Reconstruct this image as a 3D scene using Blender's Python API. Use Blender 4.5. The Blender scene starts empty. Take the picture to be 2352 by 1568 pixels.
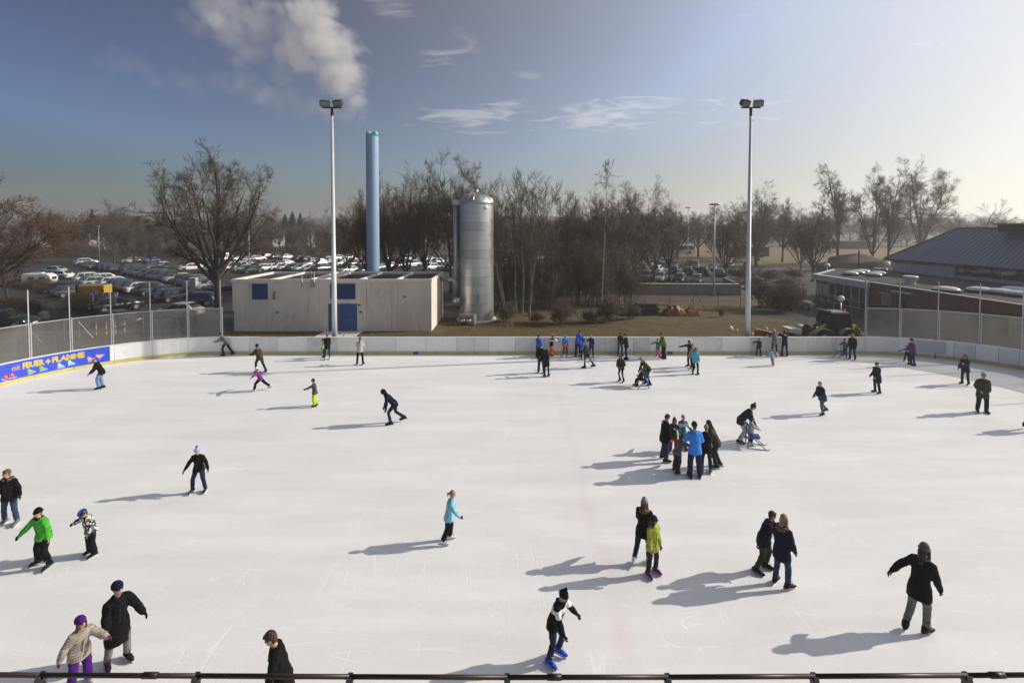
import bpy, bmesh, math, random
import numpy as np
from mathutils import Vector, Matrix, noise as mnoise
R = math.radians
scene = bpy.context.scene
C = scene.collection
# ---------------------------------------------------------------- camera
F, CX, YH, HC = 1100.0, 1176.0, 525.0, 8.6       # focal length and horizon in a 2352 x 1568 picture, eye height
PIT = R(1.8)
YP = YH + F*math.tan(PIT)
cam_d = bpy.data.cameras.new('camera')
cam = bpy.data.objects.new('camera', cam_d); C.objects.link(cam)
cam.location = (0, 0, HC); cam.rotation_euler = (math.pi/2 - PIT, 0, 0)
cam_d.sensor_width = 36; cam_d.lens = F/2352*36
cam_d.shift_y = (YP - 784)/2352
cam_d.clip_start = .1; cam_d.clip_end = 6000
scene.camera = cam
# ---------------------------------------------------------------- sun and sky
SUN_EL, SUN_AZ = R(28), R(9)                     # the sun stands at the right (+X), a little beyond the rink
sd = Vector((math.cos(SUN_EL)*math.cos(SUN_AZ), math.cos(SUN_EL)*math.sin(SUN_AZ), math.sin(SUN_EL)))
sl = bpy.data.lights.new('sun', 'SUN'); sl.energy = 2.5; sl.angle = R(.53); sl.color = (1, .92, .8)
so = bpy.data.objects.new('sun', sl); C.objects.link(so); so.rotation_euler = sd.to_track_quat('Z', 'Y').to_euler()
w = bpy.data.worlds.new('World'); scene.world = w; w.use_nodes = True
nt = w.node_tree; N = nt.nodes; LK = nt.links.new
bg = N['Background']; bg.inputs[1].default_value = .15
sky = N.new('ShaderNodeTexSky'); sky.sky_type = 'NISHITA'; sky.sun_disc = False
sky.sun_elevation = SUN_EL; sky.sun_rotation = math.pi/2 - SUN_AZ
sky.altitude = 200; sky.air_density = 1.0; sky.dust_density = 2.5; sky.ozone_density = 1.5
# one tone curve for the whole dome: a deep, polarised winter blue away from the sun
def wv(op, a, b):
    n = N.new('ShaderNodeVectorMath'); n.operation = op; LK(a, n.inputs[0])
    if isinstance(b, tuple): n.inputs[1].default_value = b
    else: LK(b, n.inputs[1])
    return n.outputs[0]
SK = .15; gm_ = N.new('ShaderNodeGamma'); gm_.inputs[1].default_value = 2.4
sk_s = wv('MULTIPLY', sky.outputs[0], (SK, SK, SK)); lb = N.new('ShaderNodeRGBToBW'); LK(sk_s, lb.inputs[0])
def wq0(op, a, b):
    n = N.new('ShaderNodeMath'); n.operation = op
    for i, v in enumerate((a, b)):
        if isinstance(v, (int, float)): n.inputs[i].default_value = v
        else: LK(v, n.inputs[i])
    return n.outputs[0]
lim = wq0('MINIMUM', wq0('DIVIDE', .5, wq0('MAXIMUM', lb.outputs[0], .01)), 1); lv3 = N.new('ShaderNodeCombineXYZ')
for i in range(3): LK(lim, lv3.inputs[i])
LK(wv('MULTIPLY', sk_s, lv3.outputs[0]), gm_.inputs[0])
hs_ = N.new('ShaderNodeHueSaturation'); hs_.inputs['Saturation'].default_value = .85; LK(gm_.outputs[0], hs_.inputs['Color'])
base_ = wv('MULTIPLY', hs_.outputs[0], (.41/SK, .455/SK, .49/SK))
# milky winter aerosol: forward scattering round the sun, Henyey-Greenstein lobe over the whole dome
tcd = N.new('ShaderNodeTexCoord'); dt = N.new('ShaderNodeVectorMath'); dt.operation = 'DOT_PRODUCT'; LK(tcd.outputs['Generated'], dt.inputs[0]); dt.inputs[1].default_value = sd
def wq(op, a, b):
    n = N.new('ShaderNodeMath'); n.operation = op
    for i, v in enumerate((a, b)):
        if isinstance(v, (int, float)): n.inputs[i].default_value = v
        else: LK(v, n.inputs[i])
    return n.outputs[0]
hg = wq('MAXIMUM', wq('SUBTRACT', wq('POWER', wq('SUBTRACT', 1.16, wq('MULTIPLY', dt.outputs['Value'], .8)), -1.5), .46), 0)
sz_ = N.new('ShaderNodeSeparateXYZ'); LK(tcd.outputs['Generated'], sz_.inputs[0])
hg = wq('MULTIPLY', hg, wq('ADD', .68, wq('MULTIPLY', wq('POWER', 2.718, wq('MULTIPLY', wq('MAXIMUM', sz_.outputs[2], 0), -5.5)), .95)))   # thicker air towards the horizon
AE = .168/SK; ac = N.new('ShaderNodeCombineXYZ')
for i, k in enumerate((1.0, .985, .955)): LK(wq('MULTIPLY', hg, AE*k), ac.inputs[i])
skyc = wv('ADD', base_, ac.outputs[0])
# thin cirrus streaks, laid out by direction on the dome
tc = N.new('ShaderNodeTexCoord')
sp = N.new('ShaderNodeSeparateXYZ'); LK(tc.outputs['Generated'], sp.inputs[0])
def wm(op, a, b=None, c=None):
    n = N.new('ShaderNodeMath'); n.operation = op
    for i, v in enumerate((a, b, c)):
        if v is None: continue
        if isinstance(v, (int, float)): n.inputs[i].default_value = v
        else: LK(v, n.inputs[i])
    return n.outputs[0]
zc = wm('MAXIMUM', sp.outputs[2], .03)
px_ = wm('DIVIDE', sp.outputs[0], zc); py_ = wm('DIVIDE', sp.outputs[1], zc)
cv = N.new('ShaderNodeCombineXYZ'); LK(px_, cv.inputs[0]); LK(py_, cv.inputs[1])
mp = N.new('ShaderNodeMapping'); mp.inputs['Rotation'].default_value = (0, 0, R(-20)); mp.inputs['Scale'].default_value = (1.5, 1.9, 1)
LK(cv.outputs[0], mp.inputs[0])
n1 = N.new('ShaderNodeTexNoise'); n1.inputs['Scale'].default_value = 1.6; n1.inputs['Detail'].default_value = 8; n1.inputs['Roughness'].default_value = .6; n1.inputs['Distortion'].default_value = 1.0
LK(mp.outputs[0], n1.inputs[0])
band = None                                        # cirrus patches: (azimuth from +Y to +X, elevation, half widths) in degrees
for az, el, wa, we, k in ((-8, 20.5, 4.5, 2.2, .9), (2, 17.5, 2.6, .8, .9), (-6.5, 12.6, 5.5, 1.6, 1), (11, 13.2, 8.5, 1.9, 1), (26, 12.6, 6, 1.7, .6), (-14.5, 24.3, 3.6, 1.9, .8), (-1, 13.8, 3, .9, .8), (-40, 26, 8, 3, .3), (60, 18, 14, 3, .6), (110, 30, 20, 6, .6), (-120, 25, 20, 5, .6), (180, 30, 25, 6, .6)):
    A = wm('ARCTAN2', sp.outputs[0], sp.outputs[1]); E = wm('ARCSINE', sp.outputs[2])
    u = wm('DIVIDE', wm('SUBTRACT', A, R(az)), R(wa)); v = wm('DIVIDE', wm('SUBTRACT', E, R(el)), R(we))
    gsn = wm('MULTIPLY', wm('EXPONENT', wm('MULTIPLY', wm('ADD', wm('MULTIPLY', u, u), wm('MULTIPLY', v, v)), -1.0)), k)
    band = gsn if band is None else wm('ADD', band, gsn)
cm = wm('MINIMUM', wm('MULTIPLY', wm('MAXIMUM', wm('SUBTRACT', wm('ADD', n1.outputs[0], wm('MULTIPLY', band, .30)), .66), 0), 5), 1)
lum = N.new('ShaderNodeRGBToBW'); LK(skyc, lum.inputs[0])
cl = N.new('ShaderNodeCombineColor')
for i, k in enumerate((1.0, .985, .96)): LK(wm('MULTIPLY_ADD', lum.outputs[0], 1.05*k, 1.5*k), cl.inputs[i])
mx = N.new('ShaderNodeMix'); mx.data_type = 'RGBA'
LK(wm('MULTIPLY', cm, .48), mx.inputs[0]); LK(skyc, mx.inputs[6]); LK(cl.outputs[0], mx.inputs[7])
LK(mx.outputs[2], bg.inputs[0])
# ---------------------------------------------------------------- exposure and render settings
vs = scene.view_settings; vs.view_transform = 'Standard'; vs.look = 'None'; vs.exposure = .86; vs.gamma = 1
cy = scene.cycles
cy.use_denoising = True; cy.max_bounces = 6; cy.diffuse_bounces = 3; cy.glossy_bounces = 3; cy.transmission_bounces = 4
cy.transparent_max_bounces = 16; cy.volume_bounces = 2; cy.use_adaptive_sampling = True; cy.adaptive_threshold = .015
cy.sample_clamp_indirect = 6; cy.volume_step_rate = 1.0
# ---------------------------------------------------------------- picture <-> place
def ray(x, y):
    a, b = (x - CX)/F, (YP - y)/F
    return Vector((a, math.cos(PIT) + b*math.sin(PIT), b*math.cos(PIT) - math.sin(PIT)))
def G(x, y, z=0.0):                              # the point at height z seen at (x, y)
    d = ray(x, y); t = (z - HC)/d.z
    return Vector((d.x*t, d.y*t, z))
def D(x, y, Y):                                  # the point at distance Y seen at (x, y)
    d = ray(x, y); t = Y/d.y
    return Vector((d.x*t, Y, HC + d.z*t))
def XY(p): return (p.x, p.y)
# ---------------------------------------------------------------- materials
MATS = {}
def mat(name, col, rough=.7, metal=0, var=.18, scale=4, bump=0, bscale=None, spec=.4, col2=None, detail=4, coat=0, aniso=None, alpha=1):
    if name in MATS: return MATS[name]
    m = bpy.data.materials.new(name); m.use_nodes = True; MATS[name] = m
    t = m.node_tree; b = t.nodes['Principled BSDF']; L = t.links.new
    b.inputs['Roughness'].default_value = rough; b.inputs['Metallic'].default_value = metal
    b.inputs['Specular IOR Level'].default_value = spec
    if coat: b.inputs['Coat Weight'].default_value = coat; b.inputs['Coat Roughness'].default_value = .08
    c = tuple(col) + (1,)
    b.inputs['Base Color'].default_value = c
    co = t.nodes.new('ShaderNodeTexCoord')
    src = co.outputs['Object']
    if aniso:
        mpn = t.nodes.new('ShaderNodeMapping'); mpn.inputs['Scale'].default_value = aniso; L(src, mpn.inputs[0]); src = mpn.outputs[0]
    if var or col2:
        n = t.nodes.new('ShaderNodeTexNoise'); n.inputs['Scale'].default_value = scale; n.inputs['Detail'].default_value = detail; n.inputs['Roughness'].default_value = .65
        L(src, n.inputs[0])
        r = t.nodes.new('ShaderNodeValToRGB'); L(n.outputs[0], r.inputs[0])
        e = r.color_ramp.elements; e[0].position, e[1].position = .32, .68
        if col2: e[0].color, e[1].color = c, tuple(col2) + (1,)
        else:
            e[0].color = tuple(v*(1 - var) for v in col) + (1,); e[1].color = tuple(min(1, v*(1 + var)) for v in col) + (1,)
        L(r.outputs[0], b.inputs['Base Color'])
    if bump:
        n = t.nodes.new('ShaderNodeTexNoise'); n.inputs['Scale'].default_value = bscale or scale*4; n.inputs['Detail'].default_value = 5
        L(src, n.inputs[0])
        k = t.nodes.new('ShaderNodeBump'); k.inputs['Strength'].default_value = bump; k.inputs['Distance'].default_value = .05
        L(n.outputs[0], k.inputs['Height']); L(k.outputs[0], b.inputs['Normal'])
    return m
def scuffs(m, scale, thr, col, aniso=(1, 1, 1), amt=.6):
    t = m.node_tree; b = t.nodes['Principled BSDF']; L = t.links.new
    co = t.nodes.new('ShaderNodeTexCoord'); q = t.nodes.new('ShaderNodeMapping'); q.inputs['Scale'].default_value = aniso; L(co.outputs['Object'], q.inputs[0])
    n = t.nodes.new('ShaderNodeTexNoise'); n.inputs['Scale'].default_value = scale; n.inputs['Detail'].default_value = 6; n.inputs['Roughness'].default_value = .7; L(q.outputs[0], n.inputs[0])
    r = t.nodes.new('ShaderNodeMapRange'); r.inputs[1].default_value = thr; r.inputs[2].default_value = thr + .12; r.inputs[4].default_value = amt; L(n.outputs[0], r.inputs[0])
    x = t.nodes.new('ShaderNodeMix'); x.data_type = 'RGBA'; L(r.outputs[0], x.inputs[0]); L(b.inputs['Base Color'].links[0].from_socket, x.inputs[6]); x.inputs[7].default_value = tuple(col) + (1,); L(x.outputs[2], b.inputs['Base Color'])
def nodes_of(m): return m.node_tree.nodes, m.node_tree.links.new, m.node_tree.nodes['Principled BSDF']
# ---------------------------------------------------------------- mesh building
class MB:
    def __init__(s): s.v, s.f, s.mi = [], [], []
    def add(s, vs, fs, mi=0):
        o = len(s.v); s.v += [tuple(p) for p in vs]; s.f += [tuple(i + o for i in f) for f in fs]; s.mi += [mi]*len(fs); return s
    def box(s, x0, x1, y0, y1, z0, z1, mi=0, M=None):
        vs = [Vector(p) for p in ((x0,y0,z0),(x1,y0,z0),(x1,y1,z0),(x0,y1,z0),(x0,y0,z1),(x1,y0,z1),(x1,y1,z1),(x0,y1,z1))]
        if M is not None: vs = [M @ v for v in vs]
        return s.add(vs, [(0,3,2,1),(4,5,6,7),(0,1,5,4),(1,2,6,5),(2,3,7,6),(3,0,4,7)], mi)
    def bar(s, a, b, w, h=None, up=(0,0,1), mi=0):       # a bar with rectangular section from a to b
        a, b = Vector(a), Vector(b); h = h or w; d = (b - a).normalized(); u = Vector(up)
        r = d.cross(u)
        if r.length < 1e-4: r = d.cross(Vector((1,0,0)))
        r.normalize(); u = r.cross(d)
        vs = [p + r*(i*w/2) + u*(j*h/2) for p in (a, b) for i, j in ((-1,-1),(1,-1),(1,1),(-1,1))]
        return s.add(vs, [(0,3,2,1),(4,5,6,7),(0,1,5,4),(1,2,6,5),(2,3,7,6),(3,0,4,7)], mi)
    def loft(s, rings, cap=True, mi=0, close=True):      # rings: lists of points
        n = len(rings[0]); vs = [p for r in rings for p in r]; fs = []
        for i in range(len(rings) - 1):
            for j in range(n if close else n - 1):
                k = (j + 1) % n; fs.append((i*n + j, i*n + k, (i+1)*n + k, (i+1)*n + j))
        if cap: fs += [tuple(range(n - 1, -1, -1)), tuple((len(rings)-1)*n + j for j in range(n))]
        return s.add(vs, fs, mi)
    def tube(s, pts, rad, n=8, mi=0, cap=True, flat=None, side=None, ends=False):
        # swept tube through pts; rad one value each; flat = (kr, kf) scale of section along side / across
        pts = [Vector(p) for p in pts]; rings = []
        if not hasattr(rad, '__len__'): rad = [rad]*len(pts)
        pr = None
        for i, p in enumerate(pts):
            d = (pts[min(i+1, len(pts)-1)] - pts[max(i-1, 0)]).normalized()
            if side is not None: r = Vector(side) - d*d.dot(Vector(side))
            elif pr is None: r = d.cross(Vector((0,0,1)) if abs(d.z) < .9 else Vector((1,0,0)))
            else: r = pr - d*d.dot(pr)
            r.normalize(); pr = r; u = r.cross(d)
            kr, kf = flat[i] if flat else (1, 1)
            rings.append([p + r*(math.cos(t)*rad[i]*kr) + u*(math.sin(t)*rad[i]*kf) for t in (2*math.pi*j/n for j in range(n))])
        if ends:                                        # rounded ends
            for e, q in ((0, 1), (-1, -2)):
                d = (pts[e] - pts[q]).normalized(); rr = rad[e]
                extra = [[pts[e] + d*(rr*math.sin(a)) + (v - pts[e])*math.cos(a) for v in rings[e]] for a in (R(40), R(72))]
                rings = [extra[1], extra[0]] + rings if e == 0 else rings + extra
        return s.loft(rings, cap, mi)
    def ball(s, c, r, nu=12, nv=8, mi=0, sx=1, sy=1, sz=1, rot=None, t0=0, t1=math.pi):
        c = Vector(c); rings = []
        for i in range(nv + 1):
            t = t0 + (t1 - t0)*i/nv
            t = min(max(t, .02), math.pi - .02)
            ring = []
            for j in range(nu):
                p = 2*math.pi*j/nu
                v = Vector((math.sin(t)*math.cos(p)*sx*r, math.sin(t)*math.sin(p)*sy*r, math.cos(t)*sz*r))
                ring.append(c + (rot @ v if rot is not None else v))
            rings.append(ring)
        return s.loft(rings[::-1], True, mi)
    def mesh(s, name, mats, smooth=False):
        me = bpy.data.meshes.new(name); me.from_pydata(s.v, [], s.f)
        mats = mats if isinstance(mats, (list, tuple)) else [mats]
        for m in mats: me.materials.append(m)
        if any(s.mi): me.polygons.foreach_set('material_index', s.mi)
        if smooth: me.polygons.foreach_set('use_smooth', [True]*len(s.f))
        me.update(); return me
    def build(s, name, mats, parent=None, smooth=False, loc=None):
        o = bpy.data.objects.new(name, s.mesh(name, mats, smooth)); C.objects.link(o)
        if parent is not None: o.parent = parent
        if loc is not None: o.location = loc
        return o
def tag(o, label=None, cat=None, group=None, kind=None):
    for k, v in (('label', label), ('category', cat), ('group', group), ('kind', kind)):
        if v: o[k] = v
    return o
def thing(name, label, cat, loc=(0, 0, 0), rz=0, group=None, scale=1):
    o = bpy.data.objects.new(name, None); C.objects.link(o); o.empty_display_size = .2
    o.location = loc; o.rotation_euler = (0, 0, rz); o.scale = (scale,)*3 if not hasattr(scale, '__len__') else scale
    return tag(o, label, cat, group)
def put(me, name, parent, loc=(0, 0, 0), rot=None, scale=None):
    o = bpy.data.objects.new(name, me); C.objects.link(o); o.parent = parent; o.location = loc
    if rot: o.rotation_euler = rot
    if scale: o.scale = scale
    return o
def dup(root, loc=None, rz=None, label=None, group=None, scale=None, parent=None):
    c = root.copy(); C.objects.link(c)
    if parent is not None: c.parent = parent
    if loc is not None: c.location = loc
    if rz is not None: c.rotation_euler = (0, 0, rz)
    if scale is not None: c.scale = (scale,)*3 if not hasattr(scale, '__len__') else scale
    tag(c, label, None, group)
    for ch in root.children: dup(ch, parent=c)
    return c
def autosmooth(o, ang=40):
    me = o.data; me.polygons.foreach_set('use_smooth', [True]*len(me.polygons))
    bm = bmesh.new(); bm.from_mesh(me)
    for e in bm.edges:
        if len(e.link_faces) == 2 and e.calc_face_angle(0) > R(ang): e.smooth = False
    bm.to_mesh(me); bm.free(); return o
def bevel(o, wd, seg=1):
    b = o.modifiers.new('bevel', 'BEVEL'); b.width = wd; b.segments = seg; b.limit_method = 'ANGLE'; return o
rnd = random.Random(7)
def ordinal(n): return ['first','second','third','fourth','fifth','sixth','seventh','eighth','ninth','tenth','eleventh','twelfth','thirteenth','fourteenth','fifteenth','sixteenth','seventeenth','eighteenth','nineteenth','twentieth'][n] if n < 20 else '%dth' % (n + 1)
# ================================================================ ground
def sheet(name, pts, z, m, kind='structure', label=None, cat=None):
    mb = MB(); mb.add([(x, y, z) for x, y in pts], [tuple(range(len(pts)))])
    o = mb.build(name, m); 
    return tag(o, kind=kind)
m_earth = mat('earth', (.05, .038, .026), .95, var=0, col2=(.10, .078, .05), scale=.35, bump=.5, bscale=6, detail=8)
m_asph = mat('asphalt', (.022, .021, .02), .8, var=0, col2=(.045, .042, .04), scale=.25, bump=.25, bscale=25, detail=9)
m_asph2 = mat('worn_asphalt', (.03, .029, .028), .85, var=0, col2=(.052, .049, .046), scale=.3, bump=.25, bscale=20, detail=9)
m_lawn = mat('winter_lawn', (.058, .05, .015), .95, var=0, col2=(.125, .097, .034), scale=.9, bump=.8, bscale=14, detail=10)
m_field = mat('dry_meadow', (.12, .095, .04), .95, var=0, col2=(.19, .15, .065), scale=.12, bump=.3, bscale=3, detail=8)
m_road = mat('pale_road', (.2, .2, .2), .7, var=.15, scale=.5)
m_gravel = mat('trodden_gravel', (.085, .07, .055), .9, var=0, col2=(.16, .135, .105), scale=.8, bump=.5, bscale=18, detail=9)
sheet('ground', [(-1500, -400), (1500, -400), (1500, 1700), (-1500, 1700)], -.06, m_earth)
sheet('car_park', [(-140, 47), (-33, 36.5), (-6, 56), (26, 70), (45, 80), (45, 150), (-140, 160)], -.02, m_asph)
sheet('lawn', [(-30, 32.9), (-30, 39), (-24, 39), (-24, 46), (-5, 46), (2, 55.6), (60, 55.6), (60, 32.9)], -.012, m_lawn)
sheet('path', [(-75, 22), (-28.6, 22), (-28.5, 28), (-22, 33), (-23.6, 41), (-40, 40), (-75, 36)], -.008, m_gravel)
sheet('forecourt', [(24.5, 47), (30, 39), (36, 33), (60, 33), (60, 80), (46, 80), (31, 58)], -.004, m_asph2)
sheet('field', [(30, 112), (420, 112), (420, 225), (45, 225)], -.03, m_field)
sheet('field_road', [(20, 100), (420, 86), (420, 91), (20, 105)], -.01, m_road)
sheet('pavement', [(26, 63), (46, 80), (46, 82), (24, 64)], -.003, m_road)
# hills far behind
def hill(name, y, zf, m, x0=-1400, x1=1400, n=110, depth=260):
    mb = MB(); rings = []
    for i in range(n + 1):
        x = x0 + (x1 - x0)*i/n; h = zf(x)
        rings.append([(x, y, -1), (x, y + depth*.35, h*.75), (x, y + depth*.6, h), (x, y + depth, -1)])
    mb.loft(rings, cap=False, close=False); o = mb.build(name, m, smooth=True); return tag(o, kind='structure')
m_hill = mat('wooded_hill', (.03, .033, .03), .95, var=0, col2=(.07, .06, .045), scale=.03, bump=.6, bscale=.12, detail=10)
nz = lambda x, s, o: mnoise.noise(Vector((x*s, o, 0)))
hill('hills', 620, lambda x: 25 + 9*nz(x, .003, 1.3) + 4*nz(x, .013, 4) + 3*nz(x, .06, 9) - (x > 0)*min(x*.02, 8), m_hill)
hill('far_hills', 1100, lambda x: 40 + 14*nz(x, .0016, 7.7) + 4*nz(x, .012, 5), m_hill, -1400, 1400, 90, 500)
# ================================================================ ice
m_ice = bpy.data.materials.new('skated_ice'); m_ice.use_nodes = True
n_, l_, b_ = nodes_of(m_ice)
def mnode(n_, l_, op, a, b=None, c=None):
    n = n_.new('ShaderNodeMath'); n.operation = op
    for i, v in enumerate((a, b, c)):
        if v is None: continue
        if isinstance(v, (int, float)): n.inputs[i].default_value = v
        else: l_(v, n.inputs[i])
    return n.outputs[0]
co = n_.new('ShaderNodeTexCoord')
def ice_noise(scale, sc=(1, 1, 1), rz=0, detail=3, dist=0, rough=.5):
    q = n_.new('ShaderNodeMapping'); q.inputs['Scale'].default_value = sc; q.inputs['Rotation'].default_value = (0, 0, rz); l_(co.outputs['Object'], q.inputs[0])
    n = n_.new('ShaderNodeTexNoise'); n.inputs['Scale'].default_value = scale; n.inputs['Detail'].default_value = detail; n.inputs['Distortion'].default_value = dist; n.inputs['Roughness'].default_value = rough
    l_(q.outputs[0], n.inputs[0]); return n.outputs[0]
M_ = lambda *a: mnode(n_, l_, *a)
def lines(nz_, w): return M_('MAXIMUM', M_('SUBTRACT', 1, M_('MULTIPLY', M_('ABSOLUTE', M_('SUBTRACT', nz_, .5)), 1/w)), 0)
scr = None
msk = ice_noise(.8, (1, 1, 1), .4, 1)
for k, (sc, an, rz, di, wd) in enumerate(((1.3, (1, .1, 1), .35, .5, .007), (2.2, (.1, 1, 1), .1, .4, .010), (1.9, (.13, 1, 1), -.45, .5, .009), (2.6, (1, .12, 1), -.9, .6, .009), (3.1, (.16, 1, 1), .6, .7, .010))):
    ln = lines(ice_noise(sc, an, rz, 1, di), wd)
    ln = M_('MULTIPLY', ln, M_('MAXIMUM', M_('MULTIPLY', M_('SUBTRACT', msk if k % 2 else M_('SUBTRACT', 1, msk), .42), 4), 0))
    scr = ln if scr is None else M_('ADD', scr, ln)
fine = ice_noise(7, (.6, 1, 1), 0, 4, 0, .75)
chips = M_('MAXIMUM', M_('MULTIPLY', M_('SUBTRACT', fine, .62), 7), 0)
cloud = ice_noise(.22, (1, 2.2, 1), .1, 4, .4, .6)
streak = ice_noise(1.2, (.16, 1, 1), .06, 4, .3, .6)
sepi = n_.new('ShaderNodeSeparateXYZ'); l_(co.outputs['Object'], sepi.inputs[0])
wob = M_('MULTIPLY', M_('SUBTRACT', cloud, .5), .9)
red = M_('MULTIPLY', M_('MAXIMUM', M_('SUBTRACT', 1, M_('MULTIPLY', M_('ABSOLUTE', M_('ADD', M_('SUBTRACT', sepi.outputs[0], 2.36), wob)), 3.2)), 0), M_('MAXIMUM', M_('MULTIPLY', M_('SUBTRACT', msk, .25), 2.4), 0))
val = M_('ADD', M_('ADD', .73, M_('MULTIPLY', cloud, .13)), M_('MULTIPLY', M_('SUBTRACT', streak, .5), .24))
val = M_('ADD', M_('ADD', val, M_('MULTIPLY', scr, .06)), M_('MULTIPLY', chips, .07))
cc = n_.new('ShaderNodeCombineColor')
l_(M_('MULTIPLY', val, 1.0), cc.inputs[0]); l_(M_('MULTIPLY', val, M_('SUBTRACT', 1.0, M_('MULTIPLY', red, .085))), cc.inputs[1]); l_(M_('MULTIPLY', val, M_('SUBTRACT', 1.0, M_('MULTIPLY', red, .07))), cc.inputs[2])
l_(cc.outputs[0], b_.inputs['Base Color'])
l_(M_('ADD', .42, M_('MULTIPLY', cloud, .25)), b_.inputs['Roughness']); b_.inputs['Specular IOR Level'].default_value = .28
bp = n_.new('ShaderNodeBump'); bp.inputs['Strength'].default_value = .35; bp.inputs['Distance'].default_value = .02
l_(M_('ADD', M_('ADD', M_('MULTIPLY', scr, -.35), M_('MULTIPLY', chips, .7)), M_('MULTIPLY', fine, .3)), bp.inputs['Height']); l_(bp.outputs[0], b_.inputs['Normal'])
# rink outline
XL, XR, YF, RC, Y0 = -28.1, 32.7, 32.5, 8.5, 3.0
def rink_path():
    P = [(XL, Y0 + i*(YF - RC - Y0)/24) for i in range(24)]
    P += [(XL + RC - RC*math.cos(a), YF - RC + RC*math.sin(a)) for a in (math.pi/2*i/48 for i in range(48))]
    P += [(XL + RC + i*(XR - XL - 2*RC)/90, YF) for i in range(90)]
    P += [(XR - RC + RC*math.sin(a), YF - RC + RC*math.cos(a)) for a in (math.pi/2*i/48 for i in range(48))]
    P += [(XR, YF - RC - i*(YF - RC - Y0)/24) for i in range(25)]
    return np.array(P)
PP = rink_path(); PS = np.concatenate([[0], np.cumsum(np.hypot(*np.diff(PP, axis=0).T))])
def path(s, off=0, z=0):                              # point on the board line, off > 0 outward
    x, y = np.interp(s, PS, PP[:, 0]), np.interp(s, PS, PP[:, 1])
    x2, y2 = np.interp(s + .15, PS, PP[:, 0]), np.interp(s + .15, PS, PP[:, 1])
    x1, y1 = np.interp(s - .15, PS, PP[:, 0]), np.interp(s - .15, PS, PP[:, 1])
    d = Vector((x2 - x1, y2 - y1)).normalized()
    return Vector((x - d.y*off, y + d.x*off, z))
def px_of(p): 
    v = p - Vector((0, 0, HC)); f = v.y*math.cos(PIT) - v.z*math.sin(PIT); u = v.y*math.sin(PIT) + v.z*math.cos(PIT)
    return CX + F*v.x/f, YP - F*u/f
_ss = np.linspace(0, PS[-1], 4000); _sx = np.array([px_of(path(s))[0] for s in _ss])
def s_px(x): 
    i = np.argmin(np.abs(_sx - x) + (np.abs(_ss - PS[-1]/2) > 42)*1e4); return float(_ss[i])
_smid = PS[-1]/2
mb = MB(); mb.add([path(s, .02, 0) for s in np.linspace(0, PS[-1], 260)], [tuple(range(260))])
ice = mb.build('ice', m_ice); tag(ice, kind='structure')
ice.data.flip_normals() if ice.data.polygons[0].normal.z < 0 else None
rgi = np.random.default_rng(8); ns_ = 5200
ix = rgi.uniform(-26, 31, ns_); iy = 4 + 27*rgi.random(ns_)**1.3
def chips_mesh():
    V, Fs = [], []
    for k in range(ns_):
        if math.hypot(max(abs(ix[k] - 2.3) - 21.9, 0), max(iy[k] - 24, 0)) > 8.2: continue
        s_ = rgi.uniform(.004, .013)*(1 if rgi.random() < .97 else 2.0); a = rgi.uniform(0, 6.28); o = len(V); e = rgi.uniform(1, 3)
        for j in range(3): V.append((ix[k] + math.cos(a + j*2.1)*s_*(e if j == 0 else 1), iy[k] + math.sin(a + j*2.1)*s_, .001))
        V.append((ix[k], iy[k], s_*.4)); Fs += [(o, o+1, o+3), (o+1, o+2, o+3), (o+2, o, o+3)]
    me = bpy.data.meshes.new('ice_shavings'); me.from_pydata(V, [], Fs); me.materials.append(mat('snow_chip', (.82, .82, .8), .7, var=.05)); me.update(); return me
o = bpy.data.objects.new('ice_shavings', chips_mesh()); C.objects.link(o); tag(o, 'tiny white ice shavings scattered over the rink', 'ice', kind='stuff')
# ================================================================ boards
m_w = [mat('board_white', (.82, .82, .8), .5, var=.04, scale=2), mat('board_grey', (.6, .6, .58), .6, var=0, col2=(.76, .75, .73), scale=1.3, detail=8), mat('board_scuffed', (.7, .7, .68), .6, var=0, col2=(.82, .82, .8), scale=1.1, detail=9)]
for _m in m_w: scuffs(_m, 2.2, .6, (.3, .29, .28), (1, 1, 1.6), .35); scuffs(_m, 9, .66, (.12, .12, .12), (.6, .6, 2), .5)
m_kick = mat('kick_yellow', (.52, .47, .17), .55, var=.14, scale=2, detail=8)
m_dark = mat('dark_joint', (.03, .03, .03), .8)
m_black = mat('black_rubber', (.012, .012, .012), .7)
m_bluep = mat('blue_paint', (.028, .07, .30), .45, var=.15, scale=3)
def strip(s0, s1, off0, off1, z0, z1, step=.55):
    n = max(1, int(round((s1 - s0)/step))); mb = MB(); rings = []
    for i in range(n + 1):
        s = s0 + (s1 - s0)*i/n
        rings.append([path(s, off0, z0), path(s, off1, z0), path(s, off1, z1), path(s, off0, z1)])
    return mb.loft(rings)
boards = thing('rink_boards', 'long white dasher boards with yellow kick strip around the ice', 'boards')
farpx = [507, 573, 639, 707, 775, 842, 910, 978.5, 1049, 1089, 1122, 1184, 1252, 1321, 1355, 1389, 1414, 1454.5, 1490.6, 1560, 1592, 1658, 1723, 1791, 1856, 1922, 1988]
arcL = [0, 80, 170, 263, 349.6, 432]; arcR = [2062.5, 2105, 2148, 2190, 2240, 2292, 2341]
js = [s_px(x) for x in arcL + farpx + arcR]
while js[0] > 2: js.insert(0, js[0] - 2.05)
while js[-1] < PS[-1] - 2: js.append(js[-1] + 2.05)
shade = {507: 0, 573: 1, 639: 0, 707: 1, 775: 0, 842: 2, 910: 0, 1049: 1, 1089: 1, 1355: 1, 1856: 1, 1922: 1}
backer = strip(0, PS[-1], .03, .11, .05, 1.15, .8).build('frame', m_dark, boards)
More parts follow.
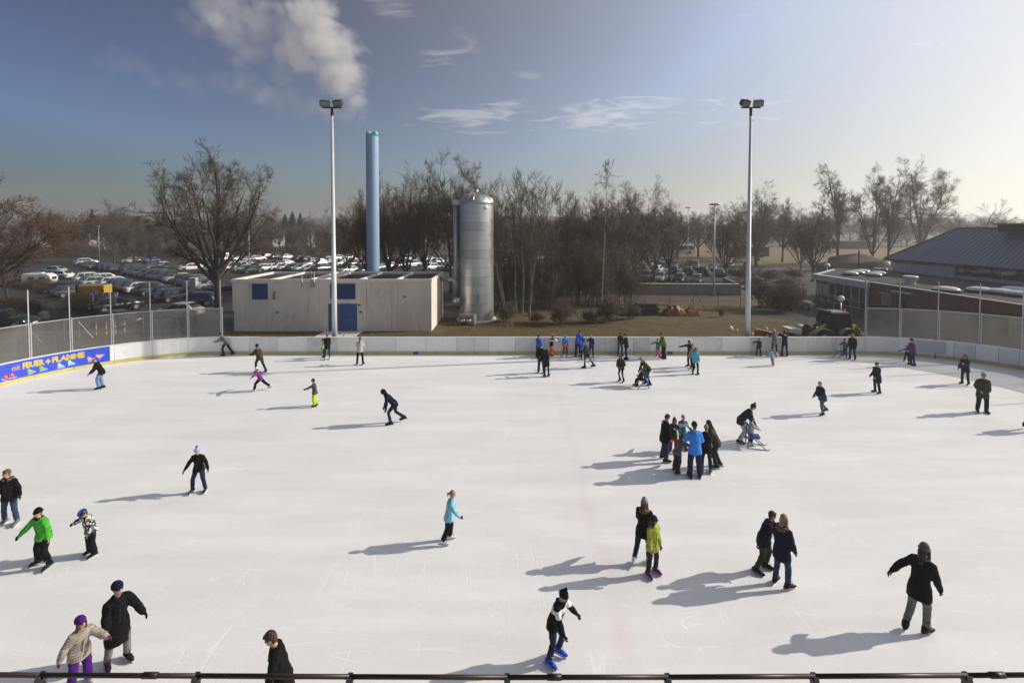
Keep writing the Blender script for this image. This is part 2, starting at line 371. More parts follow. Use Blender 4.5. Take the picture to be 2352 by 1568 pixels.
for i in range(len(js) - 1):
    a, b = js[i] + .008, js[i+1] - .008
    x = px_of(path((a + b)/2))[0]; near = min(shade, key=lambda k: abs(k + 20 - x))
    mi = shade[near] if abs(near + 20 - x) < 40 else rnd.choice((0, 0, 2, 2, 1))
    strip(a, b, .0, .025, .225, 1.165).build('panel', m_w[mi], boards)
    strip(a, b, -.02, .028, .0, .215).build('kick_plate', m_kick, boards)
strip(0, PS[-1], -.012, .13, 1.17, 1.2, .8).build('top_rail', m_w[0], boards)
for x in (955, 1539):                                   # small blue plates at the foot of the boards
    s = s_px(x); o = strip(s - .17, s + .17, -.032, -.022, .02, .2).build('marker_plate', m_bluep, boards)
s = s_px(2148); strip(s - .03, s + .03, -.05, -.022, .0, .3).build('latch', m_black, boards)
s = s_px(2131); strip(s - .95, s + .95, -.012, -.002, .3, 1.14).build('cover_panel', mat('pale_grey_panel', (.5, .52, .56), .5, var=.05), boards)
# ---- banner
m_bann = mat('banner_blue', (.022, .05, .52), .42, var=0, col2=(.04, .085, .6), scale=3, detail=9)
ban = thing('advertising_banner', 'blue advertising banner with yellow lettering and painted ice skates on the boards', 'banner')
sb1 = s_px(253)
for a, b in zip([sb1 - 1.95*k for k in (5, 4, 3, 2, 1)], [sb1 - 1.95*k for k in (4, 3, 2, 1, 0)]):
    strip(a + .004, b - .004, -.014, -.002, .235, 1.16).build('panel', m_bann, ban)
def wrap(vs, s0, z0, off, k=1): return [path(s0 + x*k, off, z0 + z) for x, z in vs]
def flat_poly(name, pts, s0, z0, m, off=-.019, parent=ban):
    # small flat shape painted on the banner, 4 mm thick, x along the boards
    n = len(pts); mb = MB(); rings = [wrap(pts, s0, z0, off), wrap(pts, s0, z0, off + .004)]
    mb.loft(rings); return mb.build(name, m, parent)
def text_on(txt, s0, s1, z0, hgt, m, bold, off=-.02, name='lettering', parent=ban, place=None):
    cu = bpy.data.curves.new('t', 'FONT'); cu.body = txt; cu.size = 1; cu.offset = bold; cu.resolution_u = 2; cu.fill_mode = 'FRONT'
    to = bpy.data.objects.new('t', cu); C.objects.link(to); dg = bpy.context.evaluated_depsgraph_get()
    me = bpy.data.meshes.new_from_object(to.evaluated_get(dg)); bpy.data.objects.remove(to)
    v = np.array([p.co[:] for p in me.vertices]); mn, mxx = v.min(0), v.max(0)
    for p, q in zip(me.vertices, v):
        u, h = (q[0] - mn[0])/(mxx[0] - mn[0]), (q[1] - mn[1])/(mxx[1] - mn[1])
        p.co = place(u, h) if place else path(s0 + u*(s1 - s0), off, z0 + h*hgt)
    me.materials.clear(); me.materials.append(m); me.update()
    o = bpy.data.objects.new(name, me); C.objects.link(o); o.parent = parent; return o
m_yel = mat('letter_yellow', (.62, .47, .06), .5, var=.1); m_yelp = mat('letter_orange', (.62, .33, .16), .5, var=.08); m_pale = mat('letter_edge', (.55, .5, .3), .5, var=.1)
for txt, xa, xb, z0, hg, m, bo in (('mit', 28, 47, .7, .27, m_yelp, .02), ('FEUER', 53, 103, .69, .33, m_yel, .05), ('+', 105.5, 116.5, .72, .24, m_yel, .06), ('FLAMME', 121, 195, .7, .33, m_yel, .05)):
    sa, sb = s_px(xa), s_px(xb)
    if bo > .03: text_on(txt, sa - .018, sb + .018, z0 - .015, hg + .03, m_pale, bo + .012, -.0165, 'letter_outline')
    text_on(txt, sa, sb, z0, hg, m, bo, -.02)
boot = [(0, .06), (.30, .06), (.33, .1), (.31, .15), (.2, .19), (.15, .24), (.13, .36), (.0, .34), (-.02, .2)]
blade = [(-.05, 0), (.36, 0), (.38, .035), (.32, .03), (-.05, .03)]
laces = [[(.15, .27), (.07, .25), (.07, .235), (.155, .25)], [(.17, .225), (.09, .2), (.09, .185), (.18, .205)], [(.22, .185), (.14, .155), (.145, .14), (.23, .165)]]
m_bl = mat('skate_blade_white', (.75, .75, .74), .5, var=.05)
def rot2(pts, a, k=1, fx=1): return [((x*fx*math.cos(a) - z*math.sin(a))*k, (x*fx*math.sin(a) + z*math.cos(a))*k) for x, z in pts]
for x, z0, col, a, fx in ((4, .36, 'red', -.55, 1), (22, .31, 'red', .0, 1), (66, .3, 'green', .22, 1), (93, .34, 'green', .1, 1), (133, .3, 'sky', .0, 1), (157, .36, 'sky', .03, 1), (205, .37, 'pink', .3, 1), (229, .46, 'pink', .75, 1)):
    m = mat('painted_' + col, {'red': (.42, .045, .03), 'green': (.2, .4, .06), 'sky': (.33, .62, .85), 'pink': (.75, .33, .33)}[col], .5, var=.12)
    s0 = s_px(x); k = .88
    flat_poly('painted_boot', rot2(boot, a, k, fx), s0, z0, m)
    flat_poly('painted_blade', rot2(blade, a, k, fx), s0, z0, m_bl, -.0185)
    for lc in laces: flat_poly('painted_lace', rot2(lc, a, k, fx), s0, z0, m_bl, -.024)
# ================================================================ clear screens on the curved ends
m_galv = mat('galvanised_post', (.5, .51, .52), .4, .7, var=.12, scale=6)
m_plex = bpy.data.materials.new('scratched_screen'); m_plex.use_nodes = True
n_, l_, b_ = nodes_of(m_plex)
out = n_['Material Output']; tr = n_.new('ShaderNodeBsdfTransparent'); tr.inputs[0].default_value = (.86, .87, .86, 1); tl = n_.new('ShaderNodeBsdfTranslucent'); tl.inputs[0].default_value = (.2, .195, .185, 1)
df = n_.new('ShaderNodeBsdfDiffuse'); df.inputs[0].default_value = (.3, .29, .275, 1); gl = n_.new('ShaderNodeBsdfGlossy'); gl.inputs['Roughness'].default_value = .12
m1 = n_.new('ShaderNodeMixShader'); m2 = n_.new('ShaderNodeMixShader'); m3 = n_.new('ShaderNodeMixShader')
co = n_.new('ShaderNodeTexCoord'); nn = n_.new('ShaderNodeTexNoise'); nn.inputs['Scale'].default_value = 1.6; nn.inputs['Detail'].default_value = 8; l_(co.outputs['Object'], nn.inputs[0])
m1.inputs[0].default_value = .5; l_(df.outputs[0], m1.inputs[1]); l_(tl.outputs[0], m1.inputs[2])
fac = mnode(n_, l_, 'MULTIPLY_ADD', nn.outputs[0], .36, .04)
l_(fac, m2.inputs[0]); l_(tr.outputs[0], m2.inputs[1]); l_(m1.outputs[0], m2.inputs[2])
m3.inputs[0].default_value = .05; l_(m2.outputs[0], m3.inputs[1]); l_(gl.outputs[0], m3.inputs[2]); l_(m3.outputs[0], out.inputs[0])
def screens(label, ss, rev):
    t = thing('rink_screen', label, 'screen', group=None)
    for s in ss:
        for d in (-.045, .045):
            p = path(s + d, .16); q = path(s + d + .05, .16); a = math.atan2(q.y - p.y, q.x - p.x)
            M = Matrix.Translation(p) @ Matrix.Rotation(a, 4, 'Z'); mb = MB()
            mb.box(-.026, .026, -.035, .035, .02, 5.1 if d < 0 else 3.2, M=M); mb.build('post', m_galv, t)
    for a, b in zip(ss[:-1], ss[1:]):
        strip(a + .08, b - .08, .152, .168, 1.22, 3.12, .5).build('clear_panel', m_plex, t)
        strip(a + .06, b - .06, .135, .185, 3.121, 3.165, .5).build('rail', m_galv, t)
        strip(a + .06, b - .06, .135, .185, 1.203, 1.22, .5).build('rail', m_galv, t)
    return t
sl_ = [s_px(x) for x in (75, 168, 260, 349, 432, 507)]
sl_ = [sl_[0] - 2.3*k for k in (5, 4, 3, 2, 1)] + sl_
screens('scratched clear screen on tall posts around the left bend, above the blue banner', sl_, False)
sr_ = [s_px(x) for x in (1990.7, 2068, 2154.8, 2249.6, 2347)]
sr_ = sr_ + [sr_[-1] + 2.4*k for k in (1, 2, 3, 4, 5, 6, 7)]
screens('scratched clear screen on tall posts around the right bend, below the brick hall', sr_, True)
# ================================================================ floodlight masts
m_mast = mat('mast_grey_paint', (.6, .61, .62), .45, .1, var=.12, scale=3, aniso=(1, 1, .3), detail=8)
m_lampb = mat('floodlight_black', (.02, .022, .022), .5, var=.2); m_lampg = mat('floodlight_glass', (.18, .17, .16), .25, var=.05)
def mast(x, label, Y=33.4, topY=238):
    b = G(x, YH + F*HC/Y); b.z = -.01; H = D(x, topY, Y).z
    t = thing('floodlight_mast', label, 'floodlight', b, group='floodlight masts behind the far boards')
    MB().tube([(0,0,0), (0,0,5.6), (0,0,5.62), (0,0,H-.9)], [.19, .165, .15, .085], 14).build('pole', m_mast, t, True)
    MB().box(-.16, .16, -.16, .16, 0, .9).build('base_sleeve', m_mast, t)
    MB().tube([(0,0,H-.9), (0,0,H-.35)], .095, 12).build('collar', m_lampb, t, True)
    MB().bar((-.66,0,H-.34), (.66,0,H-.34), .09, .07).build('cross_arm', m_lampb, t)
    for sx in (-1, 1):
        M = Matrix.Translation((sx*.46, -.05, H - .04)) @ Matrix.Rotation(R(-16*sx), 4, 'Z') @ Matrix.Rotation(R(28), 4, 'X'); mb = MB()
        mb.add([M @ Vector(p) for p in ((-.33,-.2,-.2),(.33,-.2,-.2),(.33,-.2,.2),(-.33,-.2,.2),(-.27,.18,-.12),(.27,.18,-.12),(.27,.18,.14),(-.27,.18,.14))], [(0,1,2,3),(5,4,7,6),(0,4,5,1),(1,5,6,2),(2,6,7,3),(3,7,4,0)])
        h = mb.build('lamp_housing', m_lampb, t)
        MB().box(-.29, .29, -.215, -.203, -.16, .16, M=M).build('lamp_glass', m_lampg, h)
        for k in range(6): MB().box(-.27 + k*.1, -.25 + k*.1, -.16, .16, .15, .235, M=M).build('cooling_fin', m_lampb, h)
        mb = MB(); mb.tube([(sx*.46 - .36, -.05, H), (sx*.46 - .36, 0, H - .29), (sx*.46 + .36, 0, H - .29), (sx*.46 + .36, -.05, H)], .014, 5); mb.build('bracket', m_galv, t)
    MB().tube([(.09,0,H-1.2), (.16,.0,H-1.28), (.2,0,H-1.2), (.1,0,H-1.1)], .012, 5).build('cable_loop', m_lampb, t)
    return t
mast(769, 'tall white floodlight mast with two lamps standing in front of the concrete plant building')
mast(1716, 'tall grey floodlight mast with two lamps rising behind the boards left of the loader')
# ================================================================ plant building
m_conc = mat('beige_concrete', (.72, .66, .58), .85, var=.09, scale=.9, bump=.25, bscale=40, detail=9, aniso=(1, 1, .35))
scuffs(m_conc, 1.6, .56, (.28, .24, .19), (1.4, 1.4, .1), .55); scuffs(m_conc, .5, .58, (.4, .36, .3), (1, 1, 1), .4)
m_trim = mat('concrete_trim', (.74, .69, .62), .8, var=.1, scale=2, detail=8)
m_roofb = mat('bitumen_roof', (.022, .02, .018), .9, var=0, col2=(.06, .045, .03), scale=.7, detail=9)
m_blue = mat('door_blue', (.03, .085, .26), .5, var=.12, scale=2, detail=8)
BY = 40.0; bx0, bx1, bz = D(534, 700, BY).x, D(991, 700, BY).x, D(760, 641, BY).z; BD = 6.9
pb = thing('plant_building', 'beige concrete plant building with blue double door and louvred vents behind the boards', 'building', (0, BY, 0))
MB().box(bx0 + .1, bx1 - .1, .1, BD - .1, 0, bz - .45).build('core', m_conc, pb)
cuts = [bx0, D(612.5, 700, BY).x, D(627, 700, BY).x, D(734, 700, BY).x, D(842, 700, BY).x, D(914.6, 700, BY).x, bx1]
for a, b in zip(cuts[:-1], cuts[1:]): MB().box(a + .008, b - .008, 0, .098, -.02, bz - .26).build('wall_panel', m_conc, pb)
for k in range(3): MB().box(bx1 - .098, bx1, .1 + k*(BD-.1)/3 + .008, .1 + (k+1)*(BD-.1)/3 - .008, -.02, bz - .26).build('wall_panel', m_conc, pb)
MB().box(bx0, bx0 + .098, .1, BD, -.02, bz - .26).build('wall_panel', m_conc, pb)
MB().box(bx0, bx1, BD - .098, BD, -.02, bz - .26).build('wall_panel', m_conc, pb)
roof = MB().box(bx0 + .12, bx1 - .12, .14, BD - .14, bz - .5, bz - .2).build('roof', m_roofb, pb)
seams = [bx0 - .06] + [D(x, 641, BY).x for x in (614, 704, 738, 821, 906)] + [bx1 + .06]
for a, b in zip(seams[:-1], seams[1:]): MB().box(a + .006, b - .006, -.07, .12, bz - .25, bz).build('parapet', m_trim, roof)
MB().box(bx0 - .06, bx1 + .06, BD - .12, BD + .07, bz - .25, bz).build('parapet', m_trim, roof)
for x in (bx0 - .06, bx1 - .12): MB().box(x, x + .18, .122, BD - .122, bz - .25, bz - .002).build('parapet', m_trim, roof)
for px0, wd in ((614, .22), (704, .2), (738, .22), (821, .22), (906, .22)):
    x = D(px0, 641, BY).x; MB().box(x, x + wd, .125, BD - .125, bz - .24, bz - .03).build('roof_beam', m_trim, roof)
x0, x1 = D(707, 641, BY).x, D(738, 641, BY).x
MB().box(x0, x1, .13, BD - .13, bz - .21, bz - .12).build('roof_slab', m_galv, roof)
def on(x, y): p = D(x, y, BY); return p.x, p.z
def louvre(xa, ya, xb, yb, n):
    a, zt = on(xa, ya); b, zb = on(xb, yb); fr = MB()
    for q in ((a-.06, a, zb-.06, zt+.06), (b, b+.06, zb-.06, zt+.06)): fr.box(q[0], q[1], -.05, -.002, q[2], q[3])
    fr.box(a, b, -.049, -.003, zt, zt + .06).box(a, b, -.049, -.003, zb - .06, zb)
    v = fr.build('vent_frame', m_blue, pb)
    MB().box(a, b, -.006, -.001, zb, zt).build('vent_back', m_dark, v)
    sm = MB(); sm.add([(a, -.045, 0), (b, -.045, 0), (b, -.008, .05), (a, -.008, .05), (a, -.04, -.006), (b, -.04, -.006), (b, -.006, .043), (a, -.006, .043)], [(0,1,2,3),(7,6,5,4),(0,4,5,1),(1,5,6,2),(2,6,7,3),(3,7,4,0)])
    me = sm.mesh('slat', m_blue)
    for k in range(n): put(me, 'slat', v, (0, 0, zb + .02 + (zt - zb - .06)*k/(n - 1)))
louvre(580.5, 653, 614, 686, 22); louvre(760, 653, 815, 685.5, 12)
a, zt = on(754.5, 699); b, zb = on(820.5, 763); mid = (a + b)/2
for u, v_ in ((a, mid - .006), (mid + .006, b)):
    d = MB().box(u, v_, -.04, -.002, .02, zt).build('door', m_blue, pb)
    if u > a: MB().box(mid + .05, mid + .28, -.09, -.042, zt*.48, zt*.48 + .06).build('handle', m_dark, d)
MB().box(a - .06, b + .06, -.03, -.001, zt + .001, zt + .06).build('door_frame', m_blue, pb)
MB().box(a - .3, b + .5, -7.2, -.1, -.02, .01).build('door_slab', m_trim, pb)
def gpipe(name, pts, r, m): return MB().tube(pts, r, 8).build(name, m, pb, True)
m_pipe = mat('pipe_steel', (.35, .34, .33), .4, .6, var=.15)
for xx, yt in ((694.5, 630), (716, 622), (722.5, 626)):
    x, zt_ = on(xx, yt); _, zb_ = on(xx, 656)
    gpipe('vent_pipe', [(x, -.12, zt_), (x, -.12, zb_), (x + .05, -.04, zb_ - .08)], .05, m_pipe)
x, z1 = on(632, 673); gpipe('vent_hook', [(x - .04, -.1, z1 - .5), (x - .04, -.1, z1), (x, -.16, z1 + .12), (x + .1, -.12, z1 + .02)], .07, m_pipe)
x, z1 = on(638, 716); gpipe('outlet', [(x, -.16, z1 - .03), (x, -.01, z1)], .1, m_pipe)
x, z1 = on(803, 693); MB().ball((x, -.08, z1), .1, 8, 6).build('wall_lamp', m_w[0], pb, True)
for xx, yy in ((826, 700), (829, 716), (930, 681)): 
    x, z1 = on(xx, yy); MB().box(x - .12, x + .08, -.06, -.002, z1 - .06, z1 + .04).build('wall_box', m_dark, pb)
# small wire gate at the left end of the building
m_gate = mat('green_steel', (.04, .09, .07), .5, .2)
g = thing('wire_gate', 'narrow green wire gate left of the plant building', 'gate', D(522, 770, 38.5))
g.location.z = 0
for x in (-.55, .55): MB().box(x - .03, x + .03, -.03, .03, 0, 2.0).build('post', m_gate, g)
for k in range(9): MB().box(-.5 + k*.125 - .006, -.5 + k*.125 + .006, -.006, .006, .1, 1.9).build('bar', m_gate, g)
for z in (.1, 1.0, 1.9): MB().box(-.52, .52, -.015, .015, z - .02, z + .02).build('rail', m_gate, g)
# ================================================================ chimney
m_ch = mat('chimney_blue', (.27, .39, .57), .4, .0, var=.05, scale=1.2, aniso=(1, 1, .1), spec=.5); m_chc = mat('flue_turquoise', (.2, .5, .6), .4, var=.08)
CHY = 51.0; cb = D(857.5, 620, CHY); ch_top = D(857.5, 314, CHY).z; cr = 14.2*CHY/F
ch = thing('chimney', 'tall pale blue round chimney with two turquoise flue caps', 'chimney', (cb.x, CHY, 0))
rings = 9
for k in range(rings):
    z0, z1 = ch_top*k/rings, ch_top*(k + 1)/rings - .006
    MB().tube([(0,0,z0), (0,0,z1)], cr, 40, cap=False).build('shell_section', m_ch, ch, True)
MB().tube([(0,0,ch_top - .05), (0,0,ch_top - .01)], cr - .01, 40).build('cover', m_ch, ch)
for sx in (-1, 1): MB().tube([(sx*.34,.0,ch_top), (sx*.34,0,ch_top+.3), (sx*.34,0,ch_top+.47), (sx*.34,0,ch_top+.56)], [.3, .31, .27, .16], 18).build('flue_cap', m_chc, ch, True)
for k in (1, rings - 1): MB().tube([(0,0,ch_top*k/rings - .03), (0,0,ch_top*k/rings + .03)], cr + .012, 40).build('band', m_ch, ch, True)
# ================================================================ silo
m_silo = mat('silo_aluminium', (.52, .53, .54), .36, .85, var=.12, scale=.8, aniso=(1, 1, .25), detail=7); m_silo2 = mat('silo_aluminium_dull', (.42, .43, .44), .42, .85, var=.12, scale=.8, aniso=(1, 1, .25), detail=7)
SY = 45.2; sc_ = D(1094.5, 700, SY); sr = 39.5*SY/F; zs = D(1094, 470, SY).z
sil = thing('silo', 'tall shiny aluminium clad tank with domed top beside the plant building', 'tank', (sc_.x, SY, 0))
nr = 13
MB().tube([(0,0,0), (0,0,zs)], sr - .02, 40).build('core', m_dark, sil, True)
for k in range(nr):
    z0, z1 = zs*k/nr, zs*(k + 1)/nr; rg = [(0,0,z0 + .006), (0,0,z1 - .006)]
    MB().tube(rg, sr + .01*(k % 2 == 0), 48, cap=False).build('cladding_ring', (m_silo, m_silo2)[k % 3 == 1], sil, True)
prof = [(sr + .03, 0), (sr + .03, .16), (sr*.97, .34), (sr*.86, .62), (sr*.66, .88), (sr*.38, 1.05), (.2, 1.12)]
dome = MB().loft([[Vector((math.cos(2*math.pi*j/36)*r, math.sin(2*math.pi*j/36)*r, zs + h)) for j in range(36)] for r, h in prof]).build('dome', m_silo2, sil, True)
for j in range(18):
    a = 2*math.pi*j/18 + .1; mb = MB(); mb.tube([(math.cos(a)*(r + .004), math.sin(a)*(r + .004), zs + h + .01) for r, h in prof[2:]], .016, 4); mb.build('seam', m_silo, dome)
MB().tube([(0,0,zs+1.0), (0,0,zs+1.42)], .2, 14).build('nozzle', m_silo2, dome, True)
px = D(1047, 500, SY).x - sc_.x
rs = MB().tube([(px,-.4,2.2), (px,-.4,zs+.2)], .2, 14).build('riser_pipe', m_silo2, sil, True)
MB().box(px - .25, -sr + .2, -.62, -.18, zs - .05, zs + .4).build('riser_head', m_silo2, sil)
MB().tube([(px+.34,-.3,1.0), (px+.34,-.3,zs)], .09, 8).build('cable_duct', m_dark, sil, True)
z0 = D(1013, 641, SY).z; MB().tube([(px,-.4,2.3), (px-.03,-.5,z0-.15), (px-.25,-.6,z0), (D(1009, 641, 46.5).x - sc_.x, 0, z0)], [.2,.2,.2,.2], 12).build('cross_pipe', m_silo2, sil, True)
z1 = D(1050, 692, 43.6).z
MB().tube([(px-.1,-1.2,z1), (px+.45,-1.5,z1)], [.3,.34], 16).build('flange', m_silo2, sil, True)
MB().tube([(px,-.4,2.4), (px,-.5,z1+.1), (px+.2,-1.3,z1)], .19, 12).build('lower_elbow', m_silo2, sil, True)
q = D(1100, 685, SY - sr).z; MB().box(-.0 + .15, .37, -sr - .03, -sr + .03, q - .35, q + .35).build('label_plate', mat('plate_blue', (.12, .3, .5), .5), sil)
q = D(1121, 478, SY).z; MB().tube([(.98, -sr*.82, q), (1.0, -sr*.82 - .06, q)], .2, 14).build('inspection_port', m_w[0], sil, True)
MB().tube([(0,0,-.02), (0,0,.1)], sr + .25, 40).build('plinth', m_conc, sil)
fb = D(1074, 738, 42.4); fbx = thing('fan_unit', 'dark twin outlet fan box at the foot of the aluminium tank', 'fan unit', (fb.x, 42.4, 0))
MB().add([(-.75,0,.25),(.6,0,.05),(.75,.2,.05),(.75,.9,.05),(-.7,.9,.05),(-.7,0,.9),(.55,0,.9),(.75,.2,.92),(.75,.9,.95),(-.7,.9,.95)], [(0,1,6,5),(1,2,7,6),(2,3,8,7),(3,4,9,8),(4,0,5,9),(5,6,7,8,9),(0,4,3,2,1)]).build('housing', m_silo2, fbx)
for x in (-.38, .12):
    d = MB().tube([(x,.02,.42), (x,-.12,.4)], [.26,.24], 16).build('outlet', m_dark, fbx, True)
    MB().tube([(x,-.122,.4), (x,-.14,.4)], .2, 16).build('outlet_disc', m_silo, d, True)
# ================================================================ trees
def segs_mesh(name, S, m, sides, tip=False):
    # S: array rows p0(3) p1(3) r0 r1 -> tapered prisms
    S = np.asarray(S, dtype=np.float64)
    if len(S) == 0: S = np.array([[0,0,0,0,0,.01,.001,.001]])
    p0, p1, r0, r1 = S[:, :3], S[:, 3:6], S[:, 6], S[:, 7]
    d = p1 - p0; L = np.linalg.norm(d, axis=1, keepdims=True); d = d/np.maximum(L, 1e-6)
    ref = np.where(np.abs(d[:, 2:3]) < .9, np.array([[0, 0, 1.]]), np.array([[1., 0, 0]]))
    a = np.cross(d, ref); a /= np.linalg.norm(a, axis=1, keepdims=True); b = np.cross(a, d)
    n = len(S); k = sides; ang = 2*np.pi*np.arange(k)/k
    ring = a[:, None, :]*np.cos(ang)[None, :, None] + b[:, None, :]*np.sin(ang)[None, :, None]
    v0 = p0[:, None, :] + ring*r0[:, None, None]
    if tip:
        V = np.concatenate([v0, p1[:, None, :]], axis=1).reshape(-1, 3); st = k + 1
        base = np.arange(n)[:, None]*st; j = np.arange(k)[None, :]
        Fq = np.stack([base + j, base + (j + 1) % k, base + k + 0*j], axis=2).reshape(-1, 3); q = 3
    else:
        v1 = p1[:, None, :] + ring*r1[:, None, None]
        V = np.concatenate([v0, v1], axis=1).reshape(-1, 3); st = 2*k
        base = np.arange(n)[:, None]*st; j = np.arange(k)[None, :]
        Fq = np.stack([base + j, base + (j + 1) % k, base + k + (j + 1) % k, base + k + j], axis=2).reshape(-1, 4); q = 4
    return arr_mesh(name, V, Fq, m)
def arr_mesh(name, V, Fa, m, smooth=True):
    me = bpy.data.meshes.new(name); q = Fa.shape[1]; nf = len(Fa)
    me.vertices.add(len(V)); me.vertices.foreach_set('co', np.ascontiguousarray(V, dtype=np.float32).ravel())
    me.loops.add(nf*q); me.loops.foreach_set('vertex_index', Fa.astype(np.int32).ravel())
    me.polygons.add(nf); me.polygons.foreach_set('loop_start', (np.arange(nf)*q).astype(np.int32))
    me.polygons.foreach_set('loop_total', np.full(nf, q, dtype=np.int32)) if bpy.app.version < (4, 1) else None
    if smooth: me.polygons.foreach_set('use_smooth', np.ones(nf, dtype=bool))
    me.materials.append(m); me.update(calc_edges=True); me.validate(); return me
m_bark = mat('bark', (.065, .052, .038), .95, var=.35, scale=3, bump=.6, bscale=18, aniso=(1, 1, .25))
m_twig = mat('twig_brown', (.092, .068, .044), .95, var=.25, scale=.8)
m_twig2 = mat('twig_reddish', (.095, .064, .04), .95, var=.25, scale=.8)
m_twig3 = mat('twig_grey', (.088, .071, .052), .95, var=.25, scale=.8)
m_birch = mat('birch_bark', (.4, .38, .35), .8, var=0, col2=(.3, .28, .25), scale=5, aniso=(1, 1, 3))
m_light = mat('pale_bark', (.17, .145, .11), .9, var=.25, scale=3, bump=.4)
m_leaf = mat('dead_leaves', (.13, .055, .02), .9, var=.4, scale=2)
def grow(seed, H, th, r0, nm, a0, a1, trop=.12, sub=(6, 6, 4), lens=(.5, .42, .45), tw=4, twl=.55, droop=0, wob=.16, lead=True, stems=1, sprd=.0, rt=.013, thin=1.0):
    rg = random.Random(seed); limb, fine, twig = [], [], []
    V3 = Vector; up = V3((0, 0, 1))
    def rv(k): return V3((rg.uniform(-k, k), rg.uniform(-k, k), rg.uniform(-k, k)))
    def branch(p, d, L, r, lv):
        n = (7, 6, 4, 3)[min(lv, 3)]; st = L/n; out = limb if lv <= 1 else fine
        kids = sub[lv] if lv < len(sub) else 0
        tk = sorted(rg.uniform(.22, 1) for _ in range(kids)); ki = 0
        for i in range(n):
            t1 = (i + 1)/n; rr0, rr1 = r*(1 - .68*i/n), r*(1 - .68*t1)
            d = (d + rv(wob) + up*(trop if lv < 2 else trop*.6 - droop)).normalized(); q = p + d*st
            out.append((*p, *q, max(rr0, rt), max(rr1, rt)))
            while ki < kids and tk[ki] <= t1 + 1e-6:
                ax = d.cross(rv(1) + V3((.01, 0, 0))).normalized(); an = R(rg.uniform(28, 58))
                cd = (d*math.cos(an) + ax*math.sin(an)).normalized()
                branch(p + (q - p)*rg.random(), cd, L*lens[min(lv + 1, 2)]*rg.uniform(.7, 1.25)*(1.15 - .45*tk[ki]), rr1*.62, lv + 1); ki += 1
            p = q
            if lv >= len(sub):
                for _ in range(tw if i else tw//2):
                    td = (d*.9 + rv(.75) + up*(.18 - droop)).normalized(); tl = twl*rg.uniform(.5, 1.3)
                    twig.append((*p, *(p + td*tl), rt*.85, 0))
        twig.append((*p, *(p + d*twl), rt, 0))
    for s in range(stems):
        a = rg.uniform(0, 6.28); base = V3((math.cos(a), math.sin(a), 0))*sprd*rg.random()*(stems > 1)
        hh = H*(1 if stems == 1 else rg.uniform(.7, 1)); rr = r0*(1 if stems == 1 else rg.uniform(.6, 1))
        d = (up + (base*.16/sprd if stems > 1 else V3((0, 0, 0))) + rv(.04)).normalized(); p = V3(base); n = 5; st = hh*th/n
        for i in range(n):
            q = p + d*st; k0, k1 = 1 - .25*i/n, 1 - .25*(i + 1)/n
            limb.append((*p, *q, rr*k0*(1.35 if i == 0 else 1), rr*k1)); p = q; d = (d + rv(.05)).normalized()
        if lead: branch(p, d, hh*(1 - th)*.98, rr*.68, 0)
        for k in range(nm):
            az = 2*math.pi*(k + rg.uniform(-.3, .3))/nm; an = R(rg.uniform(a0, a1)); f = rg.random()
            dd = V3((math.cos(az)*math.sin(an), math.sin(az)*math.sin(an), math.cos(an)))
            branch(p - d*(hh*th*.35*f), dd, hh*(1 - th)*rg.uniform(.72, 1.0)*(1 - .25*(an/R(90))), rr*rg.uniform(.4, .58), 0)
    if thin < 1: twig = [t for t in twig if rg.random() < thin]
    return limb, fine, twig
KIND = {}
def tree_kind(key, bark, twm, *a, leaves=0, **k):
    limb, fine, twig = grow(*a, **k)
    big = [s for s in limb if s[6] > .05]; sm = [s for s in limb if s[6] <= .05]
    c = segs_mesh('branches', sm + fine, twm, 3); t = segs_mesh('twigs', twig, twm, 3, True)
    S = np.array(big)
    KIND[key] = dict(trunk=segs_mesh('trunk', big, bark, 7), br=c, tw=t, H=float(np.percentile(np.array(twig)[:, 5], 99.7)), lv=None)
    if leaves:
        rg = np.random.default_rng(a[0]); T = np.array(twig); T = T[rg.integers(0, len(T), leaves)]
        KIND[key]['lv'] = leaf_cards(T[:, 3:6], rg, .07, m_leaf)
def leaf_cards(Pc, rg, size, m):
    n = len(Pc); u = rg.normal(size=(n, 3)); u /= np.linalg.norm(u, axis=1, keepdims=True); v = np.cross(u, rg.normal(size=(n, 3))); v /= np.linalg.norm(v, axis=1, keepdims=True)
    s = size*rg.uniform(.6, 1.3, (n, 1)); V = np.stack([Pc + u*s, Pc + v*s*.6, Pc - u*s, Pc - v*s*.6], axis=1).reshape(-1, 3)
    return arr_mesh('leaves', V, np.arange(4*n).reshape(-1, 4), m, False)
def tree(key, x, yb, yt, label, name='bare_tree', rz=None, group=None, wx=1.0, Y=None, cat='tree'):
    K = KIND[key]; p = G(x, yb) if Y is None else Vector((D(x, 525, Y).x, Y, 0)); Ht = D(x, yt, p.y).z; s = Ht/K['H']
    t = thing(name, label, cat, (p.x, p.y, -.05), rnd.uniform(0, 6.28) if rz is None else rz, group, (s*wx, s*wx, s))
    tk_ = put(K['trunk'], 'stems' if key[:3] in ('mul', 'shr') else 'trunk', t)
    if key[:3] in ('mul', 'shr'): tk_['kind'] = 'stuff'
    c = bpy.data.objects.new('crown', K['br']); C.objects.link(c); c.parent = t; put(K['tw'], 'twigs', c)
    if K['lv']: put(K['lv'], 'dead_leaves', c)
    return t
tree_kind('oak', m_bark, m_twig, 17, 17, .27, .38, 12, 6, 58, lead=False, sub=(9, 6, 4), lens=(.5, .42, .42), tw=3, twl=.6, trop=.075, wob=.15, rt=.012)
tree_kind('oakl', m_bark, m_twig2, 15, 13, .2, .3, 11, 15, 78, lead=False, sub=(8, 7, 3), lens=(.5, .46, .42), tw=3, twl=.5, trop=.07, leaves=7000)
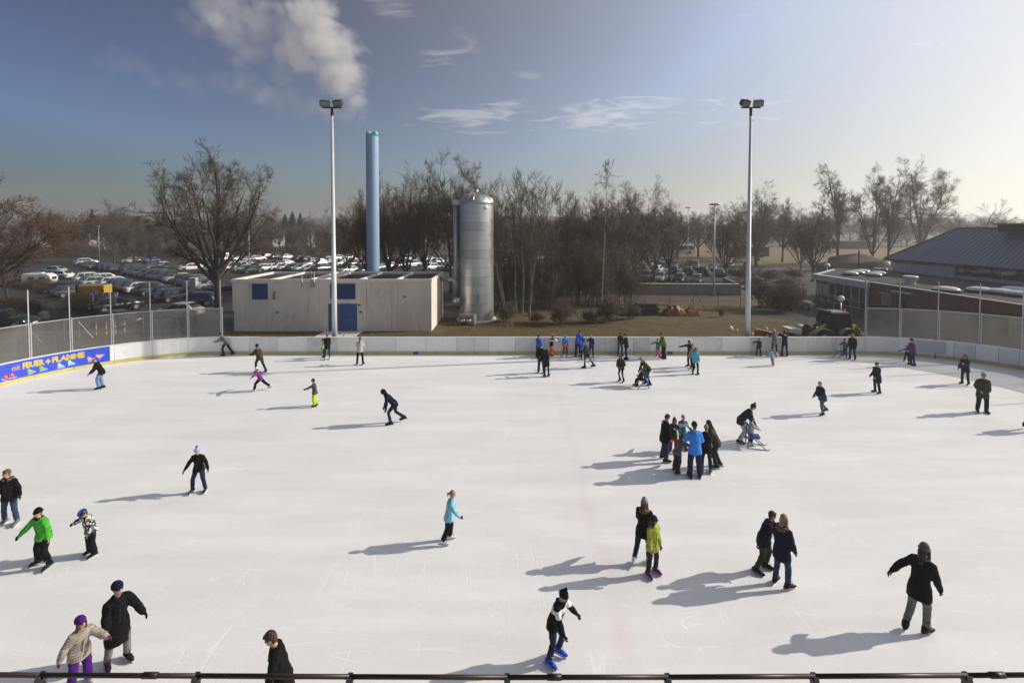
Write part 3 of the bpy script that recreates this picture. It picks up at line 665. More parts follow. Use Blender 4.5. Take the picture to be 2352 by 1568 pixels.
tree_kind('ald1', m_bark, m_twig, 21, 16, .26, .22, 7, 10, 48, sub=(9, 7, 5), lens=(.5, .4, .42), tw=2, twl=.75, trop=.11, rt=.0105, wob=.14, thin=.8)
tree_kind('ald2', m_bark, m_twig2, 23, 16, .22, .2, 8, 12, 54, sub=(9, 7, 5), lens=(.5, .4, .42), tw=2, twl=.75, trop=.1, rt=.0105, wob=.15, leaves=500, thin=.8)
tree_kind('ald3', m_bark, m_twig3, 29, 16, .28, .19, 6, 10, 44, sub=(9, 7, 5), lens=(.5, .4, .42), tw=2, twl=.75, trop=.12, rt=.0105, wob=.14, thin=.8)
tree_kind('map1', m_bark, m_twig3, 31, 12, .22, .24, 9, 14, 60, sub=(9, 6, 5), lens=(.5, .44, .45), tw=2, twl=.65, trop=.11, rt=.0105, wob=.15, thin=.8)
tree_kind('map2', m_bark, m_twig, 37, 12, .25, .22, 9, 12, 56, sub=(9, 6, 5), lens=(.5, .44, .45), tw=2, twl=.65, trop=.12, rt=.0105, wob=.15, thin=.8)
tree_kind('wil1', m_bark, m_twig2, 41, 24, .22, .4, 4, 8, 34, sub=(11, 8, 5), lens=(.5, .32, .42), tw=2, twl=1.0, trop=.12, droop=.05, wob=.13, rt=.016)
tree_kind('wil2', m_bark, m_twig2, 43, 24, .16, .42, 5, 12, 42, sub=(11, 8, 5), lens=(.5, .32, .42), tw=2, twl=1.0, trop=.13, droop=.05, wob=.13, rt=.016)
tree_kind('yng', m_bark, m_twig, 51, 8, .3, .09, 5, 20, 50, sub=(6, 5), lens=(.5, .42, .4), tw=3, twl=.35, trop=.14, rt=.01)
tree_kind('bir', m_birch, m_twig3, 61, 17, .72, .065, 3, 25, 50, sub=(8, 5), lens=(.5, .6, .4), tw=4, twl=.6, droop=.22, trop=.2, wob=.1)
tree_kind('mul1', m_light, m_twig, 71, 14, .2, .1, 1, 8, 20, sub=(8, 6), lens=(.5, .32, .4), tw=3, twl=.5, trop=.2, stems=6, sprd=1.6, rt=.011, thin=.7)
tree_kind('mul2', m_bark, m_twig2, 73, 9, .12, .07, 2, 10, 45, sub=(8, 5), lens=(.5, .36, .4), tw=3, twl=.45, trop=.12, stems=12, sprd=2.0, rt=.011)
tree_kind('shr1', m_bark, m_twig2, 81, 3.2, .1, .03, 2, 15, 60, sub=(6, 4), lens=(.5, .45, .4), tw=3, twl=.3, trop=.08, stems=16, sprd=.9, rt=.008)
tree_kind('shr2', m_bark, m_twig, 83, 4.5, .15, .06, 3, 20, 65, sub=(7, 5), lens=(.5, .45, .4), tw=3, twl=.35, trop=.08, stems=5, sprd=.3, rt=.009)
tree('oak', 500, 716, 326, 'large spreading bare oak between the left screen and the plant building', rz=2.2, wx=.84)
tree('oakl', -50, 712, 415, 'big tree at the left edge still holding rusty dead leaves', rz=.6, wx=1.5)
tree('yng', 20, 697, 500, 'slim tree in the hedge at the left edge, below the leafy crown', wx=1.6)
tree('ald3', 262, 601, 458, 'two pronged grey tree behind the white cars at left', rz=1, wx=1.25)
tree('yng', 283, 632, 520, 'thin tree standing in the car park right of the leaning trunk', wx=1.2)
tree('map2', 308, 604, 492, 'bare tree behind the dark vans at left', wx=1.1)
tree('map1', 347, 609, 505, 'low bare tree behind the blue far car at left', wx=1.1)
tree('yng', 407, 657, 560, 'small low tree beside the grey ticket cabinet', wx=1.7)
tree('yng', 674, 624, 500, 'thin straight tree among cars left of the floodlight mast')
tree('yng', 729, 626, 508, 'thin forked tree among cars just left of the floodlight mast', wx=1.2)
for i, (x, Y, yt, k, wx) in enumerate(((800, 78, 458, 'ald2', .95), (842, 68, 430, 'map2', .9), (892, 66, 394, 'map1', .8), (930, 62, 396, 'ald2', .8), (975, 68, 380, 'map2', .8), (1035, 64, 350, 'ald1', .85), (1082, 62, 358, 'map1', .85))):
    tree(k, x, 0, yt, 'bare alder, %s from the left in the clump behind the chimney and tank' % ordinal(i), group='alders behind the plant building', wx=wx, Y=Y)
for i, (x, Y, yt, k, wx) in enumerate(((1162, 54, 430, 'ald1', .7), (1199, 48, 382, 'mul1', 1.0), (1243, 52, 425, 'mul1', .9), (1288, 62, 440, 'map1', .75), (1330, 66, 432, 'map2', .75), (1374, 60, 450, 'mul1', .8), (1420, 64, 418, 'map1', .85), (1462, 68, 410, 'map2', .95), (1504, 72, 436, 'map1', .85))):
    tree(k, x, 0, yt, 'bare tree, %s from the left in the thicket right of the tank' % ordinal(i), group='trees of the thicket right of the tank', wx=wx, Y=Y)
tree('bir', 1383, 0, 362, 'slender birch with white trunk in the thicket', 'birch_tree', Y=49, wx=.8, rz=.4)
for _i, (x, Y, yt) in enumerate(((1155, 53, 580), (1185, 60, 535), (1215, 53, 570), (1258, 51, 580), (1290, 62, 500), (1318, 54, 535), (1352, 62, 510), (1372, 53, 565), (1412, 57, 550), (1442, 54, 600))):
    tree('mul2', x, 0, yt, 'dense brown shrub, %s of those in the thicket right of the tank' % ordinal(_i), 'tall_shrub', group='shrubs of the thicket', wx=1.05, Y=Y, cat='shrub')
for i, (x, yb, yt, k, wx) in enumerate(((1537, 645, 462, 'map2', 1.0), (1666, 642, 470, 'map1', .95), (1736, 610, 415, 'map1', 1.05), (1797, 601, 450, 'map2', .95), (1838, 628, 478, 'map1', .8), (1866, 647, 470, 'map2', 1.05))):
    tree(k, x, yb, yt, 'bare rounded tree, %s from the left in the row by the right car park' % ordinal(i), group='rounded trees by the right car park', wx=wx)
for i, (x, Y, yt, k, wx) in enumerate(((1926, 112, 372, 'wil1', .9), (2007, 106, 376, 'wil2', .72), (2040, 101, 382, 'wil1', .75), (2118, 120, 358, 'wil2', .92))):
    tree(k, x, 0, yt, 'tall slender willow, %s from the left behind the hall roof' % ordinal(i), 'willow_tree', group='tall willows beyond the hall', wx=wx, Y=Y)
tree('yng', 2235, 0, 458, 'thin low tree peeping over the hall roof at right', Y=110, wx=1.5)
tree('shr2', 1745, 708, 612, 'dark twisted shrub beside the right floodlight mast', 'garden_shrub', wx=1.3, cat='shrub')
for i, x in enumerate((1795, 1822)): tree('shr1', x, 716, 640 - 6*i, ('loose', 'dense')[i] + ' thin stemmed shrub in front of the silver car by the hall', 'garden_shrub', wx=.9, cat='shrub')
tree('shr1', 1657, 728, 702, 'small round twiggy bush on the lawn', 'garden_shrub', wx=.55, cat='shrub')
for _i, (x, yb) in enumerate(sorted(((1165, 738), (1232, 741), (1290, 744), (1352, 742), (1398, 739), (1447, 733)))):
    tree('shr1', x, yb, yb - 26 - rnd.uniform(0, 46), 'low brown brush, %s from the left along the lawn edge' % ordinal(_i), 'brushwood', group='brush along the lawn edge', wx=1.1, cat='shrub')
for _i, (x, yb) in enumerate(sorted(((1703, 640), (1730, 662), (1768, 644), (1800, 660), (1822, 640)))):
    tree('shr1', x, yb, yb - 27, 'low reddish shrub, %s from the left on the bank behind the right mast' % ordinal(_i), 'ground_shrub', group='reddish shrubs on the bank', wx=1.7, cat='shrub')
# hedges: dense twig blocks
def hedge(name, label, pts, h, wd, n, seed):
    rg = np.random.default_rng(seed); t = thing(name, label, 'hedge'); S = []
    pts = [Vector(p) for p in pts]
    for a, b in zip(pts[:-1], pts[1:]):
        m = int(n*(b - a).length/sum((q - p).length for p, q in zip(pts[:-1], pts[1:])))
        u = rg.random(m); d = (b - a).normalized(); nn = Vector((-d.y, d.x, 0)); w_ = rg.normal(0, .36, m)*wd
        base = np.array(a)[None]*(1 - u[:, None]) + np.array(b)[None]*u[:, None] + np.array(nn)[None]*w_[:, None]
        zz = rg.random(m)**.7*h*(1 - .5*(np.abs(w_)/wd)**2)*(.85 + .25*np.sin(u*9 + seed)); p0 = base + np.stack([0*zz, 0*zz, zz*.75], 1)
        dr = rg.normal(0, .5, (m, 3)) + np.array([[0, 0, .8]]); dr /= np.linalg.norm(dr, axis=1, keepdims=True); ln = rg.uniform(.25, .7, m)[:, None]
        S.append(np.concatenate([p0, p0 + dr*ln, rg.uniform(.009, .02, (m, 1)), np.zeros((m, 1))], 1))
    put(segs_mesh('twigs', np.concatenate(S), m_twig2, 3, True), 'twigs', t)
    c = MB(); r_ = [[p + Vector((0, 0, h*.02)) + Vector((-.38*wd, .2, 0)), p + Vector((.38*wd, -.2, 0)), p + Vector((.25*wd, -.1, h*.62)), p + Vector((-.25*wd, .1, h*.62))] for p in pts]
    c.loft(r_); put(c.mesh('core', m_bark), 'core', t); return t
hedge('hedge', 'long brown leafless hedge left of the yellow compressor', [G(-40, 660), G(60, 655), G(120, 668), G(172, 676)], 1.6, 2.4, 9000, 3)
hedge('hedge', 'short brown leafless hedge right of the sign post at left', [G(172, 706), G(205, 710), G(236, 714)], 2.0, 1.8, 5000, 4)
hedge('hedge', 'brown leafless hedge beside the black car at the left edge', [G(-60, 722), G(20, 724), G(84, 728)], 2.0, 2.0, 6000, 5)
# trees beyond the car park and the far wood
rw = random.Random(5)
for i in range(46):
    x = 60 + 1480*(i + rw.uniform(-.4, .4))/46; Y = rw.uniform(150, 205); k = rw.choice(('ald1', 'ald2', 'ald3', 'map1', 'map2', 'oak'))
    tree(k, x, 0, rw.uniform(478, 508) + (6 if 600 < x < 800 else 0), 'bare brown tree at the wood edge beyond the car park', group='trees at the wood edge', wx=rw.uniform(1.0, 1.5), Y=Y, rz=rw.uniform(0, 6))
for i in range(20):
    x = 1470 + 900*(i + rw.uniform(-.4, .4))/20; Y = rw.uniform(128, 150) if x < 1760 else rw.uniform(215, 235)
    tree(rw.choice(('ald1', 'map1', 'map2', 'ald3')), x, 0, rw.uniform(476, 498), 'bare tree in the hazy belt right of the tank, beyond the coaches and meadow', group='trees in the right hand belt', wx=rw.uniform(1.2, 1.7), Y=Y, rz=rw.uniform(0, 6))
for i in range(26):
    x = 40 + 800*(i + rw.uniform(-.4, .4))/26; tree('mul2', x, 0, rw.uniform(548, 566), 'brown scrub along the far edge of the left car park', 'scrub', group='scrub behind the left car park', wx=1.9, Y=rw.uniform(140, 150), cat='shrub')
def wood(name, label, spots, keys, m):
    Vs, Fs, o = [], [], 0
    for (x, y, h, k, a, wx) in spots:
        K = KIND[k]; s = h/K['H']
        for me, q in ((K['br'], 4),):
            n = len(me.vertices); v = np.empty(n*3, dtype=np.float32); me.vertices.foreach_get('co', v); v = v.reshape(-1, 3)
            f = np.empty(len(me.polygons)*q, dtype=np.int32); me.loops.foreach_get('vertex_index', f); f = f.reshape(-1, q)
            sel = np.random.default_rng(int(abs(x*7 + y))).random(len(f)//3) < .3; sel = np.repeat(sel, 3)[:len(f)]
            f = f[:len(sel)][sel]; u, inv = np.unique(f, return_inverse=True); v = v[u]; f = inv.reshape(-1, q)
            ce = v.copy(); ca, sa = math.cos(a), math.sin(a)
            v = np.stack([(ce[:, 0]*ca - ce[:, 1]*sa)*s*wx + x, (ce[:, 0]*sa + ce[:, 1]*ca)*s*wx + y, ce[:, 2]*s], 1)
            Vs.append(v); Fs.append(f + o); o += len(v)
    me = arr_mesh(name, np.concatenate(Vs), np.concatenate(Fs), m); ob = bpy.data.objects.new(name, me); C.objects.link(ob)
    return tag(ob, label, 'wood', kind='stuff')
rw = random.Random(9); sp_ = []
for i in range(170):
    Y = rw.uniform(230, 430); x = rw.uniform(-1.15, 1.25)*Y
    sp_.append((x, Y, rw.uniform(11, 19) + (Y - 230)*.02, rw.choice(('ald1', 'map1', 'map2', 'ald3')), rw.uniform(0, 6), rw.uniform(1.1, 1.7)))
wood('far_wood', 'grey brown mass of bare trees on the horizon', sp_, None, m_twig3)
# conifers
m_fir = mat('fir_green', (.012, .024, .014), .95, var=.4, scale=1)
def fir_mesh(seed, slim):
    rg = random.Random(seed); S = []
    for i in range(420):
        t = rg.random()**.8; z = .08 + .92*t; l = (1 - t)**.8*.24*slim + .015; a = rg.uniform(0, 6.28); dz = -.03 + .05*rg.random()
        S.append((0, 0, z, math.cos(a)*l, math.sin(a)*l, z + dz, .022, 0))
    return segs_mesh('needles', S, m_fir, 4, True)
fm = [fir_mesh(1, 1.0), fir_mesh(2, .55), fir_mesh(3, 1.3)]; fst = MB().tube([(0,0,0), (0,0,.9)], [.015, .004], 6).mesh('trunk', m_bark)
for i, (x, Y, yt, k) in enumerate(((90, 230, 488, 0), (116, 230, 490, 0), (212, 240, 482, 1), (262, 250, 492, 0), (285, 250, 489, 0), (365, 240, 492, 2), (378, 236, 487, 2), (655, 240, 492, 2), (672, 238, 487, 2), (690, 245, 489, 0), (545, 240, 500, 2), (1985, 250, 500, 2), (2050, 240, 498, 2), (2115, 240, 492, 0), (2180, 250, 502, 2))):
    p = D(x, 525, Y); h = D(x, yt, Y).z
    t = thing('conifer_tree', 'dark evergreen conifer, %s from the left along the horizon' % ordinal(i), 'tree', (p.x, Y, 0), i, 'conifers on the horizon', h)
    put(fst, 'trunk', t); put(fm[k], 'crown', t)
# dry leaves and grass on the ground
rg = np.random.default_rng(2)
def scatter_leaves(name, label, cx, cy, sx, sy, n, size=.05):
    P = np.stack([rg.normal(cx, sx, n), rg.normal(cy, sy, n), np.full(n, .015)], 1)
    me = leaf_cards(P, rg, size, m_leaf); o = bpy.data.objects.new(name, me); C.objects.link(o); tag(o, label, 'leaves', kind='stuff')
a = G(1150, 745); scatter_leaves('fallen_leaves', 'brown fallen leaves on the grass right of the tank', a.x + 1, a.y - .3, 3.4, .8, 2600)
a = G(650, 768); scatter_leaves('fallen_leaves', 'brown fallen leaves along the foot of the plant building', a.x, a.y - .2, 6, .35, 1500)
a = G(230, 775); scatter_leaves('fallen_leaves', 'brown fallen leaves behind the left screen', a.x, a.y, 3.2, .6, 1200)
n = 26000; gx = rg.uniform(-6, 36, n); gy = 33.2 + rg.random(n)*10.5; zz = np.zeros(n)
keep = ~((gx > 27) & (gy > 38.5)) & ~((gx < 3.4) & (gy > 41.5)); gx, gy, zz = gx[keep], gy[keep], zz[keep]; n = len(gx)
clump = np.array([mnoise.noise(Vector((x*.9, y*.9, 0))) for x, y in zip(gx, gy)])
S = np.stack([gx, gy, zz - .02, gx + rg.normal(0, .03, n), gy + rg.normal(0, .03, n), .035 + .05*np.maximum(clump + .4, 0), np.full(n, .012), zz], 1)
me = segs_mesh('grass', S, mat('grass_blades', (.085, .066, .02), .95, var=0, col2=(.16, .115, .042), scale=1.2), 3, True); o = bpy.data.objects.new('grass', me); C.objects.link(o); tag(o, 'short brownish winter grass blades behind the far boards', 'grass', kind='stuff')
# ================================================================ cars
def paint(name, col, metal=.15): return mat('paint_' + name, col, .28, metal, var=.04, scale=2, coat=.6, spec=.5)
PAINT = {'white': (.72, .72, .7), 'black': (.012, .012, .014), 'dark grey': (.045, .047, .05), 'silver': (.38, .39, .4), 'dark blue': (.014, .025, .075), 'blue': (.03, .09, .32), 'red': (.3, .02, .02), 'green': (.12, .26, .04), 'grey': (.15, .155, .16), 'pale green': (.42, .46, .3), 'bottle green': (.015, .05, .04), 'beige': (.42, .39, .33)}
m_glass = mat('car_glass', (.014, .018, .02), .06, var=0, spec=.8); m_tyre = mat('tyre', (.014, .014, .014), .85, var=.2); m_rim = mat('wheel_rim', (.42, .43, .44), .35, .8, var=.05)
m_head = mat('headlight_glass', (.6, .62, .64), .12, .3, var=0, spec=.9); m_tail = mat('taillight_red', (.32, .012, .01), .2, var=0); m_plate = mat('number_plate', (.7, .7, .68), .5, var=.03); m_trimd = mat('plastic_trim', (.02, .02, .021), .7)
def car_meshes(L, W, H, hood, ws, roof, rear, belt, hoodz, wheelr=.32, tailz=None, minz=.2, nwin=2):
    # x forward, rear bumper at 0; hood + ws + roof + rear + tail = L
    tail = L - hood - ws - roof - rear; tz = tailz or belt; w = W/2
    st = [(0, .86, .42, tz - .18), (.06, .93, .30, tz - .03), (.22, .98, minz, tz), (tail + .02, 1, minz, belt + (tz - belt)*.5), (tail + rear, 1, minz, belt), (L - hood - ws*.5, 1, minz, belt - .01), (L - hood, 1, minz, hoodz + .03), (L - hood*.5, .99, minz, hoodz - .02), (L - .32, .95, minz + .02, hoodz - .14), (L - .1, .86, .28, hoodz - .26), (L, .7, .34, hoodz - .38)]
    rings = []
    for x, k, zb, zt in st:
        ww = w*k; h = [(0, zb), (ww*.9, zb), (ww*.99, zb + .12), (ww, (zb + zt)/2 + .04), (ww*.965, zt - .08), (ww*.88, zt), (ww*.45, zt + .03)]
        rings.append([(x - L/2, y, z) for y, z in h] + [(x - L/2, 0, zt + .035)] + [(x - L/2, -y, z) for y, z in h[:0:-1]])
    b = MB(); b.loft(rings)
    A, B, Cc, Dd = L - hood + .02, L - hood - ws, tail + rear, tail
    wb, wr = w*.9, w*.70
    g = [(A, wb*.96, wb*.9, hoodz + .01, hoodz + .03), (A - ws*.5, wb, wb*.86, belt - .02, (H + hoodz)/2 + .02), (B, wb, wr, belt - .02, H - .03), ((B*2 + Cc)/3, wb, wr, belt - .02, H), ((B + Cc*2)/3, wb, wr, belt - .02, H - .01), (Cc, wb, wr*.98, belt - .02, H - .06), (Cc - rear*.5, wb*.98, wr*1.06, belt - .02, (H - .06 + tz)/2 + .02), (Dd + .02, wb*.93, wb*.86, tz - .02, tz + .01)]
    rr = [[(x - L/2, -a, z0), (x - L/2, -c, z1 - .02), (x - L/2, -c*.86, z1 + .012), (x - L/2, 0, z1 + .03), (x - L/2, c*.86, z1 + .012), (x - L/2, c, z1 - .02), (x - L/2, a, z0)] for x, a, c, z0, z1 in g]
    b.loft(rr[::-1], mi=0)
    wx = (L*.195, L*.80)                                    # axle positions from rear
    for x in wx:
        for sy in (-1, 1): b.tube([(x - L/2, sy*(w - .06), wheelr + .03), (x - L/2, sy*(w + .004), wheelr + .03)], wheelr + .07, 18, mi=1)
    b.box(-L/2 + .25, L/2 - .35, -w*.985, w*.985, minz - .04, minz + .06, mi=1)
    me = {'body': b.mesh('body', [paint('white', PAINT['white']), m_trimd], True)}
    def quad(p): return MB().add(p, [(0, 1, 2, 3)]).mesh('window', m_glass)
    X = lambda x: x - L/2
    e = .012
    def lp(a, c, t): return tuple(a[i] + (c[i] - a[i])*t for i in range(3))
    # windscreen (three steps up the curve)
    def face(x0, a0, z0, x1, a1, z1, inx=.9, dx=e, dz=e):
        return [(X(x0) + dx, -a0*inx, z0 + dz), (X(x0) + dx, a0*inx, z0 + dz), (X(x1) + dx, a1*inx, z1 + dz), (X(x1) + dx, -a1*inx, z1 + dz)]
    m1 = (A - ws*.5, wb*.86, (H + hoodz)/2 + .034); 
    w1 = MB(); w1.add(face(A - .04, wb*.88, hoodz + .05, m1[0], m1[1], m1[2] + .012), [(0,1,2,3)]); w1.add(face(m1[0], m1[1], m1[2] + .012, B + .03, wr, H - .018), [(0,1,2,3)]); me['windscreen'] = w1.mesh('windscreen', m_glass, True)
    r1 = MB(); ry = (H - .06 + tz)/2 + .05
    r1.add(face(Dd + .05, wb*.8, tz + .06, Cc - rear*.5, wr*1.04, ry + .005, .88, -e), [(1,0,3,2)]); r1.add(face(Cc - rear*.5, wr*1.04, ry + .005, Cc - .02, wr*.97, H - .055, .88, -e), [(1,0,3,2)]); me['rear_window'] = r1.mesh('rear_window', m_glass, True)
    # side windows: quads on the greenhouse flank
    zt_, zb_ = H - .11, belt + .03
    def sw(xb0, xt0, xb1, xt1):
        def yy(z): t = (z - (belt - .02))/(H - .05 - (belt - .02)); return wb + (wr - wb)*t + .014
        return [(X(xb0), yy(zb_), zb_), (X(xt0), yy(zt_), zt_), (X(xt1), yy(zt_), zt_), (X(xb1), yy(zb_), zb_)]
    f0, f1 = A - ws*.42, B - .02; r0_, r1_ = Dd + rear*.62, Cc + .02
    xs = [i/nwin for i in range(nwin + 1)]; qs = []
    for i in range(nwin):
        gb = .03
        qs.append(sw(f0 + (r0_ - f0)*xs[i] - gb, f1 + (r1_ - f1)*xs[i] - gb, f0 + (r0_ - f0)*xs[i+1] + gb, f1 + (r1_ - f1)*xs[i+1] + gb))
    me['side'] = [MB().add(q, [(0,1,2,3)]).mesh('side_window', m_glass) for q in qs] + [MB().add([(x, -y, z) for x, y, z in q], [(3,2,1,0)]).mesh('side_window', m_glass) for q in qs]
    ty = MB().tube([(0, -.1, 0), (0, -.085, 0), (0, .085, 0), (0, .1, 0)], [wheelr - .03, wheelr, wheelr, wheelr - .03], 20).mesh('wheel', m_tyre, False)
    rm = MB(); rm.tube([(0, .098, 0), (0, .112, 0)], [wheelr*.68, wheelr*.64], 16)
    for k in range(5):
        a = k*1.2566; rm.bar((0, .113, 0), (math.cos(a)*wheelr*.62, .113, math.sin(a)*wheelr*.62), .05, .02, up=(0, 1, 0))
    me['wheel'] = ty; me['rim'] = rm.mesh('rim', m_rim); me['axles'] = [(X(x), sy*(w - .09), wheelr) for x in wx for sy in (-1, 1)]
    hl = lambda sy: MB().add([(X(L - .30), sy*w*.955, hoodz - .17), (X(L - .07), sy*w*.70, hoodz - .26), (X(L - .08), sy*w*.68, hoodz - .36), (X(L - .22), sy*w*.955, hoodz - .33)], [(0,1,2,3) if sy < 0 else (3,2,1,0)]).mesh('headlight', m_head)
    me['hl'] = [hl(-1), hl(1)]
    tl = lambda sy: MB().box(X(-.012), X(.14), min(sy*w*.72, sy*w*.955), max(sy*w*.72, sy*w*.955), tz - .3, tz - .1).mesh('taillight', m_tail)
    me['tl'] = [tl(-1), tl(1)]
    me['plates'] = [MB().box(X(L - .012), X(L + .012), -.26, .26, .38, .49).mesh('number_plate', m_plate), MB().box(X(-.016), X(.004), -.26, .26, tz - .42, tz - .31).mesh('number_plate', m_plate)]
    me['grille'] = MB().box(X(L - .05), X(L + .006), -.5*w, .5*w, .5, hoodz - .3).mesh('grille', m_trimd)
    mr = lambda sy: MB().ball((X(A - ws*.28), sy*(w + .09), belt + .08), .1, 8, 6, sx=.6, sy=1, sz=.75).mesh('mirror', m_trimd, True)
    me['mir'] = [mr(-1), mr(1)]
    me['rails'] = [MB().tube([(X(B - .15), sy*wr*.82, H - .01), (X(B - .25), sy*wr*.86, H + .045), (X(Cc + .25), sy*wr*.86, H + .045), (X(Cc + .1), sy*wr*.82, H - .01)], .018, 5).mesh('roof_rail', m_rim) for sy in (-1, 1)]
    return me
CARS = {'hatchback': car_meshes(4.15, 1.78, 1.47, .95, .85, 1.55, .5, .92, .92), 'saloon': car_meshes(4.6, 1.8, 1.44, 1.1, .9, 1.25, .75, .92, .92, tailz=.98),
        'estate': car_meshes(4.65, 1.8, 1.5, 1.05, .9, 2.0, .5, .93, .92, nwin=3), 'off-roader': car_meshes(4.5, 1.86, 1.68, 1.1, .75, 1.95, .5, 1.04, 1.06, .36, nwin=3), 'van': car_meshes(4.9, 1.92, 1.95, .7, .9, 3.0, .25, 1.12, 1.08, .34, nwin=3)}
m_roofr = {'estate', 'off-roader'}
def car(x, y, kind, col, hd, label, full=True, group=None):
    K = CARS[kind]; p = G(x, y); t = thing('parked_car', label, 'car', (p.x, p.y, -.02), R(hd), group)
    b = put(K['body'], 'body', t); b.material_slots[0].link = 'OBJECT'; b.material_slots[0].material = paint(col, PAINT[col])
    put(K['windscreen'], 'windscreen', t); put(K['rear_window'], 'rear_window', t)
    for q in K['side']: put(q, 'side_window', t)
    for a in K['axles']:
        w_ = put(K['wheel'], 'wheel', t, a)
        if full: put(K['rim'], 'rim', w_, rot=(0, 0, 0 if a[1] > 0 else math.pi))
    for q in K['hl']: put(q, 'headlight', t)
    for q in K['tl']: put(q, 'taillight', t)
    if full:
        for q in K['plates']: put(q, 'number_plate', t)
        for q in K['mir']: put(q, 'mirror', t)
        put(K['grille'], 'grille', t)
        if kind in m_roofr:
            for q in K['rails']: put(q, 'roof_rail', t)
    return t
TY = {'h': 'hatchback', 's': 'saloon', 'e': 'estate', 'o': 'off-roader', 'v': 'van'}
CO = {'W': 'white', 'K': 'black', 'D': 'dark grey', 'S': 'silver', 'N': 'dark blue', 'B': 'blue', 'R': 'red', 'G': 'green', 'Y': 'grey', 'P': 'pale green', 'T': 'bottle green', 'E': 'beige'}
ROWS = [  # phrase, heading, "x y type colour" ...
 ('in the front left row', 55, '208.8 648.5 o W;218 653.5 h Y;226 656 h S;244.7 651 o W;268.6 657 e W;281 661.5 h N;296 665 e D;311 668.5 h D;329 671.5 h W;355 676 o D;384 683 h K;411 690 e K'),
 ('in the second left row', 235, '310 630 h D;327 632.5 s D;342 635.5 h D;358 638.5 e K;374 641.5 e D;391 644 h N;408 647 h P;425 650.5 h N;443 655 e N;464 659.5 e Y;487 664 s S;513 667 s N'),
 ('in the third row of the left car park', 60, '198.5 608.5 o W;212 614.5 h D;228 617 h Y;245 619 o K;260 621.5 e D;274 624.5 e D;311 625.5 v K'),
 ('in the far middle row of the left car park', 235, '342 618 e D;369 616 h W;390 619 h D;436 621 e W;482 624.5 h G'),
 ('in the last row by the wood at left', 235, '299.4 604 h S;320 603 h D;344 603.5 h B;436 597 h D;448 601 h K;465 600 h D;481 599.5 h Y'),
 ('in the back row beyond the oak', 60, '526 588 v W;528 598.5 h W;548 600 s D;568 600.5 h D;591 598.5 e W;616 593 h R;636 594.5 s K;660 595 h W;690 600 o N;707 600 e D;722 605 h W;741 606 h D;757 601 h W'),
 ('in the middle row beyond the plant building', 235, '582 610.5 h D;599 612.5 h K;616 611 e D;635 612.5 h D;652 609.5 s W;560 612 h S;542 611 s D;716 611.5 h W;735 611 h K;754 607.5 e D;787 610.5 e W;809 612.5 o K;833 611.5 h D'),
 ('in the row just behind the plant building', 235, '537 622.5 v W;558 624 h S;577 626.5 h D;600 622.5 e W;620 620.5 h W;640 620 e W;658 620.5 h W;676 621 h D;698 622.5 s W;716 623.5 s S;737 624 o D;800 627 h W;838 628 h D'),
 ('in the far row behind the chimney', 60, '780 597 h W;800 596 h W;824 600 h R;846 599 h D;890 598 h W;912 600 h R;938 600 v W;962 599 h D;985 600 h W;1008 606 e W;1030 604 h D'),
 ('in the near row behind the chimney', 235, '890 617 h W;917 615.5 h D;945 613.5 o W;974 611 h S;989 620 h W;1012 618 h D;1035 622 e D;868 621 h D'),
 ('half hidden behind the thicket', 240, '1150 613.5 o W;1175 616 h W;1205 620 h D;1237 598 v W;1265 612 h D;1290 624 h W;1324.6 612 h W;1353 613.5 h S;1335 629 h W;1386 626.5 e S;1413 629 h W;1440 622 e D'),
 ('in the front row above the concrete wall', 243, '1484 644 o D;1517 645.5 h W;1561 649 e K;1600 651 e D'),
 ('in the second row of the right car park', 62, '1457 618 e D;1480 620 e K;1510 625.5 e W;1551 626.5 h D;1582 630 e K;1617 631.5 o K;1655 634 s D'),
 ('in the third row of the right car park', 243, '1474 608.5 e K;1497 612 h W;1549 614.5 h D;1596 619 v Y;1637 621 e Y;1685 626 s D'),
 ('in the last row of the right car park', 62, '1486 606.5 v T;1505 603.5 h S;1526 606.5 h W;1587 610 h D;1675 615.5 h W;1717 618 o Y'),
]
for phrase, hd, ss in ROWS:
    cs = sorted((q.split() for q in ss.split(';')), key=lambda q: float(q[0]))
    for i, (x, y, k, c) in enumerate(cs):
        car(float(x), float(y), TY[k], CO[c], hd + rnd.uniform(-3, 3), '%s %s, %s from left %s' % (CO[c], TY[k], ordinal(i), phrase), float(y) > 625, 'cars ' + phrase)
car(452, 701, 'estate', 'dark blue', 188, 'dark blue estate car parked across, left of the oak trunk')
car(268, 713, 'saloon', 'black', 62, 'black saloon seen from behind beside the hedge')
car(256, 749, 'saloon', 'dark grey', 186, 'dark car half hidden behind the left screen')
car(412, 728, 'hatchback', 'beige', 178, 'small beige car just above the left screen')
car(12, 752, 'estate', 'black', 8, 'black car nosing in at the left edge above the screen')
car(-6, 735, 'hatchback', 'bottle green', 10, 'green car mostly cut off by the left edge')
car(137, 640, 'hatchback', 'white', 178, 'white hatchback right of the caravan')
car(122, 628, 'hatchback', 'silver', 182, 'silver car behind the white hatchback by the caravan')
car(143, 672, 'saloon', 'dark blue', 185, 'low dark blue car behind the long hedge')
car(168, 680, 'hatchback', 'dark grey', 60, 'dark hatchback left of the yellow compressor')
car(1815, 707, 'saloon', 'silver', -28, 'silver car parked alone on the forecourt beside the shrubs')
car(1885, 642, 'hatchback', 'dark grey', 100, 'dark car on the lane left of the flat roof') if 0 else None
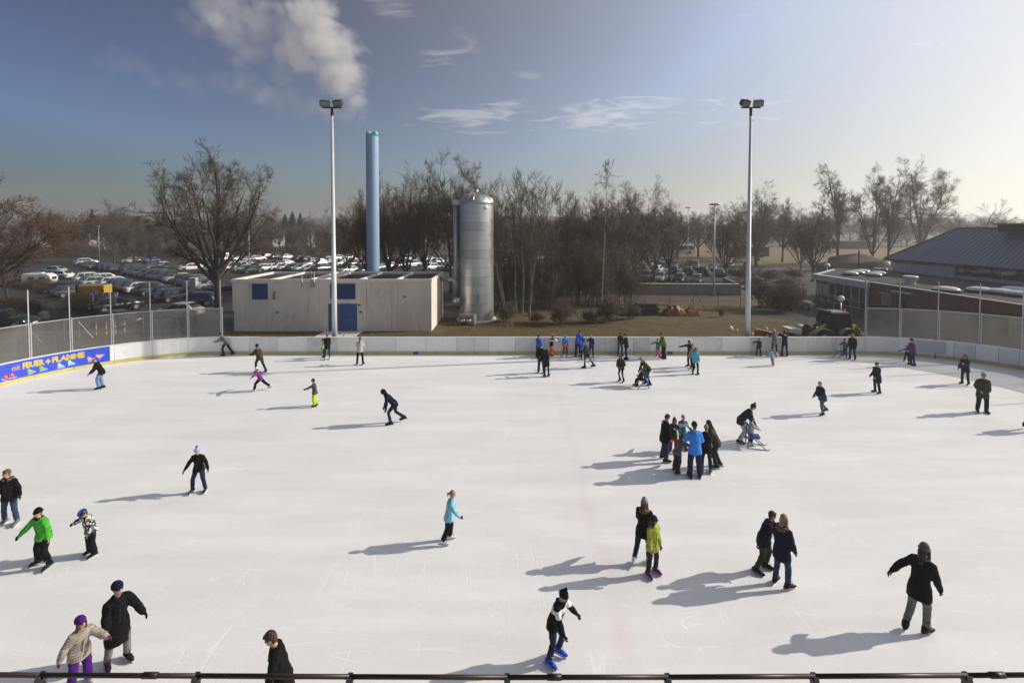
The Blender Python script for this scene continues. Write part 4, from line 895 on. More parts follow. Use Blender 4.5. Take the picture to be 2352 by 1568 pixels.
# ================================================================ brick hall with flat roofed annexe
m_brick = bpy.data.materials.new('dark_brick'); m_brick.use_nodes = True
n_, l_, b_ = nodes_of(m_brick); bt = n_.new('ShaderNodeTexBrick'); co = n_.new('ShaderNodeTexCoord'); mpx = n_.new('ShaderNodeMapping'); mpx.inputs['Rotation'].default_value = (R(90), 0, R(90))
l_(co.outputs['Object'], mpx.inputs[0]); sx_ = n_.new('ShaderNodeSeparateXYZ'); l_(co.outputs['Object'], sx_.inputs[0]); cx_ = n_.new('ShaderNodeCombineXYZ'); l_(sx_.outputs[1], cx_.inputs[0]); l_(sx_.outputs[2], cx_.inputs[1]); l_(cx_.outputs[0], bt.inputs[0])
bt.inputs['Color1'].default_value = (.21, .078, .052, 1); bt.inputs['Color2'].default_value = (.15, .055, .038, 1); bt.inputs['Mortar'].default_value = (.1, .085, .075, 1)
bt.inputs['Scale'].default_value = 1; bt.inputs['Brick Width'].default_value = .25; bt.inputs['Row Height'].default_value = .083; bt.inputs['Mortar Size'].default_value = .011
l_(bt.outputs[0], b_.inputs['Base Color']); b_.inputs['Roughness'].default_value = .85
bk = n_.new('ShaderNodeBump'); bk.inputs['Strength'].default_value = .5; bk.inputs['Distance'].default_value = .02; l_(bt.outputs['Fac'], bk.inputs['Height']); bk.invert = True; l_(bk.outputs[0], b_.inputs['Normal'])
m_wfr = mat('white_frame', (.6, .61, .63), .5, var=.05); m_pane = mat('window_pane', (.018, .02, .022), .05, var=0, spec=.9); m_fascia = mat('fascia_panel', (.58, .59, .61), .5, var=.06)
m_broof = mat('gravel_bitumen', (.03, .028, .026), .95, var=0, col2=(.06, .055, .05), scale=2.5, bump=.4, bscale=30)
m_dome = mat('rooflight_acrylic', (.55, .56, .56), .18, var=.05, spec=.8); m_seam = mat('blue_grey_metal', (.16, .19, .26), .5, .1, var=.08, scale=.6)
AX, AZ = 35.5, 3.3
ann = thing('annexe', 'flat roofed brick annexe with white framed windows and roof domes at right', 'building')
MB().add([(AX+.1,17,0),(AX+.1,55.8,0),(42,62.2,0),(48.6,60.4,0),(48.6,17,0),(AX+.1,17,AZ-.16),(AX+.1,55.8,AZ-.16),(42,62.2,AZ-.16),(48.6,60.4,AZ-.16),(48.6,17,AZ-.16)], [(0,5,6,1),(1,6,7,2),(2,7,8,3),(3,8,9,4),(4,9,5,0),(5,9,8,7,6)]).build('core', m_brick, ann)
MB().box(AX, AX + .098, 16.9, 47.3, 0, AZ - .02).build('brick_wall', m_brick, ann)
ar = MB().add([(AX+.12,17,AZ-.1),(AX+.12,55.7,AZ-.1),(42,62.1,AZ-.1),(48.3,60.3,AZ-.1),(48.3,17,AZ-.1)], [(4,3,2,1,0)][::-1]).build('roof', m_broof, ann)
if ar.data.polygons[0].normal.z < 0: ar.data.flip_normals()
MB().box(AX - .04, AX + .2, 16.9, 47.3, AZ - .018, AZ + .03).build('coping', m_wfr, ar)
MB().bar((AX + .15, 55.9, AZ - .02), (42, 62.3, AZ - .02), .25, .12).build('coping', m_fascia, ar)
MB().bar((42, 62.3, AZ - .02), (48.3, 60.5, AZ - .02), .25, .12).build('coping', m_fascia, ar)
for a, b in zip((47.32, 49.5, 51.7, 53.9), (49.49, 51.69, 53.89, 56.1)): MB().box(AX - .35, AX + .14, a, b - .01, AZ - .62, AZ + .02).build('fascia', m_fascia, ann)
MB().box(AX - .02, AX + .098, 47.32, 55.9, 0, .42).build('sill_wall', m_brick, ann)
ny = 7
for k in range(ny):
    a, b = 47.5 + k*1.18, 47.5 + (k + 1)*1.18; fr = MB()
    fr.box(AX - .06, AX + .06, a, a + .09, .42, AZ - .63); fr.box(AX - .055, AX + .055, a + .09, b, .42, .5); fr.box(AX - .055, AX + .055, a + .09, b, AZ - .71, AZ - .63); fr.box(AX - .055, AX + .055, a + .09, b, 1.05, 1.12)
    wv = fr.build('window', m_wfr, ann)
    for z0, z1 in ((.5, 1.05), (1.12, AZ - .71)): MB().box(AX + .01, AX + .03, a + .09, b, z0, z1).build('pane', m_pane, wv)
for a, z0, z1, l in ((44.7, 1.35, 2.3, 1.0),):
    wv = MB().box(AX - .05, AX - .002, a, a + l, z0, z1).build('window', m_wfr, ann); MB().box(AX - .056, AX - .051, a + .07, a + l - .07, z0 + .07, z1 - .07).build('pane', mat('pane_pale', (.25, .24, .22), .3), wv)
    MB().box(AX - .35, AX, a - .1, a + l + .1, z1 + .12, z1 + .2).build('canopy', m_wfr, ann)
MB().box(AX - .05, AX - .002, 42.9, 44, .02, 2.1).build('door', m_dark, ann)
MB().box(AX - .25, AX - .002, 42.2, 44.4, 2.75, 2.9).build('strip_lamp', m_wfr, ann)
MB().box(AX - .06, AX - .002, 33.3, 33.7, .9, 1.9).build('vent_grille', m_dark, ann)
def dome(x, y, r, h=.42):
    p = G(x, y, AZ); p.z = AZ - .1; t = MB(); n = 24
    t.tube([(p.x,p.y,p.z), (p.x,p.y,p.z+.22)], r*1.04, n); o = t.build('rooflight', m_broof, ar)
    pr = [(1, .2), (.98, .26), (.86, .2 + h*.62), (.62, .2 + h*.88), (.3, .2 + h), (.05, .2 + h*1.02)]
    MB().loft([[(p.x + math.cos(2*math.pi*j/n)*r*k, p.y + math.sin(2*math.pi*j/n)*r*k, p.z + z) for j in range(n)] for k, z in pr]).build('dome', m_dome, o, True)
for x, y in ((1953.6, 630.5), (1969, 628), (1981, 625.5), (2007, 633), (2018, 630)): dome(x, y, .8, .3)
dome(2020, 620.5, .7, .25)
for x, y in ((2174, 668), (2252, 669), (2300, 673), (2332, 668), (2341, 678)): dome(x, y, .95, .3)
p = G(2091, 650, AZ); MB().tube([(p.x,p.y,AZ-.1), (p.x,p.y,AZ+.15), (p.x,p.y,AZ+.18), (p.x,p.y,AZ+.62), (p.x,p.y,AZ+.7)], [.42, .4, .45, .62, .55], 14).build('vent_cowl', m_wfr, ar)
p = G(1972, 617, AZ); MB().tube([(p.x,p.y,AZ-.1), (p.x,p.y,AZ + 2.4)], .09, 8).build('flue', m_dark, ar)
hall = thing('sports_hall', 'hall with large blue grey standing seam hip roof at the right edge', 'building')
HX = 48.4
MB().box(HX + .05, 57, 18, 60.9, 0, 4.7).build('core', m_fascia, hall)
for a, b in zip((18, 22.4, 26.8, 31.2, 35.6, 40, 44.4, 48.2), (22.4, 26.8, 31.2, 35.6, 40, 44.4, 48.2, 52)):
    MB().box(HX, HX + .049, a + .01, b - .01, 3.25, 3.55).build('wall_panel', m_fascia, hall)
    wv = MB().box(HX - .02, HX + .04, a, a + .1, 3.55, 4.75).build('window', m_dark, hall); MB().box(HX + .0, HX + .02, a + .1, b, 3.56, 4.74).build('pane', m_pane, wv)
    MB().box(HX - .015, HX + .03, a + 1.4, a + 1.46, 3.55, 4.75).build('mullion', m_dark, wv); MB().box(HX - .015, HX + .03, a + 2.9, a + 2.96, 3.55, 4.75).build('mullion', m_dark, wv)
for a, b in ((52.3, 55.2), (55.2, 57.8), (57.8, 60.9)):
    MB().box(HX, HX + .049, a + .01, b - .01, 3.25, 4.28).build('wall_panel', m_fascia, hall)
    wv = MB().box(HX, HX + .04, a + .02, a + .1, 4.28, 4.75).build('window', m_dark, hall); MB().box(HX + .01, HX + .02, a + .1, b, 4.29, 4.74).build('pane', m_pane, wv)
MB().box(HX - .25, HX, 52.02, 52.28, 3.2, 4.8).build('pier', m_fascia, hall)
MB().box(HX - .2, HX, 57.7, 57.9, 3.2, 4.8).build('pier', m_fascia, hall)
EX, RX, EZ, RZ, YB, YA = 47.7, 52.6, 4.8, 8.68, 61.4, 16.0; run = RX - EX; slope = (RZ - EZ)/run
rf = MB().add([(EX+.05,YA,EZ-.06),(EX+.05,YB,EZ-.06),(RX,YB-run,RZ-.06),(RX,YA,RZ-.06),(RX*2-EX,YB,EZ-.06),(RX*2-EX,YA,EZ-.06)], [(0,3,2,1),(2,4,1),(3,5,4,2),(0,1,4,5)]).build('roof', m_seam, hall)
MB().box(EX - .05, EX + .1, YA, YB, EZ - .22, EZ - .05).build('gutter', m_dark, rf)
pw = .55; nfull = int((YB - run - YA)/pw)
pm = MB(); pm.add([(0,.006,0),(0,pw-.006,0),(run,pw-.006,RZ-EZ),(run,.006,RZ-EZ)], [(0,3,2,1)][::1]); pm.bar((0,0,.02), (run,0,RZ-EZ+.02), .03, .05); pme = pm.mesh('roof_panel', m_seam)
for k in range(nfull): put(pme, 'roof_panel', rf, (EX, YB - run - (k + 1)*pw, EZ))
y = YB - run
while y < YB - .1:
    y2 = min(y + pw, YB); ra, rb = YB - y, YB - y2
    q = MB(); q.add([(EX,y+.006,EZ),(EX,y2-.006,EZ),(EX+max(rb,.01),y2-.006,EZ+max(rb,.01)*slope),(EX+ra,y+.006,EZ+ra*slope)], [(0,3,2,1)]); q.bar((EX,y,EZ+.02), (EX+ra,y,EZ+ra*slope+.02), .03, .05); q.build('roof_panel', m_seam, rf); y = y2
MB().bar((EX, YB, EZ + .03), (RX, YB - run, RZ + .03), .2, .08).build('hip_cap', m_seam, rf)
MB().bar((RX, YA, RZ + .02), (RX, YB - run, RZ + .02), .3, .08).build('ridge_cap', m_seam, rf)
MB().box(RX - 1.4, RX + 1.4, 40, 50.5, RZ - .4, RZ + .32).build('ridge_lantern', m_dark, rf)
MB().box(RX - 1.7, RX + 1.7, 39.6, 50.9, RZ + .325, RZ + .45).build('lantern_roof', m_seam, rf)
# ================================================================ wheel loader with snow plough
m_ly = mat('loader_yellow', (.8, .5, .03), .4, var=.1, scale=2, detail=7); m_lk = mat('loader_black', (.018, .018, .018), .55, var=.2); m_red = mat('plough_red', (.25, .045, .028), .6, var=.3, scale=2, detail=8)
m_lg = mat('cab_glass', (.012, .022, .022), .08, var=0, spec=.5); m_fend = mat('fender_grey', (.3, .31, .33), .5, var=.1)
LY = 35.2; lx = lambda x, y=770: D(x, y, LY).x; lz = lambda y: D(1900, y, LY).z
lo = thing('wheel_loader', 'yellow and black wheel loader with red snow plough behind the boards', 'loader')
def px(pts, y0, y1, name, m, par=lo, dy=0):
    a = [(lx(x, y), LY + y0 + dy, lz(y)) for x, y in pts]; b = [(lx(x, y), LY + y1 + dy, lz(y)) for x, y in pts]
    return MB().loft([a[::-1], b[::-1]]).build(name, m, par)
hood = px([(1964, 748), (1972, 748), (1982, 757), (1986, 770), (1984, 779), (1966, 779)], .25, 1.55, 'engine_hood', m_ly)
px([(1968.5, 755), (1975, 756), (1981, 762), (1982, 767), (1969, 767)], .235, .249, 'hood_grille', m_lk, hood)
px([(1966, 769), (1985, 769), (1982, 777), (1966, 777)], .238, .249, 'hood_skirt', m_lk, hood)
text_on('350', 0, 0, 0, 0, m_lk, .03, name='lettering', parent=hood, place=lambda u, h: (lx(1969.5 + u*9, 752), LY + .247, lz(754.3 + u*2 - h*3.2)))
MB().tube([(lx(1979, 773), LY + .2, lz(773)), (lx(1979, 773), LY + .237, lz(773))], .075, 12).build('emblem', m_fend, hood)
chs = px([(1860, 790), (1985, 790), (1985, 779.5), (1900, 779), (1862, 783)], .45, 1.35, 'chassis', m_lk)
cabf = thing('cab', None, None); cabf.parent = lo
def strut(a, b, dy, w=.09): MB().bar((lx(*a), LY + dy, lz(a[1])), (lx(*b), LY + dy, lz(b[1])), w).build('cab_post', m_lk, cabf)
for dy in (.3, 1.5):
    for a, b in (((1906, 742), (1915, 722)), ((1924, 771), (1925, 723)), ((1963, 746), (1957, 723)), ((1906, 742), (1912, 771)), ((1912, 771), (1960, 771)), ((1960, 771), (1963, 746)), ((1915, 722), (1957, 723))): strut(a, b, dy)
for x, y in ((1915, 722), (1957, 723), (1906, 742), (1963, 746)): MB().bar((lx(x, y), LY + .3, lz(y)), (lx(x, y), LY + 1.5, lz(y)), .08).build('cab_post', m_lk, cabf)
for dy in (.31, 1.49):
    px([(1907, 742), (1915.5, 723), (1924, 723.5), (1923, 770), (1913, 770)], dy - .008, dy + .008, 'cab_window', m_plexc if 'm_plexc' in globals() else m_lg, cabf)
    px([(1926, 770), (1926, 723.5), (1956.5, 724), (1962, 746), (1959, 770)], dy - .008, dy + .008, 'cab_window', m_lg, cabf)
MB().add([(lx(1906.5, 742), LY+.35, lz(742)), (lx(1906.5, 742), LY+1.45, lz(742)), (lx(1915, 723), LY+1.45, lz(723)), (lx(1915, 723), LY+.35, lz(723))], [(0,1,2,3)]).build('windscreen', m_lg, cabf)
MB().add([(lx(1963, 746), LY+.35, lz(746)), (lx(1963, 746), LY+1.45, lz(746)), (lx(1957, 724), LY+1.45, lz(724)), (lx(1957, 724), LY+.35, lz(724))], [(0,3,2,1)]).build('rear_window', m_lg, cabf)
px([(1911, 721.5), (1915, 718.6), (1955, 719), (1959, 722)], .24, 1.56, 'cab_roof', mat('cab_roof_grey', (.2, .2, .2), .5), cabf)
px([(1930, 771), (1930, 752), (1940, 750), (1946, 762), (1946, 771)], .7, 1.1, 'seat', m_lk, cabf)
MB().tube([(lx(1959, 727), LY+.9, lz(727)), (lx(1959, 721), LY+.9, lz(721))], .06, 8).build('beacon_stem', m_lk, cabf)
MB().ball((lx(1959, 718), LY+.9, lz(718)), .1, 10, 7, sz=1.2).build('beacon', mat('beacon_orange', (.6, .13, .03), .3), cabf, True)
px([(1964, 738), (1967, 738), (1967, 744), (1964, 744)], .05, .12, 'mirror', m_lk, cabf)
px([(1908, 723), (1904, 716), (1915, 715.6), (1916, 718)], .3, 1.5, 'sun_visor', m_lk, cabf)
for x, nm in ((1892, 'front'), (1951, 'rear')):
    for dy in (.1, 1.45):
        wv = MB().tube([(lx(x), LY + dy - .2, .56), (lx(x), LY + dy - .16, .56), (lx(x), LY + dy + .16, .56), (lx(x), LY + dy + .2, .56)], [.46, .56, .56, .46], 26).build('wheel', m_tyre, lo)
        MB().tube([(lx(x), LY + dy - .215, .56), (lx(x), LY + dy - .19, .56)], [.2, .27], 18).build('rim', m_fend, wv)
    fd = MB(); n = 12
    for k in range(n):
        a0, a1 = R(8 + k*150/n), R(8 + (k + 1)*150/n)
        q = [(lx(x) + math.cos(a)*r, LY + yy, .5 + math.sin(a)*r) for a in (a0, a1) for r in (.68, .73) for yy in (-.12, .36)]
        fd.add(q, [(0,1,5,4),(2,6,7,3),(0,4,6,2),(1,3,7,5)])
    fd.build('fender', m_fend, lo)
for dy in (.42, 1.2):
    bm_ = px([(1913, 746), (1909, 752), (1880, 768), (1868, 779), (1862, 779), (1872, 766), (1906, 745)], dy, dy + .12, 'boom_arm', m_ly)
    if dy < 1: text_on('Kramer', 0, 0, 0, 0, m_lk, .02, name='lettering', parent=bm_, place=lambda u, h: (lx(1876 + u*16, 765), LY + .414, lz(770 - u*10 - h*4)))
MB().tube([(lx(1905, 742), LY + .8, lz(742)), (lx(1884, 752), LY + .8, lz(752))], .07, 8).build('lift_ram', m_lk, lo); MB().tube([(lx(1884, 752), LY + .8, lz(752)), (lx(1862, 772), LY + .8, lz(772))], .045, 8).build('ram_rod', m_galv, lo)
px([(1860, 784), (1862, 758), (1868, 750), (1874, 752), (1872, 784)], .6, 1.05, 'quick_hitch', m_lk)
px([(1822, 784), (1850, 784), (1862, 776), (1822, 768)], .35, 1.3, 'plough_frame', m_lk)
px([(1817.5, 764.5), (1845, 765.5), (1844.5, 757), (1817, 756)], .2, 1.2, 'ballast_block', mat('ballast_white', (.66, .65, .62), .7, var=.06))
blade_ = MB(); rings = []
for u, (cx0, cyy) in enumerate(((1733, 0), (1760, .5), (1790, 1.0), (1822, 1.6))):
    h = (1.22, 1.0, .7, .55)[u]; x = lx(cx0); rings.append([(x, LY + cyy - .1, .08), (x + .05, LY + cyy + .22, h*.45), (x, LY + cyy - .06, h), (x + .05, LY + cyy, h + .02), (x + .1, LY + cyy + .28, h*.45), (x + .05, LY + cyy - .04, .06)])
blade_.loft(rings).build('plough_blade', m_red, lo)
px([(1734, 775), (1733, 757), (1734.5, 757), (1736, 775)], -.13, -.1, 'plough_marker', m_lk)
px([(1790, 782), (1850, 782), (1850, 776), (1796, 774)], .3, 1.4, 'plough_beam', m_red)
# ================================================================ things on the lawn and behind it
wl = thing('retaining_wall', 'long low grey concrete wall below the right car park', 'wall')
xa = [G(1340, 673.5), G(1454, 674), G(1535, 675), G(1612, 675.7), G(1694, 676.5)]
m_cw = mat('weathered_concrete', (.2, .19, .175), .9, var=0, col2=(.3, .285, .26), scale=.8, bump=.3, bscale=20, detail=9, aniso=(1, 1, .3))
for a, b in zip(xa[:-1], xa[1:]):
    d = (b - a).normalized()*.01; MB().bar(a + d + Vector((0,0,.66)), b - d + Vector((0,0,.66)), .3, 1.34).build('wall_section', m_cw, wl)
MB().bar(xa[0] + Vector((0,0,1.36)), xa[-1] + Vector((.05,0,1.36)), .4, .06).build('coping', m_trim, wl)
MB().bar(xa[-1] + Vector((.2,-.2,.68)), xa[-1] + Vector((2.2,9,.68)), .3, 1.36).build('return_wall', m_cw, wl)
m_tarp = mat('orange_tarp', (.2, .05, .022), .55, var=.3, scale=2, bump=.6, bscale=5, detail=6)
def blob(name, label, cat, x, y, w_, h_, m, seed, kx=1.0, parts=1):
    p = G(x, y); t = thing(name, label, cat, p); bm = bmesh.new(); bmesh.ops.create_icosphere(bm, subdivisions=4, radius=1)
    for v in bm.verts:
        c = v.co.copy(); k = 1 + .35*mnoise.noise(c*1.7 + Vector((seed, 0, 0))) + .12*mnoise.noise(c*5 + Vector((0, seed, 0)))
        v.co = Vector((c.x*w_*k*kx, c.y*w_*.6*k, max(c.z*h_*k + h_*.25, -.02)))
    me = bpy.data.meshes.new(name); bm.to_mesh(me); bm.free(); me.materials.append(m); me.polygons.foreach_set('use_smooth', [True]*len(me.polygons)); put(me, 'sheet' if parts else 'body', t); return t
t = thing('tarpaulin_heap', 'crumpled orange red tarpaulin draped over a heap at the lawn edge', 'tarpaulin', G(1568, 723))
rows = []
for i in range(17):
    u = i/16; x = -1.9 + 3.7*u; h = .85*(.15 + 1.05*max(0, 1 - abs(u - .28)/.3)**.5 if u < .52 else .35 + .5*math.sin((u - .52)/.48*math.pi)) 
    rows.append([(x + .25*mnoise.noise(Vector((i*.9, j*1.3, 3))), -.75 + 1.5*j/12, max(0.0, h*math.sin(math.pi*min(max(j/12, 0), 1))**.45 + .3*mnoise.noise(Vector((i*1.1, j*1.2, 7))) - .02)) for j in range(13)])
bm_ = MB(); bm_.loft(rows, cap=False, close=False); autosmooth(bm_.build('sheet', m_tarp, t), 25)
sk = thing('tipping_skip', 'dark grey steel skip on pallets beside the orange tarpaulin', 'skip', G(1483, 722))
m_skip = mat('skip_grey', (.06, .066, .066), .5, .3, var=.15)
MB().loft([[(-1.0,-.45,.15),(1.0,-.45,.15),(1.0,.45,.15),(-1.0,.45,.15)], [(-1.25,-.6,.6),(1.25,-.6,.6),(1.25,.6,.6),(-1.25,.6,.6)], [(-.85,-.62,1.12),(.85,-.62,1.12),(.85,.62,1.12),(-.85,.62,1.12)]]).build('tub', m_skip, sk)
for x in (-.55, .55): MB().bar((x,-.64,.15), (x*.9,-.66,1.14), .09, .05).build('rib', m_lk, sk)
for z in (.3, 1.1): MB().box(-1.0, 1.0, -.66, -.62, z, z + .06).build('rib', m_lk, sk)
MB().box(-.75, -.65, -.645, -.625, .5, .65).build('sticker', m_plate, sk)
def pallet(x, y, label):
    t = thing('pallet_frame', label, 'pallet', G(x, y)); m = mat('weathered_wood', (.13, .1, .07), .9, var=.3)
    for k in range(5): MB().box(-.9, .9, -.5 + k*.24, -.4 + k*.24, .12, .145).build('slat', m, t)
    for xx in (-.8, -.05, .7): MB().box(xx, xx + .1, -.5, .56, .0, .119).build('runner', m, t)
    for xx in (-.7, .65):
        for yy in (-.4, .4): MB().box(xx, xx + .06, yy, yy + .06, .146, .95).build('post', m_lk, t)
    for zz in (.5, .9):
        MB().box(-.64, .65, -.4, -.35, zz, zz + .05).build('rail', m_lk, t); MB().box(-.64, .65, .4, .45, zz, zz + .05).build('rail', m_lk, t)
pallet(1449, 722, 'black metal frame on a pallet left of the grey skip'); pallet(1521, 722, 'black metal frame on a pallet right of the grey skip')
t = thing('broom', 'thin pole leaning beside the pallet frame', 'pole', G(1437, 722)); MB().tube([(0,0,0), (-.55,.1,1.7)], .025, 6).build('handle', m_galv, t); MB().box(-.1,.25,-.1,.1,0,.1).build('head', m_lk, t)
m_trash = mat('white_plastic', (.7, .69, .66), .5, var=.08)
for x, y, w_, h_, nm in ((1680, 757, .22, .22, 'largest'), (1695.5, 760, .1, .18, 'upright'), (1761.5, 755.5, .16, .14, 'rightmost'), (1730.5, 767, .1, .1, 'smallest')):
    pass
for x, y, w_, h_, nm in ((1680, 757, .22, .22, 'largest white lump on the lawn left of the mast'), (1695, 761, .1, .18, 'narrow white lump on the lawn left of the mast'), (1762, 756, .16, .14, 'white lump on the lawn just right of the mast'), (1730, 768, .1, .1, 'tiny white lump on the lawn beside the mast foot')):
    blob('trash_lump', nm, 'lump', x - 2, y, w_, h_, m_trash, x)  # small lumps of white plastic trash lying on the grass
blob('plastic_sheet', 'white plastic sheet lying behind the loader arm', 'sheet', 1872, 758, .7, .22, m_trash, 5)
blob('plastic_sheet', 'crumpled white plastic on the lawn left of the loader cab', 'sheet', 1841, 750, .45, .16, m_trash, 9)
blob('boulder', 'pale boulder at the end of the left hedge', 'boulder', 100, 730, .55, .5, mat('boulder_stone', (.25, .22, .19), .9, var=.25), 3, parts=0)
wf = thing('wire_fence', 'thin wire fence with steel posts behind the lawn', 'fence'); m_rust = mat('rusty_post', (.1, .085, .07), .8, .3, var=.3)
fx = [1437, 1480, 1537, 1593, 1649, 1700, 1760, 1852]; fp = [G(x, 711 - (x > 1750)*4) for x in fx]
for p in fp: MB().tube([p, p + Vector((0,0,1.75))], .028, 6).build('post', m_rust, wf)
for z in (.3, .95, 1.6):
    for a, b in zip(fp[:-1], fp[1:]): MB().tube([a + Vector((0,0,z)), b + Vector((0,0,z))], .007, 4).build('wire', m_rust, wf)
for a, b in ((1597, 1622), (1597, 1578)): p, q = G(a, 711), G(b, 713); MB().tube([p + Vector((0,0,1.7)), q], .03, 6).build('brace', m_rust, wf)
wf2 = thing('forecourt_fence', 'wire mesh fence with gate posts before the annexe windows', 'fence')
fp = [G(x, y) for x, y in ((1863, 722), (1915, 724), (1956, 727), (1990, 730), (2050, 735))]
for p in fp: MB().tube([p, p + Vector((0,0,2.1))], .035, 8).build('post', m_galv, wf2)
for a, b in zip(fp[:-1], fp[1:]):
    for z in (.15, 1.1, 2.05): MB().tube([a + Vector((0,0,z)), b + Vector((0,0,z))], .012, 4).build('wire', m_rust, wf2)
sgn = MB().tube([fp[2] + Vector((.1,-.03,1.5)), fp[2] + Vector((.1,-.06,1.5))], .3, 8).build('sign_plate', mat('sign_back', (.12, .13, .13), .6), wf2)
# lamps
m_globe = mat('globe_glass', (.8, .8, .77), .25, var=.02)
def globe(x, yg, Y, r, label):
    p = D(x, yg, Y); t = thing('globe_lamp', label, 'lamp', (p.x, Y, 0), group='globe lamps'); MB().tube([(0,0,0), (0,0,p.z - r*.8)], [.05, .04], 8).build('post', m_galv, t, True); MB().tube([(0,0,p.z - r*1.1), (0,0,p.z - r*.7)], [.09, .13], 10).build('collar', m_lk, t); MB().ball((0,0,p.z), r, 18, 12).build('globe', m_globe, t, True)
globe(1931.5, 686, 39.5, .26, 'white globe lamp rising behind the loader cab'); globe(1411, 613, 72, .36, 'white globe lamp at the left end of the concrete wall'); globe(1900, 610, 66, .36, 'small white globe lamp left of the roof domes'); globe(2037, 607, 64, .4, 'small white globe lamp under the hall eave')
def street(x, Y, yt, label, dia=.75):
    p = D(x, yt, Y); t = thing('street_lamp', label, 'street lamp', (p.x, Y, 0), group='tall car park lamps'); MB().tube([(0,0,0), (0,0,p.z)], [.12, .06], 10).build('pole', m_mast, t, True)
    MB().tube([(0,0,p.z - .06), (0,0,p.z + .06), (0,0,p.z + .16)], [dia*.85, dia, dia*.5], 20).build('lamp_head', m_galv, t, True)
street(1642, 61, 470, 'tall disc lamp right of the second rounded tree, by the concrete wall'); street(1581, 105, 477, 'distant disc lamp behind the right car park'); street(570, 96, 461, 'car park lamp seen through the oak crown', .7); street(226, 120, 520, 'car park lamp at the far left', .4)
# left: caravan, compressor, sign, barrier, cabinet, bollards
cv = thing('caravan', 'white caravan parked behind the hedge at left', 'caravan', G(92, 656), R(12), scale=.76); m_cv = mat('caravan_white', (.68, .67, .64), .45, var=.05)
o = MB().loft([[(-2.5,y,.45),(2.2,y,.45),(2.5,y,1.1),(2.35,y,2.0),(1.7,y,2.45),(-2.2,y,2.5),(-2.5,y,2.2)] for y in (-1.05, 1.05)]).build('body', m_cv, cv); bevel(o, .12, 2)
for x in (-1.3, .5): MB().box(x, x + 1.0, -1.075, -1.052, 1.25, 1.85).build('window', m_pane, cv)
MB().box(2.43, 2.47, -.6, .6, 1.25, 1.8).build('window', m_pane, cv); MB().box(-.9, .6, -.5, .5, 2.5, 2.66).build('roof_vent', m_cv, cv)
for y in (-.9, .9): MB().tube([(-.2,y-.09,.32), (-.2,y+.09,.32)], .32, 16).build('wheel', m_tyre, cv)
MB().bar((2.2,0,.45), (3.5,0,.45), .1).build('drawbar', m_galv, cv)
p0 = G(212, 688); cp = thing('compressor_truck', 'yellow and navy compressor body with striped warning bar', 'compressor', p0, R(4), scale=.8); m_cy = mat('compressor_yellow', (.5, .3, .012), .45, var=.1); m_navy = mat('navy_panel', (.02, .025, .12), .5)
o = MB().box(-1.5, 2.3, -.8, .9, .95, 2.25).build('canopy', m_cy, cp); bevel(o, .1, 2)
MB().box(-1.5, 2.25, -.82, .88, .55, .948).build('lower_panel', m_navy, cp); MB().box(-.9, .8, -.83, -.802, 1.15, 2.05).build('side_door', m_cy, cp)
for x in (-1.3, 1.9): MB().box(x, x + .35, -.825, -.801, 1.25, 1.55).build('vent', m_lk, cp)
MB().box(-1.7, -1.45, -.85, .9, .4, 2.35).build('end_frame', m_lk, cp)
for x in (-1.0, 1.3):
    for y in (-.75, .75): MB().tube([(x,y-.1,.33), (x,y+.1,.33)], .33, 16).build('wheel', m_tyre, cp)
MB().box(-1.5, 2.3, -.7, .8, 2.26, 2.3).build('roof_rack', m_galv, cp)
q = G(236, 693); br = thing('warning_barrier', 'red and white striped warning board below the compressor', 'barrier', q, R(2))
for k in range(9): MB().add([(-1.5+k*.34,-.02,.75),(-1.5+k*.34+.34,-.02,.75),(-1.5+k*.34+.34+.14,-.02,1.08),(-1.5+k*.34+.14,-.02,1.08)], [(0,1,2,3)]).build('stripe', (m_wfr, mat('stripe_red', (.3, .06, .05), .5))[k % 2], br)
MB().box(-1.5, 1.7, 0, .04, .7, 1.1).build('board', m_wfr, br)
for x in (-1.2, 1.3): MB().box(x, x + .08, 0, .3, 0, .7).build('leg', m_galv, br)
q = G(214, 716); sg = thing('path_sign', 'round blue path sign with white pedestrian and bicycle symbols on a post', 'sign', q)
zt = D(212, 672, q.y).z; MB().tube([(0,.03,0), (0,.03,zt + .1)], .03, 8).build('post', m_galv, sg, True)
dsk = MB().tube([(0,-.01,zt), (0,.01,zt)], .33, 28).build('disc', mat('sign_blue', (.02, .13, .5), .45), sg); rim_ = MB()
for k in range(28):
    a, b = 2*math.pi*k/28, 2*math.pi*(k+1)/28; rim_.add([(math.cos(t)*r, -.014, zt + math.sin(t)*r) for t, r in ((a,.29),(b,.29),(b,.325),(a,.325))], [(0,1,2,3)])
rim_.build('rim', m_wfr, dsk)
MB().ball((-.02,-.016,zt+.17), .05, 10, 6, sy=.1).build('symbol', m_wfr, dsk); MB().add([(-.06,-.016,zt+.12),(.03,-.016,zt+.12),(.06,-.016,zt-.02),(-.02,-.016,zt-.02)], [(0,1,2,3)]).build('symbol', m_wfr, dsk)
MB().box(-.27, .27, -.016, -.0145, zt - .035, zt - .02).build('symbol', m_wfr, dsk)
for x in (-.11, .11): MB().tube([(x,-.0155,zt-.15), (x,-.0175,zt-.15)], .075, 14).build('symbol', m_wfr, dsk)
MB().box(-.1, .1, -.0175, -.0155, zt - .1, zt - .08).build('symbol', m_wfr, dsk)
